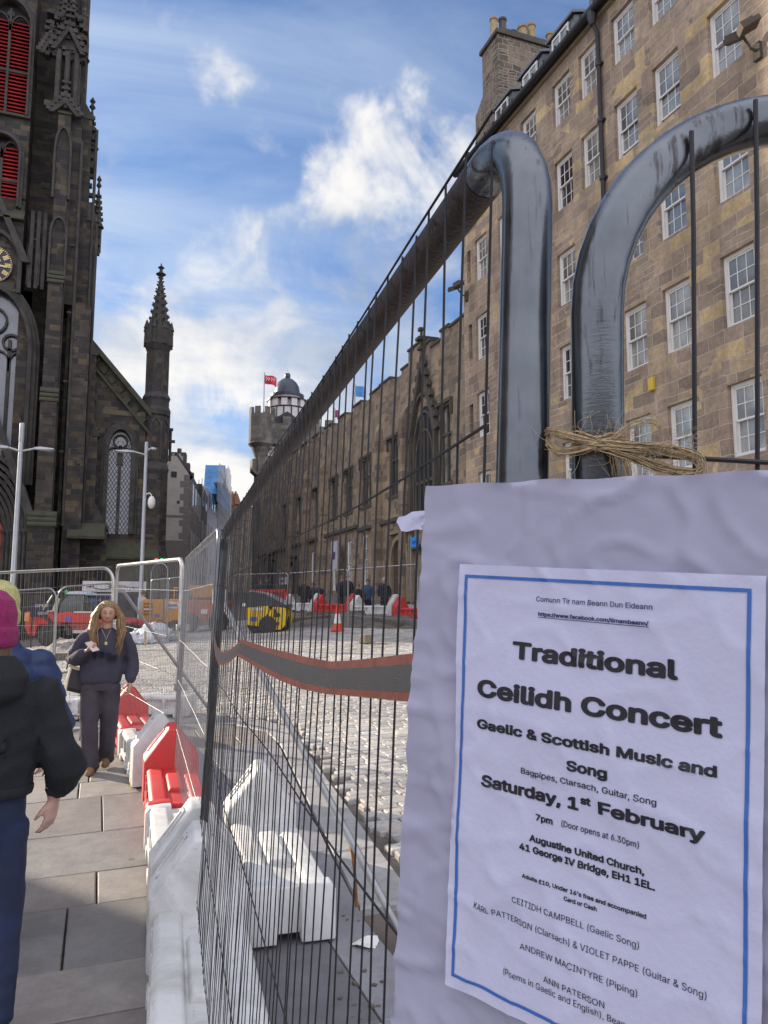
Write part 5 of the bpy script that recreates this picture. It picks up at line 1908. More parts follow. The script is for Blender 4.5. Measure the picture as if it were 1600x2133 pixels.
# ---- water-filled barriers
def barrier_proto(mat, label, group):
    L, hw = 1.55, .235
    t = thing('road_barrier', label, 'barrier', (0, 0, 0), 0, group)
    b = MB()
    e = .0
    b.box(-.168, .168, .09, L - .25, .05, .268)
    for sg in (-1, 1):
        x0, x1 = sorted((sg * .075, sg * .205))
        b.prism([(x0, .24), (x1, .24), (x1, .27), (x1 - .015, .295), (x0 + .025, .295), (x0, .27)], .085, L - .255, 'y')
        x0, x1 = sorted((sg * .16, sg * .215))
        b.box(x0, x1, .087, L - .257, .045, .115)
        for y in (.34, .62, .92, 1.2):
            b.box(x0, x1 - .006 if sg > 0 else x1, y, y + .045, .11, .245)
    end = [(-hw, .02), (hw, .02), (hw, .26), (.215, .292), (-.215, .292), (-hw, .26)]
    b.prism([(-hw, .02), (-.06, .02), (-.06, .30), (-.12, .30), (-.215, .292), (-hw, .26)], 0, .10, 'y')
    b.prism([(.06, .02), (hw, .02), (hw, .26), (.215, .292), (.12, .30), (.06, .30)], 0, .10, 'y')
    b.prism([(-.065, .05), (.065, .05), (.065, .27), (-.065, .27)], .05, .11, 'y')
    for y in (.06, L * .38, L * .62):
        b.box(-.225, -.09, y, y + .16, 0, .06).box(.09, .225, y, y + .16, 0, .06)
    b.prism([(-.07, .255), (.07, .255), (.05, .30), (-.05, .30)], .42, .98, 'y')
    b.build('body', mat, t, bevel=.010, smooth=True, ang=50)
    h = MB()
    o = [(-hw, .0), (hw, .0), (hw, .36), (.03, .63), (-.03, .63), (-hw, .36)]
    i_ = [(-hw + .01, .0), (hw - .01, .0), (hw - .01, .33), (.03, .60), (-.03, .60), (-hw + .01, .33)]
    R_ = lambda poly, y: [(x, y, z) for x, z in poly]
    h.loft([R_(i_, L - .285), R_(o, L - .24), R_(o, L - .02), R_([(x * .98, z * .995) for x, z in o], L)])
    hb = h.build('end_block', mat, t, bevel=.009, smooth=True, ang=50)
    for sg in (-1, 1):
        s = MB()
        T = Matrix.Translation((sg * .128, L - .13, .500)) @ Matrix.Rotation(sg * math.atan2(.27, .205), 4, 'Y')
        s.box(-.115, .115, -.045, -.025, -.004, .012, T).box(-.115, .115, .025, .045, -.004, .012, T)
        s.box(-.115, -.095, -.045, .045, -.004, .011, T).box(.095, .115, -.045, .045, -.004, .011, T)
        s.build('carry_slot', mat, hb, bevel=.003)
    return t


WB = 'white plastic water barrier '
RB = 'red plastic water barrier '
GN = 'barriers carrying the fence beside the pavement'


def brot(dx, dy):
    v = local(dx, dy)
    return math.atan2(-v.x, v.y)


def put_barrier(src, x, y, dx, dy, label, group, first=False):
    v = local(x, y)
    loc = (v.x, v.y, g(v.x, v.y) - .004)
    if first:
        place(src, loc, brot(dx, dy))
        src['label'] = label
        return src
    return dup(src, loc, brot(dx, dy), label, group)


bw = barrier_proto(M_bwhite, WB, GN)
br_ = barrier_proto(M_bred, RB, GN)
d1 = Vector((-.268, .963))
d2 = Vector((-.307, .952))
d3 = Vector((-.40, .917))
e1 = Vector((-.955, 4.12))
put_barrier(bw, *(e1 - d1 * 1.55), *d1, 'white barrier in the foreground with scuffed peaked end, nearest along the pavement edge', GN, True)
s2 = e1 + d1 * .04
e2 = s2 + d2 * 1.55
put_barrier(bw, *e2, *(-d2), 'white barrier just beyond the nearest one, its peaked end turned toward it', GN)
s3 = e2 + d2 * .03
put_barrier(br_, *s3, *d2, 'red barrier with peaked far end at the foot of the fence post', GN, True)
s4 = s3 + d2 * 1.6 + Vector((-.14, .14))
e4 = s4 + d3 * 1.5
put_barrier(bw, *e4, *(-d3), 'white barrier with slanted peaked end right of the walking woman', GN)
s5 = e4 + d3 * .02
put_barrier(br_, *s5, *d3, 'red barrier partly hidden behind the walking woman', GN)
# white row across the end of the pavement
for k in range(3):
    v0 = Vector((-2.75 - 1.57 * k, 11.30 + .05 * k))
    put_barrier(bw, *v0, -1, .03, ('white low barrier at the pavement end, right of the walking woman',
                                   'white low barrier at the pavement end, behind the walking woman',
                                   'white low barrier at the pavement end, between the two groups of walkers')[k], 'white barriers across the pavement end')
# the one standing alone behind the mesh
v0 = Vector((-.47, 4.06))
v1 = Vector((-.99, 5.95))
dv = (v1 - v0).normalized()
put_barrier(bw, *v0, *dv, 'white barrier standing alone behind the mesh on the kerb side, its peak catching the sun', 'loose barrier behind the mesh')
# little yellow lugs by the white end block
v = local(*(s4 + Vector((-.22, -.02))))
mb = MB()
for dx in (0, .37):
    w_ = local(dx * .9, -dx * .35)
    mb.lathe([(.022, 0), (.03, .03), (.03, .09), (.015, .11)], 8, c=(v.x + w_.x, v.y + w_.y), T=Matrix.Translation((0, 0, g(v.x, v.y))))
tag(mb.build('barrier_peg', M_yel, smooth=True), 'pair of yellow plastic pegs at the foot of the white peaked barrier', 'peg')

# ---- reflective tape woven through the panel
upper = [(880, 1359), (850, 1362), (800, 1368), (740, 1375), (690, 1378), (640, 1369), (600, 1359), (556, 1349), (520, 1337), (503, 1331)]
lower = [(870, 1463), (841, 1461), (790, 1456), (730, 1450), (680, 1446), (630, 1436), (585, 1419), (545, 1397), (515, 1379), (494, 1366)]
dep = [.66, .70, .78, .90, 1.03, 1.22, 1.42, 1.72, 2.05, 2.22]
up2 = [(503, 1331), (490, 1345), (474, 1356), (462, 1358), (452, 1345), (445, 1316)]
lo2 = [(494, 1366), (480, 1378), (464, 1386), (455, 1384), (448, 1366), (445, 1342)]
dp2 = [2.22, 2.5, 2.9, 3.3, 3.6, 3.8]
tp = thing('reflective_tape', 'grey reflective tape with orange-brown borders woven through the dark mesh', 'tape', W(800, 1410, .75))


def ribbon(f0, f1, off):
    vs, fs = [], []
    U = upper + up2[1:]
    Lw = lower + lo2[1:]
    D = dep + dp2[1:]
    m = 4
    for i in range(len(U)):
        P0, P1_ = W(*U[i], D[i] - .012), W(*Lw[i], D[i] - .012)
        for j in range(m + 1):
            f = f0 + (f1 - f0) * j / m
            p = P0.lerp(P1_, f)
            p += (-ray(*U[i]).normalized()) * (off + .002 * math.sin(f * PI) + .0012 * math.sin(i * 2.1 + f * 5))
            vs.append(p)
            vs.append(p + ray(*U[i]).normalized() * .0008)
    for i in range(len(U) - 1):
        for j in range(m):
            o = (i * (m + 1) + j) * 2
            q = ((i + 1) * (m + 1) + j) * 2
            fs += [(o, o + 2, q + 2, q), (o + 1, q + 1, q + 3, o + 3)]
        o, q = i * (m + 1) * 2, (i + 1) * (m + 1) * 2
        fs += [(o, q, q + 1, o + 1), (o + m * 2, o + m * 2 + 1, q + m * 2 + 1, q + m * 2)]
    return MB().add(vs, fs)


M_tgrey = pm('tape_grey', (0.115, 0.108, 0.10), rough=.5, var=.15, vs=60, bump=.25, bs=500, spec=.6)
M_torange = pm('tape_orange', (0.33, 0.115, 0.075), rough=.65, var=.2, vs=40, bump=.2, bs=300, dirt=.5, dcol=(.12, .06, .05), ds=25)
ribbon(.22, .80, .0012).build('reflective_strip', M_tgrey, tp, world=True, smooth=True)
ribbon(0, .225, 0).build('border', M_torange, tp, world=True, smooth=True)
ribbon(.795, 1, 0).build('border', M_torange, tp, world=True, smooth=True)

# ---- the notice
CP = lambda r, u, f: local(r, f * math.cos(PITCH) - u * math.sin(PITCH), u * math.cos(PITCH) + f * math.sin(PITCH)) + Vector((0, 0, EYE))
pO = CP(.0565, -.0383, .565)
ea = Vector((0.47886103, -0.87526885, -0.06779786))
eb = Vector((-0.02013353, 0.06625843, -0.99759935))
en = Vector((-0.87765982, -0.47907646, -0.01410633))


def crease(a, b):
    """shallow buckles of hand-creased paper"""
    z = .0012 * math.sin(a * 41 + b * 13 + 1.2 * math.sin(b * 23)) + .0009 * math.sin(b * 55 - a * 23) + .0028 * noise.noise(Vector((a * 15, b * 11, 1.7)))
    r = abs(noise.noise(Vector((a * 22 + b * 9, b * 26 - a * 7, 4.2))))
    z += .0022 * (max(0, .18 - r) / .18) ** 2
    r2 = abs(noise.noise(Vector((a * 48, b * 44, 9.1))))
    z += .0003 * (max(0, .2 - r2) / .2)
    z += .0016 * (max(0, .12 - abs(noise.noise(Vector((a * 6 + 3, b * 24 - a * 5, 7.7))))) / .12) ** 2
    return z


def S_back(a, b, off=0.0):
    z = crease(a, b) * 1.1 + .0010 * noise.noise(Vector((a * 60, b * 60, 2)))
    low = max(0, (b - .24) / .1)
    z += -.006 * max(0, low) * (1 + math.sin(a * 50)) * .5
    return pO + ea * a + eb * b + en * (z - .006 + off)


def S_sheet(a, b, off=0.0):
    z = crease(a + .3, b * 1.0 + .2) * .45
    e = max(0, .012 - a) / .012
    z += .0015 * e * e * math.sin(b * 30)
    left = math.exp(-((a - .035) / .022) ** 2) * math.exp(-((b - .23) / .06) ** 2)
    z += .0022 * left * math.sin((a * .8 + b * .35) * 190)
    return pO + ea * a + eb * b + en * (z + .0005 + off)


def paper(fn, left, right, top, bot, na, nb, th=.0006):
    vs, fs = [], []
    for i in range(nb + 1):
        fb = i / nb
        for j in range(na + 1):
            fa = j / na
            b0 = top(fa) + (bot(fa) - top(fa)) * fb
            a0 = left(b0) + (right(b0) - left(b0)) * fa
            vs.append(fn(a0, b0))
    n = len(vs)
    vs += [v - en * th for v in vs]
    W_ = na + 1
    for i in range(nb):
        for j in range(na):
            o = i * W_ + j
            fs.append((o, o + 1, o + W_ + 1, o + W_))
            fs.append((n + o, n + o + W_, n + o + W_ + 1, n + o + 1))
    for j in range(na):
        o = nb * W_ + j
        fs += [(j, n + j, n + j + 1, j + 1), (o, o + 1, n + o + 1, n + o)]
    for i in range(nb):
        o, q = i * W_, (i + 1) * W_
        fs += [(o, q, n + q, n + o), (o + na, n + o + na, n + q + na, q + na)]
    return MB().add(vs, fs)


def interp(pts, t):
    if t <= pts[0][0]:
        return pts[0][1]
    for (a, b), (c, d) in zip(pts, pts[1:]):
        if t <= c:
            return b + (d - b) * (t - a) / (c - a)
    return pts[-1][1]


M_paper = pm('white_paper', (0.52, 0.525, 0.68), rough=.75, var=.025, vs=12, bump=.06, bs=250, spec=.3)
M_paperb = pm('lining_paper', (0.36, 0.355, 0.465), rough=.7, var=.04, vs=9, bump=.03, bs=140, spec=.35)
M_ink = pm('black_ink', (0.012, 0.012, 0.018), rough=.55, var=.1)
M_navy = pm('navy_ink', (0.02, 0.025, 0.11), rough=.55, var=.1)
M_blue = pm('blue_border_ink', (0.035, 0.13, 0.42), rough=.55, var=.08)
po = thing('concert_notice', 'white paper notice for a traditional ceilidh concert with a blue border, tied to the fence', 'notice', pO + eb * .36)
lft = [(-.06, -.0408), (.003, -.0418), (.03, -.0440), (.066, -.0468), (.11, -.0470), (.157, -.0480), (.2, -.0505), (.282, -.0521), (.4, -.0524)]
paper(S_back, lambda b: interp(lft, b) + .0007 * math.sin(b * 160), lambda b: .255, lambda f: -.0600 + .0006 * math.sin(f * 30), lambda f: .40, 70, 110).build('backing_sheet', M_paperb, po, world=True, smooth=True, ang=80)
sh = paper(S_sheet, lambda b: -.0002 * math.sin(b * 40), lambda b: .208, lambda f: 0.0, lambda f: .2972, 60, 84, .0002).build('sheet', M_paper, po, world=True, smooth=True, ang=80)
mb = MB()


def strip(a0, b0, a1, b1, w):
    n = 60
    vs, fs = [], []
    da, db = a1 - a0, b1 - b0
    l = math.hypot(da, db)
    na_, nb_ = -db / l * w / 2, da / l * w / 2
    for k in range(n + 1):
        f = k / n
        for s in (-1, 1):
            vs.append(S_sheet(a0 + da * f + na_ * s, b0 + db * f + nb_ * s, .0006))
    for k in range(n):
        fs.append((2 * k, 2 * k + 1, 2 * k + 3, 2 * k + 2))
    mb.add(vs, fs)


BW = .0022
strip(.0052, .0085, .2005, .0085, BW)
strip(.0052, .2885, .2005, .2885, BW)
strip(.0063, .0085, .0063, .2885, BW)
strip(.1995, .0085, .1995, .2885, BW)
mb.build('border', M_blue, sh, world=True)


FONT = None
try:                                     # Blender's own bundled sans; the built-in face is used if it is missing
    import os
    _fp = os.path.join(bpy.utils.system_resource('DATAFILES', path='fonts'), 'Inter.woff2')
    if os.path.exists(_fp):
        FONT = bpy.data.fonts.load(_fp)
except Exception:
    FONT = None


def text_geo(body, bold=0.0, cut=True):
    """flat lettering: outlines filled by winding number, thickened by a stroke along the outline"""
    from mathutils.geometry import delaunay_2d_cdt
    cu = bpy.data.curves.new('text', 'FONT')
    cu.body = body
    if FONT:
        cu.font = FONT
    cu.size = 1.0
    cu.resolution_u = 3
    cu.fill_mode = 'NONE'
    o = bpy.data.objects.new('text', cu)
    COL.objects.link(o)
    dg = bpy.context.evaluated_depsgraph_get()
    me = bpy.data.meshes.new_from_object(o.evaluated_get(dg))
    V = [Vector((p.co.x, p.co.y)) for p in me.vertices]
    E = [tuple(e.vertices) for e in me.edges]
    bpy.data.objects.remove(o)
    bpy.data.curves.remove(cu)
    bpy.data.meshes.remove(me)
    r = delaunay_2d_cdt(V, E, [], 0, 1e-6)
    tv, tf = r[0], r[2]
    P = np.array([(q.x, q.y) for q in tv])
    T = np.array([f[:3] for f in tf])
    c = P[T].mean(axis=1)
    A = np.array([V[i][:] for i, j in E])
    B = np.array([V[j][:] for i, j in E])
    wn = np.zeros(len(c))
    for k in range(len(c)):
        x, y = c[k]
        up = (A[:, 1] <= y) & (B[:, 1] > y)
        dn = (A[:, 1] > y) & (B[:, 1] <= y)
        cr = (B[:, 0] - A[:, 0]) * (y - A[:, 1]) - (x - A[:, 0]) * (B[:, 1] - A[:, 1])
        wn[k] = np.sum(up & (cr > 0)) - np.sum(dn & (cr < 0))
    vs = [(q.x, q.y, 0) for q in tv]
    fs = [tuple(t) for t, w in zip(T.tolist(), wn) if abs(w) > .5]
    if bold:
        for i, j in E:
            d = V[j] - V[i]
            l = d.length
            if l < 1e-7:
                continue
            d /= l
            n = Vector((-d.y, d.x)) * bold
            e = d * bold * .45
            k = len(vs)
            vs += [(*(V[i] - e + n), 0), (*(V[i] - e - n), 0), (*(V[j] + e - n), 0), (*(V[j] + e + n), 0)]
            fs.append((k, k + 1, k + 2, k + 3))
    if cut:                               # cut into small pieces so that the print can follow the paper
        bm = bmesh.new()
        bv = [bm.verts.new(q) for q in vs]
        for f in fs:
            try:
                bm.faces.new([bv[i] for i in f])
            except ValueError:
                pass
        bmesh.ops.delete(bm, geom=[q for q in bm.verts if not q.link_faces], context='VERTS')
        xs = [q.co.x for q in bm.verts]
        ys = [q.co.y for q in bm.verts]
        for lo, hi, no in ((min(xs), max(xs), (1, 0, 0)), (min(ys), max(ys), (0, 1, 0))):
            t_ = lo + .17
            while t_ < hi - .02:
                bmesh.ops.bisect_plane(bm, geom=bm.verts[:] + bm.edges[:] + bm.faces[:], plane_co=(no[0] * t_, no[1] * t_, 0), plane_no=no)
                t_ += .17
        bm.verts.index_update()
        vs = [tuple(x.co) for x in bm.verts]
        fs = [tuple(q.index for q in p.verts) for p in bm.faces]
        bm.free()
    x0, x1 = min(a[0] for a in vs), max(a[0] for a in vs)
    return [((a[0] - x0) / (x1 - x0), a[1]) for a in vs], fs, x1 - x0


def line(body, a0, a1, base, cap, bold=0.0, mat=None, under=False):
    v, f, w = text_geo(body, bold)
    k = cap * 1.20 / (.727 + 2 * bold)
    vs = [S_sheet(a0 + x * (a1 - a0), base - (y + bold) * k, .0006) for x, y in v]
    m = MB().add(vs, f)
    if under:
        n = 20
        for q in range(n):
            u0, u1 = a0 + (a1 - a0) * q / n, a0 + (a1 - a0) * (q + 1) / n
            m.add([S_sheet(u0, base + .0007, .0005), S_sheet(u1, base + .0007, .0005), S_sheet(u1, base + .0011, .0005), S_sheet(u0, base + .0011, .0005)], [(0, 1, 2, 3)])
    m.build('lettering', mat or M_ink, sh, world=True)


line('Comunn Tir nam Beann Dun Eideann', .0635, .1447, .0232, .0040, 0.006, M_navy)
line('https://www.facebook.com/tirnambeann/', .0653, .1428, .0329, .0031, .028, M_navy, True)
line('Traditional', .0465, .1608, .0636, .0138, .036)
line('Ceilidh Concert', .0186, .1862, .0930, .0140, .036)
line('Gaelic & Scottish Music and', .0196, .1836, .1152, .0077, .036)
line('Song', .0902, .1178, .1300, .0077, .036)
line('Bagpipes, Clarsach, Guitar, Song', .0563, .1489, .1390, .0046, 0.010)
line('Saturday, 1', .0252, .0985, .1540, .0092, .036)
line('st', .0997, .1070, .1492, .0058, .042)
line('February', .1120, .1777, .1526, .0092, .036)
line('7pm', .0682, .0806, .1672, .0050, .03)
line('(Door opens at 6.30pm)', .0868, .1385, .1664, .0045, 0.008)
line('Augustine United Church,', .0640, .1418, .1816, .0052, .034)
line('41 George IV Bridge, EH1 1EL.', .0569, .1484, .1888, .0052, .034)
line("Adults £10, Under 16's free and accompanied", .0597, .1435, .2062, .0032, .028)
line('Card or Cash', .0902, .1125, .2116, .0032, .028)
line('CEITIDH CAMPBELL (Gaelic Song)', .0522, .1397, .2246, .0047)
line('KARL PATTERSON (Clarsach) & VIOLET PAPPE (Guitar & Song)', .0221, .1794, .2376, .0047)
line('ANDREW MACINTYRE (Piping)', .0598, .1394, .2519, .0047)
line('ANN PATERSON', .0774, .1192, .2665, .0047)
line('(Poems in Gaelic and English), Bean an', .0468, .1395, .2730, .0047)
# strip of paper tape at the left edge, torn at its end
vs, fs = [], []
edge = [(-.0717, -.0322), (-.0700, -.0358), (-.0640, -.0372), (-.0560, -.0402), (-.0436, -.0410), (-.0300, -.0412), (-.0300, -.0262), (-.0443, -.0256), (-.0520, -.0262), (-.0600, -.0240), (-.0655, -.0246), (-.0690, -.0280)]
cen = (-.052, -.033)
for k in range(5):
    for a, b in edge:
        f = k / 4
        aa, bb = cen[0] + (a - cen[0]) * f, cen[1] + (b - cen[1]) * f
        vs.append(S_back(aa, bb, -.0035 if aa < -.042 else -.0012) + en * (.0012 * math.sin(aa * 300 + bb * 200)))
n = len(edge)
for k in range(4):
    for i in range(n):
        j = (i + 1) % n
        fs.append((k * n + i, k * n + j, (k + 1) * n + j, (k + 1) * n + i))
MB().add(vs, fs).build('paper_tape', M_paper, po, world=True, smooth=True)

# ---- twine round the post
rnd = random.Random(21)
tw = MB()
ctr = W(1246, 925, .603)
M_twine = pm('jute_twine', (0.40, 0.30, 0.17), rough=.95, var=.35, vs=90, bump=.3, bs=400)
vd = -ray(1246, 925).normalized()
rt_ = vd.cross(U_).normalized()
if rt_.dot(local(1, 0)) < 0:
    rt_ = -rt_
TP = lambda x, y, z=0.0: ctr + rt_ * x + U_ * y + vd * z          # x right, y up, z toward the lens
mm = 1 / FPX * .6                                                   # one photo pixel at the post


def strand(pts, r, jit, nsub=4):
    out = []
    j = Vector((rnd.gauss(0, jit), rnd.gauss(0, jit), rnd.gauss(0, jit)))
    P = [Vector(p) for p in pts]
    for i in range(len(P) - 1):
        for q in range(nsub):
            f = q / nsub
            p0, p1, p2, p3 = P[max(i - 1, 0)], P[i], P[i + 1], P[min(i + 2, len(P) - 1)]
            v = .5 * ((2 * p1) + (p2 - p0) * f + (2 * p0 - 5 * p1 + 4 * p2 - p3) * f * f + (3 * p1 - p0 - 3 * p2 + p3) * f ** 3)
            out.append(v + j + Vector((rnd.gauss(0, jit * .25), rnd.gauss(0, jit * .25), rnd.gauss(0, jit * .25))))
    out.append(P[-1] + j)
    tw.tube([TP(*v) for v in out], r, 4)


for k in range(44):      # turns across the front of the post
    o = rnd.uniform(-19, 19) * mm
    strand([(-30 * mm, 5 * mm + o, -.03), (-46 * mm, 8 * mm + o, .004), (-20 * mm, 4 * mm + o * .7, .022), (0, -2 * mm + o * .5, .026), (28 * mm, 3 * mm + o * .7, .022), (50 * mm, 2 * mm + o, .002), (34 * mm, 2 * mm + o, -.03)], .0005, .0016)
for k in range(24):      # left loop
    o = rnd.uniform(-1, 1)
    strand([(4 * mm, 0, .026), (-50 * mm, (16 + 6 * o) * mm, .022), (-96 * mm, (30 + 5 * o) * mm, .012), (-104 * mm, (14 + 5 * o) * mm, .01), (-80 * mm, (-12 + 6 * o) * mm, .016), (-40 * mm, (-10 + 6 * o) * mm, .022), (2 * mm, -4 * mm, .027)], .00045, .0013)
for k in range(28):      # right loop
    o = rnd.uniform(-1, 1)
    strand([(0, 0, .027), (60 * mm, (-6 + 6 * o) * mm, .022), (130 * mm, (-14 + 7 * o) * mm, .014), (188 * mm, (-32 + 7 * o) * mm, .012), (196 * mm, (-56 + 5 * o) * mm, .012), (170 * mm, (-62 + 6 * o) * mm, .012), (120 * mm, (-50 + 6 * o) * mm, .014), (60 * mm, (-22 + 6 * o) * mm, .02), (8 * mm, -4 * mm, .027)], .00045, .0014)
for k in range(9):       # upper thin loop and dangling ends
    o = rnd.uniform(-1, 1)
    strand([(20 * mm, 4 * mm, .024), (60 * mm, (34 + 4 * o) * mm, .018), (104 * mm, (42 + 4 * o) * mm, .014), (124 * mm, (26 + 4 * o) * mm, .014)], .0003, .0009)
for k in range(12):
    x = rnd.uniform(30, 70)
    strand([(20 * mm, -4 * mm, .026), ((x * .8) * mm, -30 * mm, .02), (x * mm, -80 * mm, .012)], .0004, .001)
for k in range(120):      # loose hairs
    x0, y0 = rnd.uniform(-90, 180) * mm, rnd.uniform(-20, 25) * mm
    a = rnd.uniform(0, 2 * PI)
    l = rnd.uniform(25, 80) * mm
    c_ = rnd.uniform(-1, 1)
    strand([(x0, y0, .02), (x0 + l * .5 * math.cos(a), y0 + l * .5 * math.sin(a), .022), (x0 + l * math.cos(a + c_), y0 + l * math.sin(a + c_), .02)], .00016, .0004)
tag(tw.build('twine', M_twine, smooth=True), 'frayed jute twine tied in a bow round the steel post above the notice', 'twine')

# ================================================================ people
TMP = bpy.data.scenes.new('workbench')     # scratch scene for evaluating modifiers, removed at the end
M_skin = pm('skin', (0.43, 0.25, 0.17), rough=.55, var=.08, vs=20)
M_skin2 = pm('pale_skin', (0.50, 0.30, 0.24), rough=.55, var=.10, vs=25)
M_hair = pm('blond_hair', (0.235, 0.145, 0.066), rough=.5, var=.6, vs=16, stretch=(5, 5, 0.45), bump=.5, bs=50)
M_hairb = pm('brown_hair', (0.12, 0.07, 0.04), rough=.55, var=.3, vs=14, stretch=(4, 4, .6))


def remesh(mb, vox, smooth=4, disp=0.0, dscale=8.0, seed=0.0):
    """union of overlapping closed shapes as one continuous skin"""
    me = bpy.data.meshes.new('tmp')
    me.from_pydata(mb.v, [], mb.f)
    bm = bmesh.new()
    bm.from_mesh(me)
    bmesh.ops.recalc_face_normals(bm, faces=bm.faces)
    bm.to_mesh(me)
    bm.free()
    o = bpy.data.objects.new('tmp', me)
    TMP.collection.objects.link(o)
    r = o.modifiers.new('r', 'REMESH')
    r.mode = 'VOXEL'
    r.voxel_size = vox
    if smooth:
        s = o.modifiers.new('s', 'SMOOTH')
        s.factor = .5
        s.iterations = smooth
    TMP.view_layers[0].update()
    dg = TMP.view_layers[0].depsgraph
    m2 = bpy.data.meshes.new_from_object(o.evaluated_get(dg))
    bpy.data.objects.remove(o)
    bpy.data.meshes.remove(me)
    m2.polygons.foreach_set('use_smooth', [True] * len(m2.polygons))
    if disp:
        for v in m2.vertices:
            c = v.co
            k = noise.noise(Vector((c.x * dscale, c.y * dscale, c.z * dscale * .8 + seed)))
            k2 = noise.noise(Vector((c.x * dscale * 2.3, c.y * dscale * 2.3, c.z * dscale * 2 + seed)))
            v.co = c + v.normal * disp * (k + .5 * k2 + .9 * (.35 - abs(noise.noise(Vector((c.x * dscale * .9, c.y * dscale * .9, c.z * dscale * 1.5 + seed + 7))))) - .3)
    m2.update()
    return m2


def mesh_obj(name, me, mat, parent=None):
    me.name = name
    me.materials.clear()
    me.materials.append(mat)
    o = bpy.data.objects.new(name, me)
    COL.objects.link(o)
    if parent is not None:
        o.parent = parent
        WM[o] = WM.get(parent, Matrix.Identity(4))
    return o


def head(mb, c, s=1.0, T=None, n=40):
    """head facing -Y, c = centre at ear height, s = scale (1 = 0.23 m tall)"""
    vs, rows = [], n
    cols_ = n
    for i in range(rows + 1):
        th = PI * i / rows
        for j in range(cols_):
            ph = 2 * PI * j / cols_
            x, y, z = math.sin(th) * math.sin(ph), -math.sin(th) * math.cos(ph), math.cos(th)
            rx, ry, rz = .076, .096, .118
            if z < 0:
                k = -z
                rx *= 1 - .32 * k * k
                if y < 0:
                    ry *= 1 - .10 * k
                else:
                    ry *= 1 - .35 * k
            px, py, pz = x * rx, y * ry, z * rz
            if y < -.2:
                G = lambda a, b, sx, sz: math.exp(-((px - a) / sx) ** 2 - ((pz - b) / sz) ** 2)
                py -= .022 * G(0, -.022, .012, .020) + .010 * G(0, .0, .010, .02)     # nose
                py -= .004 * G(0, .030, .05, .012)                                        # brow
                py += .010 * (G(.031, .008, .016, .011) + G(-.031, .008, .016, .011))        # sockets
                py -= .004 * (G(.031, .006, .010, .006) + G(-.031, .006, .010, .006))        # lids
                py -= .006 * G(0, -.060, .020, .006) + .005 * G(0, -.071, .016, .006)           # lips
                py += .004 * G(0, -.0655, .022, .003)
                py -= .008 * G(0, -.098, .018, .014)                                        # chin
            vs.append((c[0] + px * s, c[1] + py * s, c[2] + pz * s))
    fs = []
    for i in range(rows):
        for j in range(cols_):
            k = (j + 1) % cols_
            fs.append((i * cols_ + j, i * cols_ + k, (i + 1) * cols_ + k, (i + 1) * cols_ + j))
    mb.add(vs, fs, T)
    for sg in (-1, 1):
        mb.ell([(c[0] + sg * .078 * s, c[1] + .012 * s, c[2] - .03 * s, .006, .010), (c[0] + sg * .082 * s, c[1] + .014 * s, c[2] - .005 * s, .008, .017), (c[0] + sg * .084 * s, c[1] + .018 * s, c[2] + .022 * s, .007, .018), (c[0] + sg * .08 * s, c[1] + .016 * s, c[2] + .032 * s, .004, .009)], 8, T)


def hand(mb, wrist, d, palm_n, curl=.6, s=1.0, side=1, spread=.12):
    """hand at wrist pointing along d, palm facing palm_n; five separate bent fingers; side=+1 puts the thumb on d x n"""
    d = Vector(d).normalized()
    nrm = Vector(palm_n)
    nrm = (nrm - d * nrm.dot(d)).normalized()
    t = d.cross(nrm).normalized() * side
    w = Vector(wrist)
    P = lambda a, b, c: w + (d * a + t * b + nrm * c) * s
    rings = []
    for a, hw, hh in ((-.02, .024, .019), (.0, .027, .018), (.03, .038, .016), (.06, .041, .014), (.085, .040, .012), (.095, .036, .008)):
        rings.append([P(a, hw * math.cos(q), hh * math.sin(q)) for q in np.linspace(0, 2 * PI, 13)[:-1]])
    mb.loft(rings)
    for k, (b, L, r) in enumerate(((.030, .070, .0090), (.010, .080, .0094), (-.011, .074, .0090), (-.030, .058, .0080))):
        a0, b0, c0 = .082, b, 0.0
        ang = 0
        pts = [P(a0 - .02, b0, c0)]
        cur = curl * (1 + .12 * k)
        x, z = a0, c0
        for q, seg in enumerate((.45, .32, .23)):
            ang += cur * (.55 if q == 0 else .8)
            x += L * seg * math.cos(ang)
            z += L * seg * math.sin(ang)
            pts.append(P(x, b0 + spread * (b0) * (q + 1), z))
        mb.tube(pts, [r * s * 1.05, r * s, r * s * .92, r * s * .72], 8)
    pts = [P(.018, .022, .004), P(.042, .046, .012), P(.068, .056, .022), P(.090, .054, .034)]
    mb.tube(pts, [.013 * s, .0115 * s, .0105 * s, .008 * s], 8)


def limb(mb, pts, rs, seg=14):
    """tapered limb with rounded ends"""
    P = [Vector(p) for p in pts]
    a = P[0] + (P[0] - P[1]).normalized() * rs[0] * .6
    b = P[-1] + (P[-1] - P[-2]).normalized() * rs[-1] * .5
    mb.tube([a] + P + [b], [rs[0] * .6] + list(rs) + [rs[-1] * .55], seg)


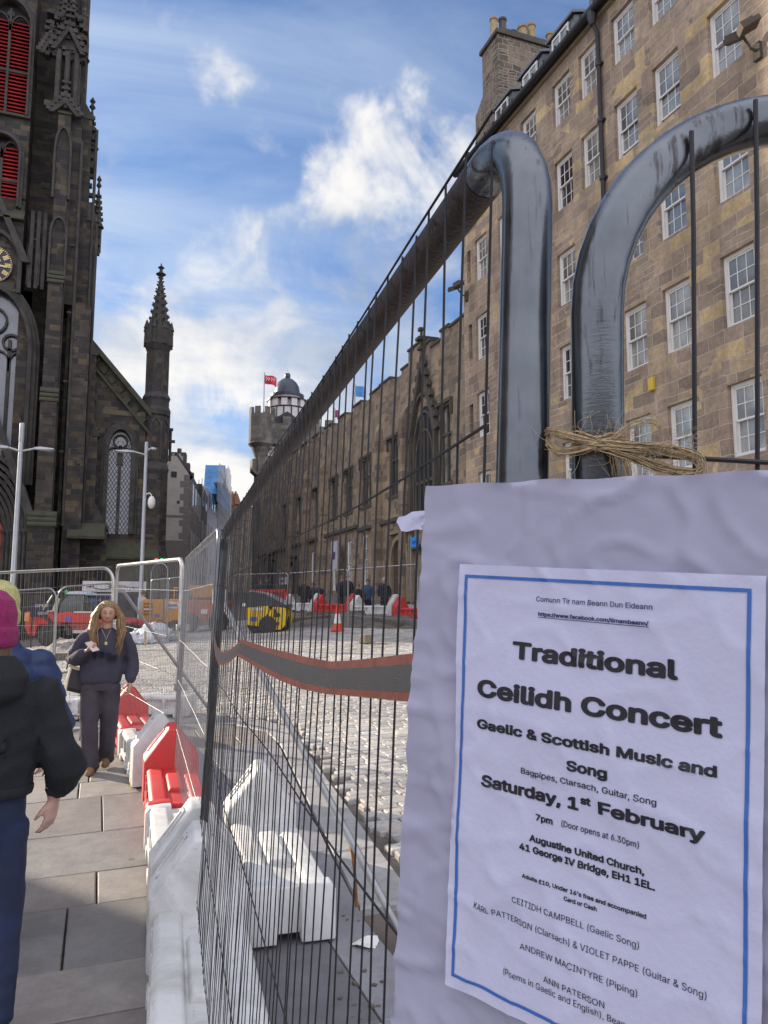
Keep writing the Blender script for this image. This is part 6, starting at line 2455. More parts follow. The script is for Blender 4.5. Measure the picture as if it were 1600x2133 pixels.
# ---------------------------------------------------------------- the woman walking toward us
def build_woman():
    q = gp(203, 1606)
    rz = math.atan2(q.x, -q.y) if False else math.atan2(-q.x, q.y)      # faces the lens
    sc = 1.0
    b = MB()
    # bare figure: head, neck, hands, and the body under the clothes
    head(b, (.035, -.03, 1.575), .98, Matrix.Translation((.035, -.03, 1.575)) @ Matrix.Rotation(.16, 4, 'X') @ Matrix.Translation((-.035, .03, -1.575)))
    limb(b, [(.03, .0, 1.36), (.034, -.015, 1.50)], [.058, .052])
    b.ell([(0, 0, .86, .15, .10), (0, 0, 1.0, .13, .095), (.01, 0, 1.15, .12, .09), (.015, 0, 1.3, .14, .09), (.025, 0, 1.40, .09, .06)], 20)
    limb(b, [(-.17, 0, 1.345), (-.285, .0, 1.13), (-.17, -.20, 1.20)], [.045, .04, .03])
    limb(b, [(.21, 0, 1.345), (.29, .02, 1.08), (.275, -.07, .88)], [.045, .04, .03])
    hand(b, (-.145, -.225, 1.215), (.62, -.52, .25), (.1, -.35, .9), .75, .92, 1)
    hand(b, (.272, -.08, .865), (-.05, -.12, -1), (-.9, -.25, 0), .75, .92, -1)
    limb(b, [(-.085, 0, .88), (-.085, -.05, .48), (-.075, -.06, .08)], [.085, .055, .04])
    limb(b, [(.085, 0, .88), (.075, .05, .48), (.07, .13, .12)], [.085, .055, .04])
    p = mesh_obj('person', remesh(b, .0075, 2), M_skin)
    place(p, (q.x, q.y, q.z - .005), rz)
    tag(p, 'woman with long blond hair and dark sweatshirt walking toward us looking at a phone', 'person')
    # sweatshirt, loose with balloon sleeves
    s = MB()
    s.ell([(-.01, 0, .865, .185, .125), (-.01, 0, .90, .205, .145), (-.005, -.005, 1.0, .215, .15), (.0, 0, 1.12, .205, .145), (.01, 0, 1.25, .205, .14), (.02, 0, 1.34, .19, .12), (.028, 0, 1.395, .115, .085), (.03, 0, 1.43, .068, .062), (.03, 0, 1.435, .06, .055)], 28)
    limb(s, [(-.165, 0, 1.335), (-.235, .015, 1.22), (-.285, .02, 1.10), (-.255, -.07, 1.115), (-.19, -.18, 1.185), (-.165, -.205, 1.20)], [.072, .074, .072, .070, .055, .040])
    limb(s, [(.205, 0, 1.335), (.255, .015, 1.22), (.29, .02, 1.08), (.288, -.02, .97), (.28, -.065, .905), (.275, -.075, .885)], [.072, .076, .076, .072, .056, .042])
    M_sweat = pm('slate_sweatshirt', (0.040, 0.038, 0.058), rough=.95, var=.18, vs=10, bump=.3, bs=160)
    so = mesh_obj('sweatshirt', remesh(s, .0125, 2, .008, 9, 3), M_sweat, p)
    for k, (x, z) in enumerate(((-.075, 1.165), (-.005, 1.165), (.06, 1.150), (.118, 1.128))):
        m = MB()
        for (x0, x1, z0, z1) in (((-.02, -.008, -.03, .03), (.008, .02, -.03, .03), (-.02, .02, -.005, .008), (-.02, .02, .02, .032)) if k != 2 else ((-.008, .008, -.03, .03), (-.02, .02, .02, .032), (-.02, .02, -.032, -.02))):
            m.box(x + x0, x + x1, -.168, -.13, z + z0, z + z1)
        m.build('chest_letter', pm('dark_felt', (.012, .014, .03), rough=.9), so)
    st = MB()
    for dy in (0, .03):
        st.tube([(-.15, .0 + dy, 1.418), (-.235, .015 + dy, 1.325), (-.335, .02 + dy, 1.19)], .011, 6)
    st.build('sleeve_glint', M_white, so, smooth=True)  # light reflection along the sleeve, put in as thin white tubes
    t = MB()
    t.ell([(0, 0, .80, .17, .12), (0, 0, .87, .175, .125), (0, 0, .95, .16, .115)], 24)
    limb(t, [(-.09, 0, .84), (-.105, -.03, .62), (-.10, -.05, .45), (-.085, -.055, .25), (-.075, -.06, .12), (-.072, -.06, .055)], [.108, .098, .088, .086, .090, .094], 18)
    limb(t, [(.085, 0, .84), (.09, .02, .62), (.085, .05, .45), (.078, .09, .25), (.072, .125, .13), (.07, .13, .09)], [.108, .098, .088, .084, .086, .090], 18)
    mesh_obj('trousers', remesh(t, .013, 2, .007, 8, 6), pm('dark_mauve_trousers', (0.048, 0.040, 0.052), rough=.95, var=.2, vs=9, bump=.25, bs=140), p)
    for (x, y, z, tilt) in ((-.075, -.10, .0, .0), (.068, .105, .045, .12)):
        m = MB()
        T = Matrix.Translation((x, y, z)) @ Matrix.Rotation(tilt, 4, 'X')
        m.ell([(0, 0, .0, .047, .125), (0, 0, .02, .05, .13), (0, .0, .045, .048, .118), (0, .03, .075, .044, .085), (0, .05, .10, .04, .06)], 20, T)
        mesh_obj('shoe', remesh(m, .008, 2), pm('tan_suede', (0.20, 0.11, 0.045), rough=.85, var=.15), p)
    # hair: crown and long falls each side
    h = MB()
    cz = 1.575
    h.ell([(.035, .02, cz - .06, .088, .085), (.035, .012, cz, .094, .102), (.035, -.006, cz + .06, .092, .108), (.035, -.020, cz + .10, .074, .094), (.035, -.022, cz + .130, .038, .055)], 24)
    for sg, x0 in ((-1, .035), (1, .035)):
        for k in range(5):
            y = -.055 + .03 * k
            w_ = .108 + .010 * k
            h.tube([(x0 + sg * .035, y * .5 - .02, cz + .115), (x0 + sg * .078, y - .01, cz + .07), (x0 + sg * w_, y, cz - .03), (x0 + sg * (w_ + .012), y - .015, cz - .13), (x0 + sg * (w_ + .030), y - .045, cz - .22), (x0 + sg * (w_ + .008 + .01 * (k % 2)), y - .055, cz - .30 - .02 * k), (x0 + sg * (w_ - .01), y - .05, cz - .345 - .025 * (k % 3))], [.020, .026, .025, .026, .025, .018, .005], 8)
    # open the face: nothing in front of it (falls stay beside the cheeks)
    hm = remesh(h, .0085, 2, .004, 22, 1)
    hm2 = bmesh.new()
    hm2.from_mesh(hm)
    fx = [v for v in hm2.verts if abs(v.co.x - .035) < .066 and v.co.y < -.035 and cz - .3 < v.co.z < cz + .060 - .55 * abs(v.co.x - .035)]
    bmesh.ops.delete(hm2, geom=fx, context='VERTS')
    hm2.to_mesh(hm)
    hm2.free()
    mesh_obj('hair', hm, M_hair, p)
    e = MB()
    for sg in (-1, 1):
        e.ell([(.035 + sg * .031, -.131, 1.572, .015, .004), (.035 + sg * .031, -.133, 1.576, .013, .004)], 10)
        e.ell([(.035 + sg * .031, -.137, 1.597, .019, .004), (.035 + sg * .032, -.137, 1.602, .015, .004)], 10)
    e.build('eye_makeup', pm('dark_brow', (.06, .03, .02), rough=.7), p)
    m = MB()
    m.ell([(.035, -.143, 1.492, .012, .004), (.035, -.146, 1.499, .021, .005), (.035, -.147, 1.506, .020, .005), (.035, -.145, 1.512, .010, .004)], 12)
    m.build('lips', pm('lips', (.30, .10, .09), rough=.5), p)
    m = MB()
    m.ell([(.118, -.03, 1.548, .005, .007), (.122, -.032, 1.56, .009, .010), (.118, -.03, 1.572, .006, .008)], 8)
    m.build('earbud', M_white, p, smooth=True)
    m = MB()
    m.tube([(-.02, -.085, 1.42), (.02, -.135, 1.34), (.028, -.150, 1.29), (.036, -.135, 1.34), (.07, -.085, 1.42)], .0014, 5)
    m.box(.016, .040, -.158, -.148, 1.262, 1.292)
    m.build('necklace', M_gold, p)
    M4 = WM[p]
    # phone in her right hand
    ph = thing('phone', 'phone held up in the walking woman\'s right hand', 'phone', M4 @ Vector((-.10, -.285, 1.255)), rz)
    m = MB()
    T = Matrix.Rotation(.25, 4, 'Z') @ Matrix.Rotation(-.95, 4, 'X') @ Matrix.Rotation(-.35, 4, 'Y')
    m.box(-.037, .037, -.005, .005, -.075, .075, T)
    m.build('phone_case', pm('pale_case', (.5, .42, .38), rough=.4), ph, bevel=.004)
    m = MB()
    m.box(-.033, .033, .0051, .0058, -.070, .070, T)
    m.build('screen', pm('dark_screen', (.01, .01, .012), rough=.1), ph)
    # loose strands over the hair
    hs = MB()
    rg = random.Random(12)
    for sg in (-1, 1):
        for k in range(120):
            u = rg.random()
            y = -.065 + .13 * u
            w_ = rg.uniform(.088, .150)
            L_ = rg.uniform(.22, .40)
            ph_ = rg.uniform(0, 6)
            x0 = .035 + rg.uniform(-.01, .01)
            wv = lambda z_: .008 * math.sin(ph_ + z_ * 22)
            hs.tube([(x0 + sg * .02, y * .5 - .02, cz + .125), (x0 + sg * .072, y - .012, cz + .078), (x0 + sg * (w_ * .62 + .045), y - .02, cz - .02), (x0 + sg * (w_ + wv(.1)), y - .035, cz - .12), (x0 + sg * (w_ + .016 + wv(.2)), y - .06, cz - .20), (x0 + sg * (w_ - .005 + wv(.3)), y - .070, cz - .08 - L_ * .7), (x0 + sg * (w_ - .025 + wv(.4)), y - .065, cz - .06 - L_)], [.003, .004, .004, .0038, .0034, .0025, .001], 4)
    hs.build('hair', M_hair, p, smooth=True)
    # tote bag under the arm
    bg = thing('handbag', 'black leather tote bag with pale edges hanging from the woman\'s right shoulder', 'bag', M4 @ Vector((-.235, .03, .80)), rz)
    m = MB()
    T = Matrix.Rotation(.30, 4, 'Y') @ Matrix.Rotation(.25, 4, 'Z') @ Matrix.Scale(.86, 4)
    m.loft([[(x * .9, y * .6, -.02) for x, y in ((-.13, -.07), (.13, -.07), (.13, .07), (-.13, .07))], [(x, y, .02) for x, y in ((-.15, -.08), (.15, -.08), (.15, .08), (-.15, .08))], [(x, y * .8, .25) for x, y in ((-.16, -.05), (.16, -.05), (.16, .05), (-.16, .05))]], T=T)
    m.build('bag_body', pm('black_leather', (.012, .012, .014), rough=.45, bump=.2, bs=200), bg, bevel=.01)
    m = MB()
    ed = pm('cream_edge', (.62, .55, .38), rough=.6)
    m.prism([(-.175, .235), (.165, .235), (.165, .262), (-.175, .262)], -.055, -.035, 'y', T).prism([(-.175, .235), (.165, .235), (.165, .262), (-.175, .262)], .035, .055, 'y', T)
    m.tube([T @ Vector((-.165, -.05, .25)), T @ Vector((-.16, -.07, .12)), T @ Vector((-.14, -.075, -.01))], .013, 6)
    m.build('pale_trim', ed, bg)
    m = MB()
    m.tube([(-.10, -.03, .22), (-.06, -.05, .42), (.05, -.02, .60), (.10, .03, .54)], .008, 6)
    m.build('strap', M_black, bg, smooth=True)


build_woman()


# ---------------------------------------------------------------- walkers seen from behind at the left edge
def build_walker(px, d, foot_off, label, jacket, trous, hat, hatcol, hgt=1.74, hood_=True, arm_out=True, puffy=False, vox=.0075, hair=False, hat_brim=True):
    """figure seen from behind, X to the right, walking away (+Y)"""
    v = ray(px, 1300)
    loc = Vector((v.x * d, v.y * d, 0))
    z0 = g(loc.x, loc.y)
    rz = math.atan2(-v.x, v.y) + foot_off
    k = hgt / 1.74
    b = MB()
    head(b, (0, 0, 1.62 * k), 1.0, Matrix.Rotation(PI, 4, 'Z'), 28)
    limb(b, [(0, -.01, 1.40 * k), (0, .0, 1.54 * k)], [.062, .056])
    b.ell([(0, 0, .84 * k, .12, .08), (0, 0, 1.05 * k, .12, .08), (0, 0, 1.3 * k, .15, .09), (0, 0, 1.43 * k, .10, .07)], 20)
    limb(b, [(.19, 0, 1.36 * k), (.26, -.02, 1.12 * k), (.283, .02, .91 * k)], [.05, .042, .030])
    limb(b, [(-.19, 0, 1.36 * k), (-.26, .02, 1.08 * k), (-.25, .10, .85 * k)], [.045, .036, .03])
    hand(b, (.284, .022, .905 * k), (-.16, .06, -1), (-.75, .65, 0), .40, 1.0, -1)
    hand(b, (-.25, .11, .84 * k), (.03, .25, -1), (.9, 0, 0), .4, 1.0, -1)
    limb(b, [(-.085, 0, .82 * k), (-.09, .06, .47 * k), (-.09, .02, .08)], [.06, .05, .04])
    limb(b, [(.085, 0, .82 * k), (.10, -.02, .47 * k), (.10, -.14, .10)], [.06, .05, .04])
    p = mesh_obj('person', remesh(b, vox * .72, 2), M_skin2)
    place(p, (loc.x, loc.y, z0), rz)
    tag(p, label, 'person')
    s = MB()
    s.ell([(0, 0, .95 * k, .185, .135), (0, 0, .975 * k, .20, .15), (0, 0, 1.05 * k, .205, .155), (0, 0, 1.18 * k, .22, .16), (0, 0, 1.32 * k, .22, .15), (0, 0, 1.40 * k, .18, .13), (0, -.01, 1.455 * k, .115, .105), (0, -.01, 1.50 * k, .095, .09)], 28)
    limb(s, [(.19, 0, 1.35 * k), (.245, -.01, 1.24 * k), (.285, -.03, 1.12 * k), (.315, -.015, 1.03 * k), (.30, .01, .975 * k), (.285, .02, .93 * k)], [.088, .085, .082, .085, .068, .043])
    limb(s, [(-.19, 0, 1.35 * k), (-.27, .0, 1.2 * k), (-.30, .03, 1.06 * k), (-.28, .08, .93 * k), (-.26, .10, .86 * k)], [.095, .10, .10, .09, .05])
    if hood_:
        s.ell([(0, -.10, 1.30 * k, .07, .04), (0, -.125, 1.36 * k, .14, .07), (0, -.11, 1.43 * k, .155, .085), (0, -.07, 1.49 * k, .13, .09), (0, -.04, 1.52 * k, .10, .08)], 20)
    me = remesh(s, vox, 2, .016 if puffy else .020, 6, 2)
    if puffy:
        for q in me.vertices:
            q.co += q.normal * .010 * abs(math.sin(q.co.z * 34))
    mesh_obj('jacket', me, jacket, p)
    if arm_out and not puffy:
        sm = MB()
        sm.ell([(0, 0, .945 * k, .192, .142), (0, 0, .95 * k, .200, .150), (0, 0, .985 * k, .205, .156), (0, 0, .99 * k, .198, .15)], 32)
        sm.tube([(.286, .02, .925 * k), (.292, .012, .955 * k)], [.047, .050], 16)
        mesh_obj('hem_band', remesh(sm, .012, 1, .004, 14, 3), J_rib, p)
    t = MB()
    t.ell([(0, 0, .76 * k, .17, .125), (0, 0, .86 * k, .175, .13), (0, 0, 1.0 * k, .16, .12)], 22)
    limb(t, [(-.09, 0, .82 * k), (-.095, .05, .5 * k), (-.095, .02, .2), (-.09, .01, .08)], [.105, .085, .07, .068])
    limb(t, [(.09, 0, .82 * k), (.10, -.02, .5 * k), (.10, -.10, .22), (.10, -.13, .12)], [.105, .085, .07, .068])
    mesh_obj('trousers', remesh(t, vox * 1.1, 3, .007, 9, 5), trous, p)
    for x, y, z, a in ((-.09, .05, 0, 0), (.10, -.09, .05, -.35)):
        m = MB()
        m.ell([(0, 0, 0, .048, .13), (0, 0, .03, .05, .135), (0, -.02, .07, .045, .10), (0, -.05, .11, .042, .06)], 16, Matrix.Translation((x, y, z)) @ Matrix.Rotation(a, 4, 'X'))
        mesh_obj('shoe', remesh(m, .01, 2), M_black, p)
    m = MB()
    zb = 1.565 * k
    m.ell([(0, .0, zb - .02, .099, .117), (0, 0, zb + .0, .108, .126), (0, 0, zb + .055, .110, .128), (0, 0, zb + .062, .100, .118), (0, 0, zb + .12, .103, .12), (0, 0, zb + .175, .088, .104), (0, 0, zb + .212, .052, .062), (0, 0, zb + .224, .012, .014)], 30)
    me = remesh(m, .008, 1)
    mesh_obj('beanie', me, hatcol, p)
    if hair:
        h = MB()
        h.ell([(0, -.04, 1.44 * k, .07, .05), (0, -.035, 1.50 * k, .085, .075), (0, -.02, 1.57 * k, .088, .09)], 16)
        mesh_obj('hair', remesh(h, .009, 2, .006, 25), M_hairb, p)
    return p


def knit(name, col):
    m = pm(name, col, rough=.95, var=.22, vs=60)
    nt = m.node_tree
    b = [n for n in nt.nodes if n.type == 'BSDF_PRINCIPLED'][0]
    tc = nd(nt, 'ShaderNodeTexCoord')
    sp = nd(nt, 'ShaderNodeSeparateXYZ', {0: tc.outputs['Object']})
    an = math_n(nt, 'ARCTAN2', sp.outputs[1], sp.outputs[0])
    rib = math_n(nt, 'SINE', math_n(nt, 'MULTIPLY', an, 62.0))
    row = math_n(nt, 'SINE', math_n(nt, 'MULTIPLY', sp.outputs[2], 900.0))
    n = nd(nt, 'ShaderNodeTexNoise', {'Vector': tc.outputs['Object'], 'Scale': 190.0, 'Detail': 4.0})
    h = math_n(nt, 'ADD', math_n(nt, 'ADD', math_n(nt, 'MULTIPLY', rib, .5), math_n(nt, 'MULTIPLY', row, .3)), math_n(nt, 'MULTIPLY', n.outputs[0], 1.2))
    bn = nd(nt, 'ShaderNodeBump', {'Strength': .8, 'Distance': .004, 'Height': h})
    nt.links.new(bn.outputs[0], b.inputs['Normal'])
    b.inputs['Sheen Weight'].default_value = .06
    return m


J_black = pm('black_jacket_cloth', (0.0085, 0.010, 0.013), rough=.85, var=.3, vs=6, bump=.35, bs=120)
J_rib = pm('ribbed_band', (0.014, 0.015, 0.018), rough=.9, var=.3, vs=90, bump=.8, bs=220)
J_blue = pm('blue_puffer', (0.010, 0.028, 0.10), rough=.6, var=.2, vs=5, bump=.3, bs=60)
T_jean = pm('indigo_jeans', (0.010, 0.018, 0.050), rough=.85, var=.3, vs=7, bump=.3, bs=220)
H_pink = knit('magenta_wool', (0.30, 0.014, 0.115))
H_yel = knit('pale_yellow_wool', (0.50, 0.48, 0.20))
build_walker(-20, 3.2, 0.0, 'person in black hooded jacket, jeans and magenta knitted hat walking away', J_black, T_jean, True, H_pink, 1.735, True, hair=True, vox=.0125)
build_walker(-4, 4.1, 0.05, 'person in a blue puffer jacket and pale yellow hat just ahead of the magenta hat', J_blue, T_jean, True, H_yel, 1.80, False, puffy=True, vox=.015)


# ---------------------------------------------------------------- small figures along the far pavement
def small_person(pos, hgt, label, jacket, trous, hatm=None, hairm=None, turn=0.0, group=None, walk=0.0, wide=1.0):
    k = hgt / 1.72
    b = MB()
    b.ell([(0, 0, 1.50 * k, .045, .05), (0, 0, 1.54 * k, .07, .085), (0, 0, 1.61 * k, .08, .095), (0, 0, 1.68 * k, .068, .08), (0, 0, 1.715 * k, .03, .04)], 14)
    limb(b, [(0, 0, 1.38 * k), (0, 0, 1.52 * k)], [.06, .05], 10)
    b.ell([(0, 0, .86 * k, .15, .10), (0, 0, 1.1 * k, .14, .1), (0, 0, 1.35 * k, .15, .09), (0, 0, 1.42 * k, .08, .06)], 14)
    for s in (-1, 1):
        limb(b, [(.085 * s, 0, .85 * k), (.085 * s, walk * s * .5, .45 * k), (.085 * s, walk * s, .05)], [.08, .055, .045], 10)
        limb(b, [(.19 * s, 0, 1.35 * k), (.24 * s, -.02, 1.08 * k), (.21 * s, -.10, .86 * k)], [.05, .04, .035], 10)
        hand(b, (.21 * s, -.10, .85 * k), (0, -.2, -1), (-s, 0, 0), .6, 1.0, s)
    p = mesh_obj('person', remesh(b, .016, 2), M_skin)
    place(p, pos, turn)
    tag(p, label, 'person', group)
    m = MB()
    m.ell([(0, 0, .78 * k, .19 * wide, .14 * wide), (0, 0, 1.05 * k, .21 * wide, .155 * wide), (0, 0, 1.3 * k, .22 * wide, .15 * wide), (0, 0, 1.40 * k, .14, .11), (0, 0, 1.47 * k, .07, .07)], 16)
    for s in (-1, 1):
        limb(m, [(.19 * s, 0, 1.34 * k), (.265 * s * wide, -.01, 1.1 * k), (.22 * s, -.09, .9 * k)], [.085, .08, .06], 10)
    mesh_obj('coat', remesh(m, .02, 2, .012, 7, pos[0]), jacket, p)
    m = MB()
    for s in (-1, 1):
        limb(m, [(.09 * s, 0, .84 * k), (.09 * s, walk * s * .5, .45 * k), (.088 * s, walk * s, .07)], [.10, .08, .07], 10)
    mesh_obj('trousers', remesh(m, .022, 2), trous, p)
    m = MB()
    for s in (-1, 1):
        m.ell([(.088 * s, walk * s - .03, 0, .05, .12), (.088 * s, walk * s - .03, .05, .05, .11), (.088 * s, walk * s, .09, .04, .06)], 10)
    mesh_obj('shoe', remesh(m, .02, 1), M_black, p)
    m = MB()
    m.ell([(0, .015, 1.56 * k, .085, .095), (0, .012, 1.63 * k, .093, .108), (0, .01, 1.69 * k, .08, .09), (0, .01, 1.735 * k, .03, .035)], 14)
    mesh_obj('hat' if hatm else 'hair', remesh(m, .015, 1), hatm or hairm or M_hairb, p)
    return p


C_navy = pm('navy_coat', (0.012, 0.018, 0.035), rough=.85, var=.2)
C_blk = pm('dark_coat', (0.012, 0.012, 0.014), rough=.85, var=.2)
C_blue = pm('mid_blue_coat', (0.025, 0.055, 0.115), rough=.8, var=.2)
C_brn = pm('brown_coat', (0.06, 0.045, 0.035), rough=.85, var=.2)
T_dk = pm('dark_trousers', (0.018, 0.018, 0.022), rough=.85, var=.2)
T_gr = pm('grey_trousers', (0.10, 0.10, 0.105), rough=.85, var=.2)
H_grey = pm('pale_grey_knit', (0.32, 0.28, 0.26), rough=.95)
GP = 'people on the far pavement'


def far_at(px, py_top, depth, hgt):
    """spot on the far pavement for a figure whose head shows at a photo pixel"""
    v = ray(px, py_top)
    t = depth / math.hypot(v.x, v.y)
    z = EYE + v.z * t - hgt
    return (v.x * t, v.y * t, z)


ppl = [(800, 1203, 33, 1.70, 'person in a navy coat and pale knitted hat on the far pavement', C_navy, T_dk, H_grey, .3, 1.0),
       (766, 1206, 34.5, 1.72, 'person in a mid blue hooded coat on the far pavement', C_blue, T_dk, C_blue, -.2, 1.1),
       (746, 1216, 34, 1.50, 'short person in dark clothes left of the blue coat on the far pavement', C_blk, T_dk, None, .1, 1.0),
       (724, 1196, 35, 1.78, 'tall person in a dark coat holding something pale on the far pavement', C_blk, T_gr, None, 2.6, 1.0),
       (713, 1199, 35.6, 1.74, 'brown-haired person behind the tall one in the dark coat on the far pavement', C_navy, T_dk, None, .5, 1.0),
       (664, 1213, 37, 1.62, 'person in navy with bare head, second from the sign on the far pavement', C_navy, T_dk, None, .2, 1.05),
       (652, 1214, 38.2, 1.62, 'person in a black coat close behind the navy one on the far pavement', C_blk, T_dk, None, -.3, 1.0),
       (634, 1206, 38.5, 1.75, 'person in dark clothes with a yellow patch on the back, far pavement', C_blk, T_dk, None, .1, 1.0)]
for px, py, dd, hh, lab, ja, tr, ha, tn, wd in ppl:
    pos = far_at(px, py, dd, hh)
    small_person(pos, hh, lab, ja, tr, ha, None, tn - YAW, GP, .12, wd)
for px, py, dd, hh, lab in ((556, 1204, 44, 1.72, 'person in black at the dark doorway beyond the blue and white sign'), (543, 1207, 45, 1.68, 'person in black left of the dark doorway beyond the sign')):
    small_person(far_at(px, py, dd, hh), hh, lab, C_blk, T_dk, None, None, -YAW, GP, .1)
q = gp(296, 1318)
small_person((q.x, q.y, q.z), 1.78, 'worker in a pale grey top standing by the yellow plant', pm('pale_work_top', (.45, .42, .40), rough=.9), pm('blue_work_trousers', (.12, .15, .22), rough=.9), None, M_hairb, 1.9, None, .1, 1.05)

# ================================================================ plant, lamps, signs and the far barriers
M_plred = pm('red_machine_paint', (0.50, 0.035, 0.028), rough=.4, var=.1, vs=3, dirt=.35, dcol=(.16, .08, .06), ds=3)
M_tyre = pm('tyre_rubber', (0.03, 0.03, 0.03), rough=.9, var=.3, vs=6, bump=.5, bs=20, dirt=.7, dcol=(.16, .145, .125))
M_rim = pm('muddy_rim', (0.30, 0.29, 0.27), rough=.7, var=.2, dirt=.5)
M_mach = pm('dark_machine_steel', (0.03, 0.03, 0.032), rough=.6, var=.3, vs=8, dirt=.4, dcol=(.13, .12, .10))
M_cabg = pm('cab_glass', (0.02, 0.035, 0.03), rough=.08, var=.5, vs=2, spec=.9)
M_amber = pm('amber_machine_paint', (0.60, 0.27, 0.012), rough=.4, var=.1, dirt=.35, dcol=(.2, .11, .04), ds=3)
M_yroll = pm('roller_yellow', (0.62, 0.42, 0.01), rough=.4, var=.08, dirt=.25, dcol=(.2, .15, .04), ds=4)
M_grey = pm('grey_hood', (0.055, 0.06, 0.065), rough=.4, var=.15)
M_stick = pm('white_sticker', (.6, .6, .6), rough=.5, dirt=.4, dcol=(.45, .2, .2), ds=14)
M_bstick = pm('blue_sticker', (.05, .12, .45), rough=.5)


def wheel(mb_t, mb_r, c, r, w):
    T = Matrix.Translation(c) @ Matrix.Rotation(PI / 2, 4, 'X')
    mb_t.lathe([(r * .6, -w / 2), (r * .93, -w / 2), (r, -w * .3), (r, w * .3), (r * .93, w / 2), (r * .6, w / 2)], 28, T)
    for k in range(18):
        mb_t.box(r * .93, r * 1.035, -.03, .03, -w * .46, w * .46, T @ Matrix.Rotation(2 * PI * k / 18, 4, 'Z') @ Matrix.Rotation(.35, 4, 'X'))
    mb_r.lathe([(.02, -w * .30), (r * .3, -w * .34), (r * .52, -w * .30), (r * .60, -w * .5), (r * .62, -w * .5), (r * .62, w * .5), (r * .5, w * .2), (.02, w * .2)], 20, T)


def build_telehandler():
    q = gp(96, 1346)
    t = thing('telehandler', 'red telescopic handler with dark glass cab and muddy tyres parked before the church', 'telehandler', (q.x, q.y, q.z - .02), -YAW - .10)
    # x runs to the right in the picture; the left wheel is at the origin
    b = MB()
    b.prism([(-.95, .45), (-.62, .40), (-.55, .85), (.6, .85), (.7, .48), (2.4, .48), (2.5, .9), (3.3, .9), (3.3, 1.0), (.2, 1.28), (-.35, 1.32), (-.95, 1.3)], .25, 1.75, 'y')
    b.prism([(-1.05, .75), (-.85, .42), (-.72, 1.36), (-1.02, 1.36)], .2, 1.8, 'y')
    b.prism([(.35, .95), (2.95, .88), (2.95, 1.18), (2.3, 1.30), (.75, 1.36), (.42, 1.28)], -.02, .55, 'y')
    b.build('chassis', M_plred, t, bevel=.03)
    bm_ = MB()
    bm_.prism([(-.75, 1.12), (-.55, 1.42), (-.2, 1.42), (3.5, 1.04), (3.5, .80), (.1, 1.12)], 1.0, 1.35, 'y')
    bm_.prism([(3.5, .82), (4.2, .74), (4.2, .96), (3.5, 1.03)], 1.04, 1.31, 'y')
    bm_.build('boom', M_plred, t, bevel=.02)
    for nm, ma, y0, y1 in (('cab', M_cabg, .12, .95),):
        c = MB()
        c.prism([(.34, 1.33), (1.95, 1.33), (1.72, 1.62), (1.42, 2.02), (.72, 2.05), (.45, 1.75)], y0, y1, 'y')
        co = c.build('cab_glazing', ma, t, bevel=.03)
        f = MB()
        for p0, p1 in (((.34, 1.33), (.45, 1.75)), ((.45, 1.75), (.72, 2.05)), ((1.42, 2.02), (1.72, 1.62)), ((1.72, 1.62), (1.97, 1.32))):
            for y in (y0 - .01, y1 + .01):
                f.tube([(p0[0], y, p0[1]), (p1[0], y, p1[1])], .035, 6)
        f.build('cab_frame', M_mach, t, smooth=True)
        r = MB()
        r.prism([(.66, 2.04), (1.55, 2.0), (1.50, 2.10), (1.1, 2.17), (.78, 2.14)], y0 - .05, y1 + .05, 'y')
        r.build('cab_roof', pm('pale_roof', (.50, .58, .66), rough=.4), t, bevel=.02)
        g_ = MB()
        for k in range(7):
            g_.box(.72 + .115 * k, .78 + .115 * k, y0 - .07, y0 - .03, 1.99, 2.045)
        g_.build('roof_vent', M_mach, t)
    m = MB()
    m.lathe([(.05, 2.05), (.06, 2.1), (.05, 2.2), (.02, 2.22)], 10, c=(.62, .2))
    m.build('beacon', pm('green_beacon', (.02, .45, .10), rough=.3), t, smooth=True)
    m = MB()
    m.box(-1.07, -.86, .19, .24, .98, 1.32)
    m.build('lamp_cluster', pm('orange_lens', (.65, .25, .05), rough=.3), t, bevel=.01)
    m = MB()
    m.box(-.10, .16, .1, .14, 1.36, 1.40).prism([(.12, 1.36), (.36, 1.42), (.42, 1.86), (.30, 1.90)], .05, .13, 'y')
    m.tube([(-.4, .2, 1.3), (-.1, .12, 1.7), (.1, .1, 2.0)], .03, 6)
    m.build('pale_panel', pm('pale_green_panel', (.42, .48, .36), rough=.5), t)
    m = MB()
    m.prism([(.12, 1.30), (.30, 1.30), (.95, .62), (.95, .45), (.75, .45), (.68, .75)], .1, .24, 'y')
    m.prism([(-.45, 1.30), (-.3, 1.30), (.3, .75), (.2, .70)], .16, .24, 'y')
    m.box(.7, 2.45, .20, .24, .50, .62)
    m.build('mudguard_arm', M_mach, t)
    m = MB()
    m.box(1.78, 2.12, -.045, -.022, .98, 1.16).box(.72, 1.75, .17, .199, .52, .64).box(1.1, 2.25, -.04, -.021, 1.315, 1.37)
    m.build('white_plate', M_stick, t)
    m = MB()
    T = Matrix.Translation((.86, -.03, 1.10)) @ Matrix.Rotation(PI / 2, 4, 'X')
    m.lathe([(.085, 0), (.085, .012)], 16, T @ Matrix.Translation((-.05, 0, 0))).lathe([(.08, 0), (.08, .014)], 16, T @ Matrix.Translation((.07, -.03, 0)))
    m.build('oval_badge', M_bstick, t)
    for x in (0.0, 2.75):
        for y in (.22, 1.62):
            a, c = MB(), MB()
            wheel(a, c, (x, y, .43), .43, .34)
            w = a.build('wheel', M_tyre, t)
            c.build('rim', M_rim, w, smooth=True)
    ld = MB()
    ld.tube([(-.62, .1, 2.7), (-.3, .12, 2.15), (.05, .14, 1.45)], .012, 5)
    return t


build_telehandler()


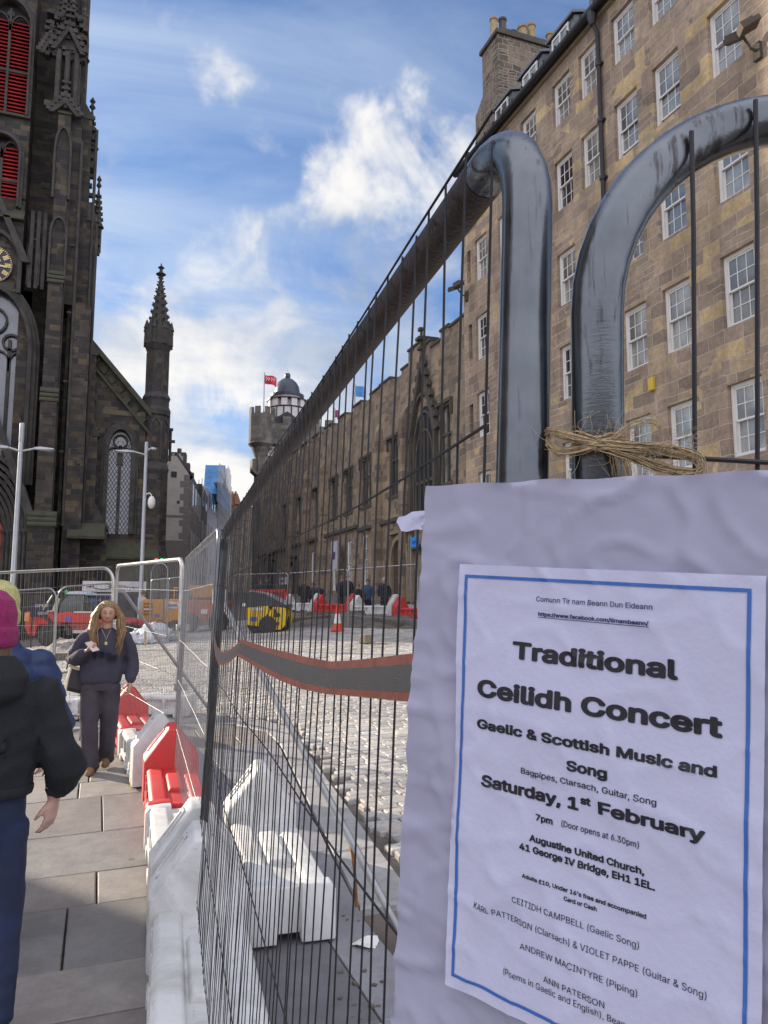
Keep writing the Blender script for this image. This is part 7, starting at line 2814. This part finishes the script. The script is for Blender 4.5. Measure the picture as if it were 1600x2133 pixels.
def build_compressor():
    q = gp(316, 1318)
    t = thing('site_compressor', 'amber yellow towed compressor with slatted grilles and a white and blue sticker', 'compressor', (q.x, q.y, q.z), -YAW - .15)
    b = MB()
    b.box(-.45, .45, 0, 1.3, .50, 1.38)
    b.prism([(.46, .42), (1.25, .48), (1.35, .80), (1.30, 1.36), (.46, 1.40)], .1, 1.2, 'y')
    b.build('body', M_amber, t, bevel=.03)
    s = MB()
    for z in (.72, .86, 1.02, 1.16):
        s.box(-.38, .02, -.03, -.004, z, z + .07)
    s.build('grille', pm('grille_dark_amber', (.20, .09, .01), rough=.6), t)
    s = MB()
    s.prism([(.52, 1.02), (1.05, .98), (1.22, 1.20), (.52, 1.34)], .06, .096, 'y')
    s.build('sign_panel', M_stick, t)
    v, f, w_ = text_geo('Open', .02, False)
    m = MB().add([(.56 + x * .50, .05, 1.08 + y * .22) for x, y in v], f)
    m.build('lettering', M_bstick, t)
    s = MB()
    s.box(.10, .34, -.02, -.004, .66, .76)
    s.build('badge', M_bstick, t)
    s = MB()
    s.box(-.36, .0, -.024, -.004, .93, 1.0)
    s.build('white_label', M_stick, t)
    fr = MB()
    for x in (.85, 1.32):
        for y in (.2, 1.0):
            fr.tube([(x, y, 1.38), (x, y, 1.85)], .03, 6)
    fr.box(.8, 1.36, .16, 1.04, 1.83, 1.88)
    fr.build('frame', M_amber, t)
    for x in (-.1, .95):
        for y in (.15, 1.1):
            a, c = MB(), MB()
            wheel(a, c, (x, y, .26), .26, .2)
            w = a.build('wheel', M_tyre, t)
            c.build('rim', M_rim, w, smooth=True)
    u = MB()
    u.box(-.4, 1.3, .15, 1.15, .28, .47)
    u.build('undercarriage', M_mach, t)
    # second, rusty orange machine seen through the mesh on the right
    q = gp(424, 1316)
    t = thing('orange_dumper', 'orange site dumper with an amber skip seen through the mesh beside the post', 'dumper', (q.x, q.y, q.z), -YAW)
    b = MB()
    b.prism([(-.75, .38), (.75, .42), (.85, 1.1), (.7, 1.22), (-.7, 1.22), (-.85, 1.0)], 0, 1.2, 'y')
    b.build('body', pm('orange_rust_paint', (.33, .09, .03), rough=.5, dirt=.5, dcol=(.15, .07, .05)), t, bevel=.04)
    s = MB()
    s.loft([[(-.5, .2, 1.3), (.45, .2, 1.3), (.45, 1.2, 1.3), (-.5, 1.2, 1.3)], [(-.75, .0, 1.78), (.62, .0, 1.78), (.62, 1.3, 1.78), (-.75, 1.3, 1.78)]])
    s.build('skip', M_amber, t, bevel=.03)
    s = MB()
    s.box(-.1, .14, -.03, -.004, .68, .86)
    s.build('plate', M_stick, t)
    for x in (-.55, .55):
        a, c = MB(), MB()
        wheel(a, c, (x, .0, .36), .36, .3)
        w = a.build('wheel', M_tyre, t)
        c.build('rim', M_rim, w, smooth=True)


build_compressor()


def build_roller():
    q = gp(553, 1318)
    t = thing('road_roller', 'small yellow road roller with a sloping dark grey bonnet on the setts', 'roller', (q.x, q.y, q.z - .01), -YAW - .10)
    b = MB()
    b.prism([(-.78, .30), (-.10, .22), (-.05, .5), (.15, .86), (.10, 1.02), (-.78, .95)], 0, 1.1, 'y')
    b.build('engine_housing', M_yroll, t, bevel=.03)
    f = MB()
    f.prism([(.10, .72), (.30, .98), (.78, .95), (.86, .60), (.80, .30), (.62, .12), (.35, .12), (.22, .35)], -.06, .16, 'y')
    f.prism([(.10, .72), (.30, .98), (.78, .95), (.86, .60), (.80, .30), (.62, .12), (.35, .12), (.22, .35)], .96, 1.16, 'y')
    f.build('drum_frame', M_yroll, t, bevel=.03)
    h = MB()
    h.prism([(-.82, .93), (.35, 1.0), (.86, .96), (.80, 1.06), (-.05, 1.46), (-.62, 1.56), (-.80, 1.50)], .02, 1.08, 'y')
    h.build('bonnet', M_grey, t, bevel=.04)
    e = MB()
    e.prism([(-.8, 1.54), (-.60, 1.60), (.0, 1.50), (.82, 1.09), (.82, 1.05), (-.02, 1.46), (-.6, 1.565), (-.8, 1.50)], .0, 1.1, 'y')
    e.build('bonnet_edge', pm('light_edge', (.25, .27, .28), rough=.4), t)
    d = MB()
    T = Matrix.Translation((.42, .55, .38)) @ Matrix.Rotation(PI / 2, 4, 'X')
    d.lathe([(.1, -.38), (.36, -.38), (.38, -.36), (.38, .36), (.36, .38), (.1, .38)], 28, T)
    T = Matrix.Translation((-.45, .55, .34)) @ Matrix.Rotation(PI / 2, 4, 'X')
    d.lathe([(.1, -.42), (.33, -.42), (.34, -.4), (.34, .4), (.33, .42), (.1, .42)], 28, T)
    d.build('drum', M_mach, t, smooth=True)
    c = MB()
    T = Matrix.Translation((.1, -.03, .28)) @ Matrix.Rotation(PI / 2, 4, 'X')
    c.lathe([(.30, -.02), (.36, 0), (.36, .05), (.30, .05)], 24, T)
    c.box(.42, .56, -.09, -.062, .30, .42).box(.44, .56, -.09, -.062, .60, .72).tube([(.40, -.08, .88), (.46, -.10, .72), (.55, -.09, .74), (.58, -.08, .62)], .03, 6)
    c.box(.33, .40, -.085, -.062, .60, .90)
    c.build('hydraulics', M_mach, t)
    s = MB()
    s.box(-.60, -.36, -.022, -.004, .44, .60)
    s.build('badge', M_bstick, t)
    s = MB()
    s.box(-.55, -.10, -.02, -.004, .84, .93)
    s.build('pale_sticker', M_stick, t)
    l = MB()
    l.box(-.98, -.84, .1, .3, 1.0, 1.12)
    l.build('lamp', M_white, t)
    t.scale = (.88, .88, .92)


build_roller()


def build_cone(px, py):
    q = gp(px, py)
    t = thing('traffic_cone', 'orange and white traffic cone standing by the excavation', 'cone', (q.x, q.y, q.z))
    b = MB()
    b.box(-.19, .19, -.19, .19, 0, .06)
    b.lathe([(.155, .06), (.125, .26)], 20)
    b.lathe([(.124, .25), (.074, .60), (.03, .90), (.02, .93)], 20)
    b.build('cone_body', pm('cone_orange', (.62, .07, .03), rough=.45, dirt=.3, dcol=(.25, .08, .05)), t)
    s = MB()
    s.lathe([(.126, .26), (.076, .585)], 20)
    s.build('white_band', M_white, t)


build_cone(703, 1315)

# ---- far row of barriers along the trench
N_FAR = 'barriers along the far side of the excavation'
a, b = gp(880, 1289), gp(596, 1272)
a, b = Vector((a.x, a.y)), Vector((b.x, b.y))
dd = (b - a).normalized()
L = 1.58
k = 0
cols_ = 'RWWRRWWRRW'
p = a.copy()
names = {'R': 'red', 'W': 'white'}
while k < 8:
    mat_ = cols_[k]
    src = br_ if mat_ == 'R' else bw
    rev = k % 2 == 1
    pos = p + dd * (L if rev else 0)
    dirv = -dd if rev else dd
    rot = math.atan2(-dirv.x, dirv.y)
    prox = ['nearest the notice', 'next to the one nearest the notice', 'below the person in the pale hat', 'below the blue coat', 'below the tall dark figure', 'right of the middle of the row', 'second from the far end', 'at the far end by the roller'][k]
    c = dup(src, (pos.x, pos.y, g(pos.x, pos.y)), rot, names[mat_] + ' far barrier in the row along the excavation, ' + prox, N_FAR)
    c.scale = (1.25, 1.0, 1.30)
    p += dd * L
    k += 1

# ---- red slotted pedestrian barriers beyond the roller
for j, (px0, px1) in enumerate(((522, 558), (558, 596))):
    q0, q1 = gp(px0, 1262), gp(px1, 1262)
    v0 = ray(px0, 1228)
    dpt = 39 - j * 1.2
    P0 = Vector((v0.x, v0.y, 0)) * (dpt / math.hypot(v0.x, v0.y))
    v1 = ray(px1, 1228)
    P1_ = Vector((v1.x, v1.y, 0)) * ((dpt - 1.2) / math.hypot(v1.x, v1.y))
    e = (P1_ - P0)
    z0 = EYE + v0.z / math.hypot(v0.x, v0.y) * dpt - 1.0
    t = thing('pedestrian_barrier', ('left', 'right')[j] + ' one of two red plastic slotted barriers behind the roller', 'barrier', (P0.x, P0.y, z0), math.atan2(e.y, e.x), 'red slotted barriers beyond the roller')
    m = MB()
    Lb = e.length - .03
    m.box(0, Lb, -.03, .03, .86, 1.0).box(0, Lb, -.03, .03, .10, .22).box(0, .08, -.03, .03, 0, 1.0).box(Lb - .08, Lb, -.03, .03, 0, 1.0)
    for k in range(8):
        x = .14 + (Lb - .28) * k / 7
        m.box(x - .03, x + .03, -.025, .025, .22, .86)
    m.build('panel', M_bred, t)
    m = MB()
    for x in (.1, Lb - .1):
        m.box(x - .05, x + .05, -.25, .25, -.05, .05)
    m.build('foot', M_mach, t)

# ---- spoil, planks and kerb pieces by the excavation
rnd = random.Random(31)


def heap(name, pts, h, label_kind, mat, seed, n=26):
    """lumpy mound over a quad of ground points"""
    vs, fs = [], []
    A_, B_, C_, D_ = [Vector((q.x, q.y)) for q in pts]
    for j in range(n + 1):
        for i in range(n + 1):
            u, v = i / n, j / n
            q = A_.lerp(B_, u).lerp(D_.lerp(C_, u), v)
            e = min(u, 1 - u, v, 1 - v) * 6
            k = min(1, e)
            z = g(q.x, q.y) - .03 + h * k * (.45 + .75 * noise.fractal(Vector((q.x * 1.1 + seed, q.y * 1.1, seed)), .8, 2.1, 5) + .35)
            vs.append((q.x, q.y, z))
    for j in range(n):
        for i in range(n):
            o = j * (n + 1) + i
            fs.append((o, o + 1, o + n + 2, o + n + 1))
    m = MB().add(vs, fs)
    return tag(m.build(name, mat, smooth=True, ang=30), kind='stuff')


heap('excavated_soil', [gp(560, 1309), gp(905, 1312), gp(905, 1290), gp(600, 1274)], .16, '', M_dirt, 3.0, 60)['label'] = 'dark excavated soil in front of the far row of barriers'
M_bed = pm('grey_blinding', (0.15, 0.15, 0.15), rough=.9, var=.3, vs=2, bump=.5, bs=12)
for k, (x0, y0, x1, y1, w_, col_) in enumerate(((690, 1291, 880, 1306, .2, 0), (640, 1287, 760, 1283, .12, 1), (735, 1273, 880, 1284, .18, 0), (602, 1301, 690, 1292, .15, 1), (780, 1299, 835, 1308, .10, 1))):
    q0, q1 = gp(x0, y0), gp(x1, y1)
    d_ = (q1 - q0)
    T = Matrix.Translation(q0 + Vector((0, 0, .12))) @ Matrix.Rotation(math.atan2(d_.y, d_.x), 4, 'Z') @ Matrix.Rotation(-math.atan2(d_.z, math.hypot(d_.x, d_.y)), 4, 'Y')
    m = MB()
    m.box(0, d_.length, -w_, w_, -.1, .1, T)
    tag(m.build('timber_baulk' if col_ else 'loose_kerbstone', pm('wet_timber', (.12, .095, .07), rough=.9, var=.4, stretch=(.3, 4, 4)) if col_ else M_bed, bevel=.015),
        ('long grey kerbstone lying along the trench nearest the notice', 'rough timber baulk lying across the dug soil', 'grey kerbstone lying close under the far barriers', 'timber baulk lying just right of the roller', 'short pale timber offcut near the traffic cone')[k], 'timber' if col_ else 'kerbstone')
q = gp(762, 1340)
m = MB()
m.box(-.16, .16, -.13, .13, 0, .24, Matrix.Rotation(.5, 4, 'Z'))
o = tag(m.build('stone_block', pm('buff_block', (.27, .23, .17), rough=.9, var=.25, bump=.6, bs=20), bevel=.03), 'single buff stone block lying on the sunny setts', 'stone')
place(o, (q.x, q.y, q.z))
q = gp(121, 1375)
m = MB()
m.box(-.30, .30, -.12, .12, 0, .20, Matrix.Rotation(-.3, 4, 'Z'))
o = tag(m.build('stone_block', pm('brown_block', (.13, .10, .08), rough=.9, var=.3, bump=.6, bs=20), bevel=.03), 'brown stone block lying on the setts left of the woman', 'stone')
place(o, (q.x, q.y, q.z))
heap('rubble', [gp(78, 1362), gp(260, 1358), gp(260, 1342), gp(110, 1342)], .30, '', pm('grey_rubble', (.24, .22, .2), rough=.95, var=.45, vs=4, bump=1.0, bs=9), 8.0, 40)['label'] = 'grey rubble heaped in front of the red telehandler'

# ---- white bulk bags by the compressor
for k, (px, py, r, lab) in enumerate(((322, 1338, .62, 'slumped white rubble sack nearest the sunlit fence panel'), (291, 1340, .46, 'smaller white rubble sack left of the big slumped one'), (281, 1315, .40, 'pale blue-white rubble sack behind the other two'))):
    q = gp(px, py)
    m = MB()
    m.ell([(0, 0, 0, r, r * .8), (.02, 0, r * .4, r * 1.08, r * .85), (.04, 0, r * .75, r * .9, r * .7), (-.02, 0, r * 1.0, r * .5, r * .4), (-.04, 0, r * 1.12, r * .2, r * .2)], 24)
    me = remesh(m, .03, 2, .09, 3.2, k * 3.0)
    o = mesh_obj('rubble_sack', me, pm('white_sack', (.62, .66, .72), rough=.7, var=.12, vs=4, dirt=.4, dcol=(.35, .36, .38)))
    place(o, (q.x, q.y, q.z - .02))
    tag(o, lab, 'sack', 'white rubble sacks')
for px, py, h_, lab in ((302, 1345, .5, 'short pale timber stake beside the white sacks'), (374, 1330, .55, 'brown stake leaning near the fence post behind the panel')):
    q = gp(px, py)
    m = MB()
    m.box(-.035, .035, -.035, .035, 0, h_)
    o = tag(m.build('timber_stake', pm('pale_stake', (.45, .38, .24), rough=.8) if px < 320 else pm('brown_stake', (.25, .14, .07), rough=.8), bevel=.005), lab, 'stake')
    place(o, (q.x, q.y, q.z))


# ---- takeaway van with a white roof sign, behind the telehandler; notice boards beside it
def build_van():
    D = 38.0

    def at(px, py, d=D):
        v = ray(px, py)
        k = d / math.hypot(v.x, v.y)
        return Vector((v.x * k, v.y * k, EYE + v.z * k))
    a, b = at(171, 1235), at(309, 1235)
    e = b - a
    t = thing('catering_van', 'dark blue catering van with a white fish sign along its roof', 'van', (a.x, a.y, at(200, 1300).z), math.atan2(e.y, e.x))
    z = lambda py: at(240, py).z - at(200, 1300).z
    L = math.hypot(e.x, e.y)
    m = MB()
    m.box(-.1, L - .7, .05, 2.2, .35, z(1236))
    m.prism([(L - .7, .4), (L - .05, .45), (L, 1.0), (L - .35, z(1255)), (L - .7, z(1240))], .1, 2.1, 'y')
    m.build('body', pm('navy_van_paint', (.012, .018, .06), rough=.35, var=.1), t, bevel=.03)
    m = MB()
    m.box(0, L - .1, -.06, .02, z(1233), z(1211))
    s = m.build('roof_sign', pm('sign_white', (.66, .66, .68), rough=.5), t, bevel=.01)
    ink = pm('sign_ink', (.03, .03, .06), rough=.6)
    for txt, x0, x1, zz, cap in (('fish', .52, .68, .32, .42), ('fryers', .64, .86, .32, .42)):
        v, f, w_ = text_geo(txt, .01, False)
        xx0 = {'fish': .40, 'fryers': .63}[txt] * L
        xx1 = {'fish': .56, 'fryers': .87}[txt] * L
        MB().add([(xx0 + x * (xx1 - xx0), -.066, z(1228) + y * .34) for x, y in v], f).build('lettering', ink, s)
    m = MB()
    fish = [(.30 * L + .42 * math.cos(q), z(1222) + .13 * math.sin(q)) for q in np.linspace(0, 2 * PI, 20)]
    for (x0, z0), (x1, z1) in zip(fish, fish[1:]):
        m.tube([(x0, -.07, z0), (x1, -.07, z1)], .02, 4)
    m.tube([(.06 * L, -.07, z(1223)), (.30 * L - .42, -.07, z(1222))], .02, 4).tube([(.30 * L + .42, -.07, z(1222)), (.38 * L, -.07, z(1222))], .02, 4).tube([(.115 * L, -.07, z(1226)), (.115 * L, -.07, z(1217))], .02, 4)
    m.build('fish_drawing', ink, s)
    m = MB()
    m.box(.14 * L, .48 * L, .02, .045, z(1240), z(1237))
    m.build('fascia_line', M_stick, t)
    m = MB()
    m.box(.35 * L, .75 * L, .02, .046, z(1278), z(1250))
    m.build('serving_hatch', M_dark, t)
    for x in (.8, L - .9):
        a_, c_ = MB(), MB()
        wheel(a_, c_, (x, .12, .33), .33, .22)
        w = a_.build('wheel', M_tyre, t)
        c_.build('rim', M_rim, w, smooth=True)
    # boards
    for (px0, px1, py0, py1, d_, lines, lab) in ((62, 104, 1252, 1285, 33.5, (('OPEN', .62), ('USUAL', .14)), 'dark board lettered OPEN AS USUAL hanging left of the telehandler cab'),
                                                (170, 212, 1240, 1275, 36.5, (('OPEN AS', .62), ('USUAL', .16)), 'dark blue board lettered OPEN AS USUAL under the white fish sign')):
        a, b = at(px0, py1, d_), at(px1, py1, d_)
        e = b - a
        t2 = thing('notice_board', lab, 'sign', a, math.atan2(e.y, e.x))
        h = at(px0, py0, d_).z - a.z
        l = math.hypot(e.x, e.y)
        m = MB()
        m.box(0, l, 0, .04, 0, h)
        bo = m.build('board', pm('navy_board', (.015, .018, .045), rough=.5), t2, bevel=.005)
        for k, (tx, fz) in enumerate(lines):
            v, f, w_ = text_geo(tx, .02, False)
            x0, x1 = (.10, .92) if len(tx) > 5 else ((.22, .88) if k == 0 else (.40, 1.0))
            MB().add([(l * (x0 + x * (x1 - x0)), -.004, h * fz + y * h * .34) for x, y in v], f).build('lettering', M_stick, bo)
        m = MB()
        for x in (.1, l - .1):
            m.box(x - .03, x + .03, .045, .10, -(a.z - g(a.x, a.y)) - .05, h)
        m.build('post', M_mach, t2)


build_van()


# ---- lamp posts
def lamp_post(base, top_z, label, arm, cctv=False, rot=0.0):
    t = thing('street_lamp', label, 'street lamp', base, rot)
    H = top_z - base.z
    m = MB()
    m.lathe([(.13, -.1), (.13, 1.4), (.095, 1.5), (.085, H * .6), (.075, H - .7)], 14)
    m.lathe([(.075, H - .72), (.085, H - .68), (.085, H - .02), (.06, H)], 12)
    m.build('post', pm('silver_lamp_paint', (.42, .45, .49), rough=.4, metal=.35, var=.1), t, smooth=True)
    hd = pm('lamp_head_paint', (.40, .42, .45), rough=.35, metal=.3)
    for (dx, dy, L, z) in arm:
        m = MB()
        e = Vector((dx, dy, 0)).normalized()
        T = Matrix.Translation((0, 0, H - z)) @ Matrix.Rotation(math.atan2(e.y, e.x), 4, 'Z')
        m.tube([T @ Vector((0, 0, -.12)), T @ Vector((L * .45, 0, .02))], .04, 8)
        m.loft([[(L * .4, -.06, -.03), (L * .4, .06, -.03), (L * .4, .06, .05), (L * .4, -.06, .05)], [(L * .6, -.17, -.05), (L * .6, .17, -.05), (L * .6, .14, .07), (L * .6, -.14, .07)], [(L, -.13, -.02), (L, .13, -.02), (L, .11, .03), (L, -.11, .03)]], T=T)
        a_ = m.build('lamp_arm', hd, t, bevel=.01)
        m = MB()
        m.box(L * .62, L * .94, -.10, .10, -.062, -.052, T)
        m.build('lamp_lens', pm('lamp_lens', (.5, .5, .48), rough=.2), a_)
    if cctv:
        m = MB()
        m.tube([(0, 0, H - 2.5), (.24, -.02, H - 2.42), (.34, -.02, H - 2.55)], .03, 6)
        m.lathe([(.05, H - 3.15), (.14, H - 3.06), (.17, H - 2.92), (.16, H - 2.72), (.08, H - 2.58)], 14, c=(.34, -.02))
        m.build('cctv_dome', M_white, t, smooth=True)


v = ray(22, 1300)
k = 31.0 / math.hypot(v.x, v.y)
b1 = Vector((v.x * k, v.y * k, 0))
b1.z = g(b1.x, b1.y)
tz = EYE + ray(35, 880).z / math.hypot(ray(35, 880).x, ray(35, 880).y) * 31
lamp_post(b1, tz, 'tall silver lamp post with two short arms left of the other, before the church', [(1, .25, 1.15, .95), (-1, -.2, 1.05, .95)], rot=-YAW)
v = ray(291, 1300)
k = 37.0 / math.hypot(v.x, v.y)
b2 = Vector((v.x * k, v.y * k, 0))
b2.z = g(b2.x, b2.y)
tz = EYE + ray(297, 920).z / math.hypot(ray(297, 920).x, ray(297, 920).y) * 37
lamp_post(b2, tz, 'slender silver lamp post with one long arm and a camera, right of the first lamp', [(-1, -.25, 1.35, .50), (.9, .2, .45, .32)], True, rot=-YAW)

# ---- traffic signal seen over the sunlit rail
D = 40.0
v = ray(331, 1168)
k = D / math.hypot(v.x, v.y)
pz = EYE + v.z * k
t = thing('traffic_signal', 'traffic signal with a red and a green light above the sunlit fence rail', 'traffic light', (v.x * k, v.y * k, g(v.x * k, v.y * k)), -YAW)
hz_ = pz - g(v.x * k, v.y * k)
m = MB()
m.tube([(0, 0, -.05), (0, 0, hz_ - .15)], .05, 8)
m.build('post', M_mach, t)
m = MB()
m.box(-.32, .32, 0, .2, hz_ - .2, hz_ + .2)
m.build('signal_head', M_mach, t, bevel=.03)
for x, cn, cc in ((-.13, 'red_lens', (1.0, .10, .04)), (.14, 'green_lens', (.02, .8, .25))):
    mt, nt, b = newmat(cn)
    b.inputs['Base Color'].default_value = (*cc, 1)
    b.inputs['Emission Color'].default_value = (*cc, 1)
    b.inputs['Emission Strength'].default_value = 1.2
    m = MB()
    m.lathe([(.11, 0), (.10, .03), (.02, .04)], 14, Matrix.Translation((x, -.001, hz_)) @ Matrix.Rotation(PI / 2, 4, 'X'))
    m.build('signal_lens', mt, t, smooth=True)

# ---- far fence panels across the works
FG = 'far fence panels round the works'


def far_panel(px0, px1, py0, py1, d0, d1, label, rc=.12, H=2.0):
    def at(px, py, d):
        v = ray(px, py)
        k = d / math.hypot(v.x, v.y)
        return (v.x * k, v.y * k, EYE + v.z * k)
    heras('site_fence_panel', label, at(px0, py0, d0), at(px1, py1, d1), H, 0, mats=(M_steel, M_wgal), nw=30, wr=.0022, rc=rc, group=FG, seg=6, wire_seg=3, hz=(.4, 1.0, 1.6))


far_panel(-20, 118, 1234, 1224, 20.5, 19.5, 'far grey fence panel standing behind the pink hat', .25)
far_panel(121, 243, 1223, 1214, 19.4, 20.2, 'far grey fence panel standing before the white fish sign', .25)
far_panel(316, 350, 1176, 1172, 30.5, 30.0, 'narrow round-topped steel frame behind the sunlit fence rail', .35, 2.6)
far_panel(316, 352, 1208, 1205, 27.5, 27.0, 'low steel panel before the round-topped frame, left half', .06)
far_panel(352, 392, 1205, 1200, 27.0, 26.5, 'low steel panel before the round-topped frame, right half', .06)
far_panel(488, 600, 1197, 1194, 29.5, 28.5, 'far fence panel behind the yellow roller')
far_panel(601, 725, 1194, 1186, 28.5, 27.0, 'far fence panel at the middle of the trench')
far_panel(726, 870, 1186, 1175, 27.0, 25.5, 'far fence panel nearest the notice beyond the setts')


# ---- signs and banners on the hall
def wall_sign(px, py0, py1, w, label, cat, mats, X=FX - .55):
    a = on_x(px, py1, X)
    h = on_x(px, py0, X).z - a.z
    t = thing('banner' if cat == 'banner' else 'sign_board', label, cat, a)
    m = MB()
    m.box(-.03, .03, -w / 2, w / 2, 0, h)
    bd = m.build('board', mats[0], t, bevel=.005)
    m = MB()
    m.box(-.036, -.0305, -w * .30, w * .34, h * .35, h * .62)
    m.build('printed_mark', mats[1], bd)
    m = MB()
    m.tube([(0, w / 2 + .03, -a.z + g(X, a.y)), (0, w / 2 + .03, h + .1)], .03, 6)
    m.build('pole', M_steel, t)


M_bl = pm('bright_blue_print', (.03, .12, .50), rough=.5)
wall_sign(589, 1203, 1218, 2.2, 'blue and white information board by the dark doorway', 'sign', (M_white, M_bl))
wall_sign(696, 1128, 1186, 1.1, 'tall white feather banner with a purple mark by the hall windows', 'banner', (pm('banner_lilac', (.5, .5, .58), rough=.7), pm('purple_print', (.12, .05, .2), rough=.6)))
wall_sign(864, 1118, 1140, .8, 'bright blue sign projecting from the hall beside the notice', 'sign', (pm('sky_blue_sign', (.03, .28, .75), rough=.5), M_bl), FX - .4)
# dark shopfront canopy low on the hall
bpy.data.scenes.remove(TMP)
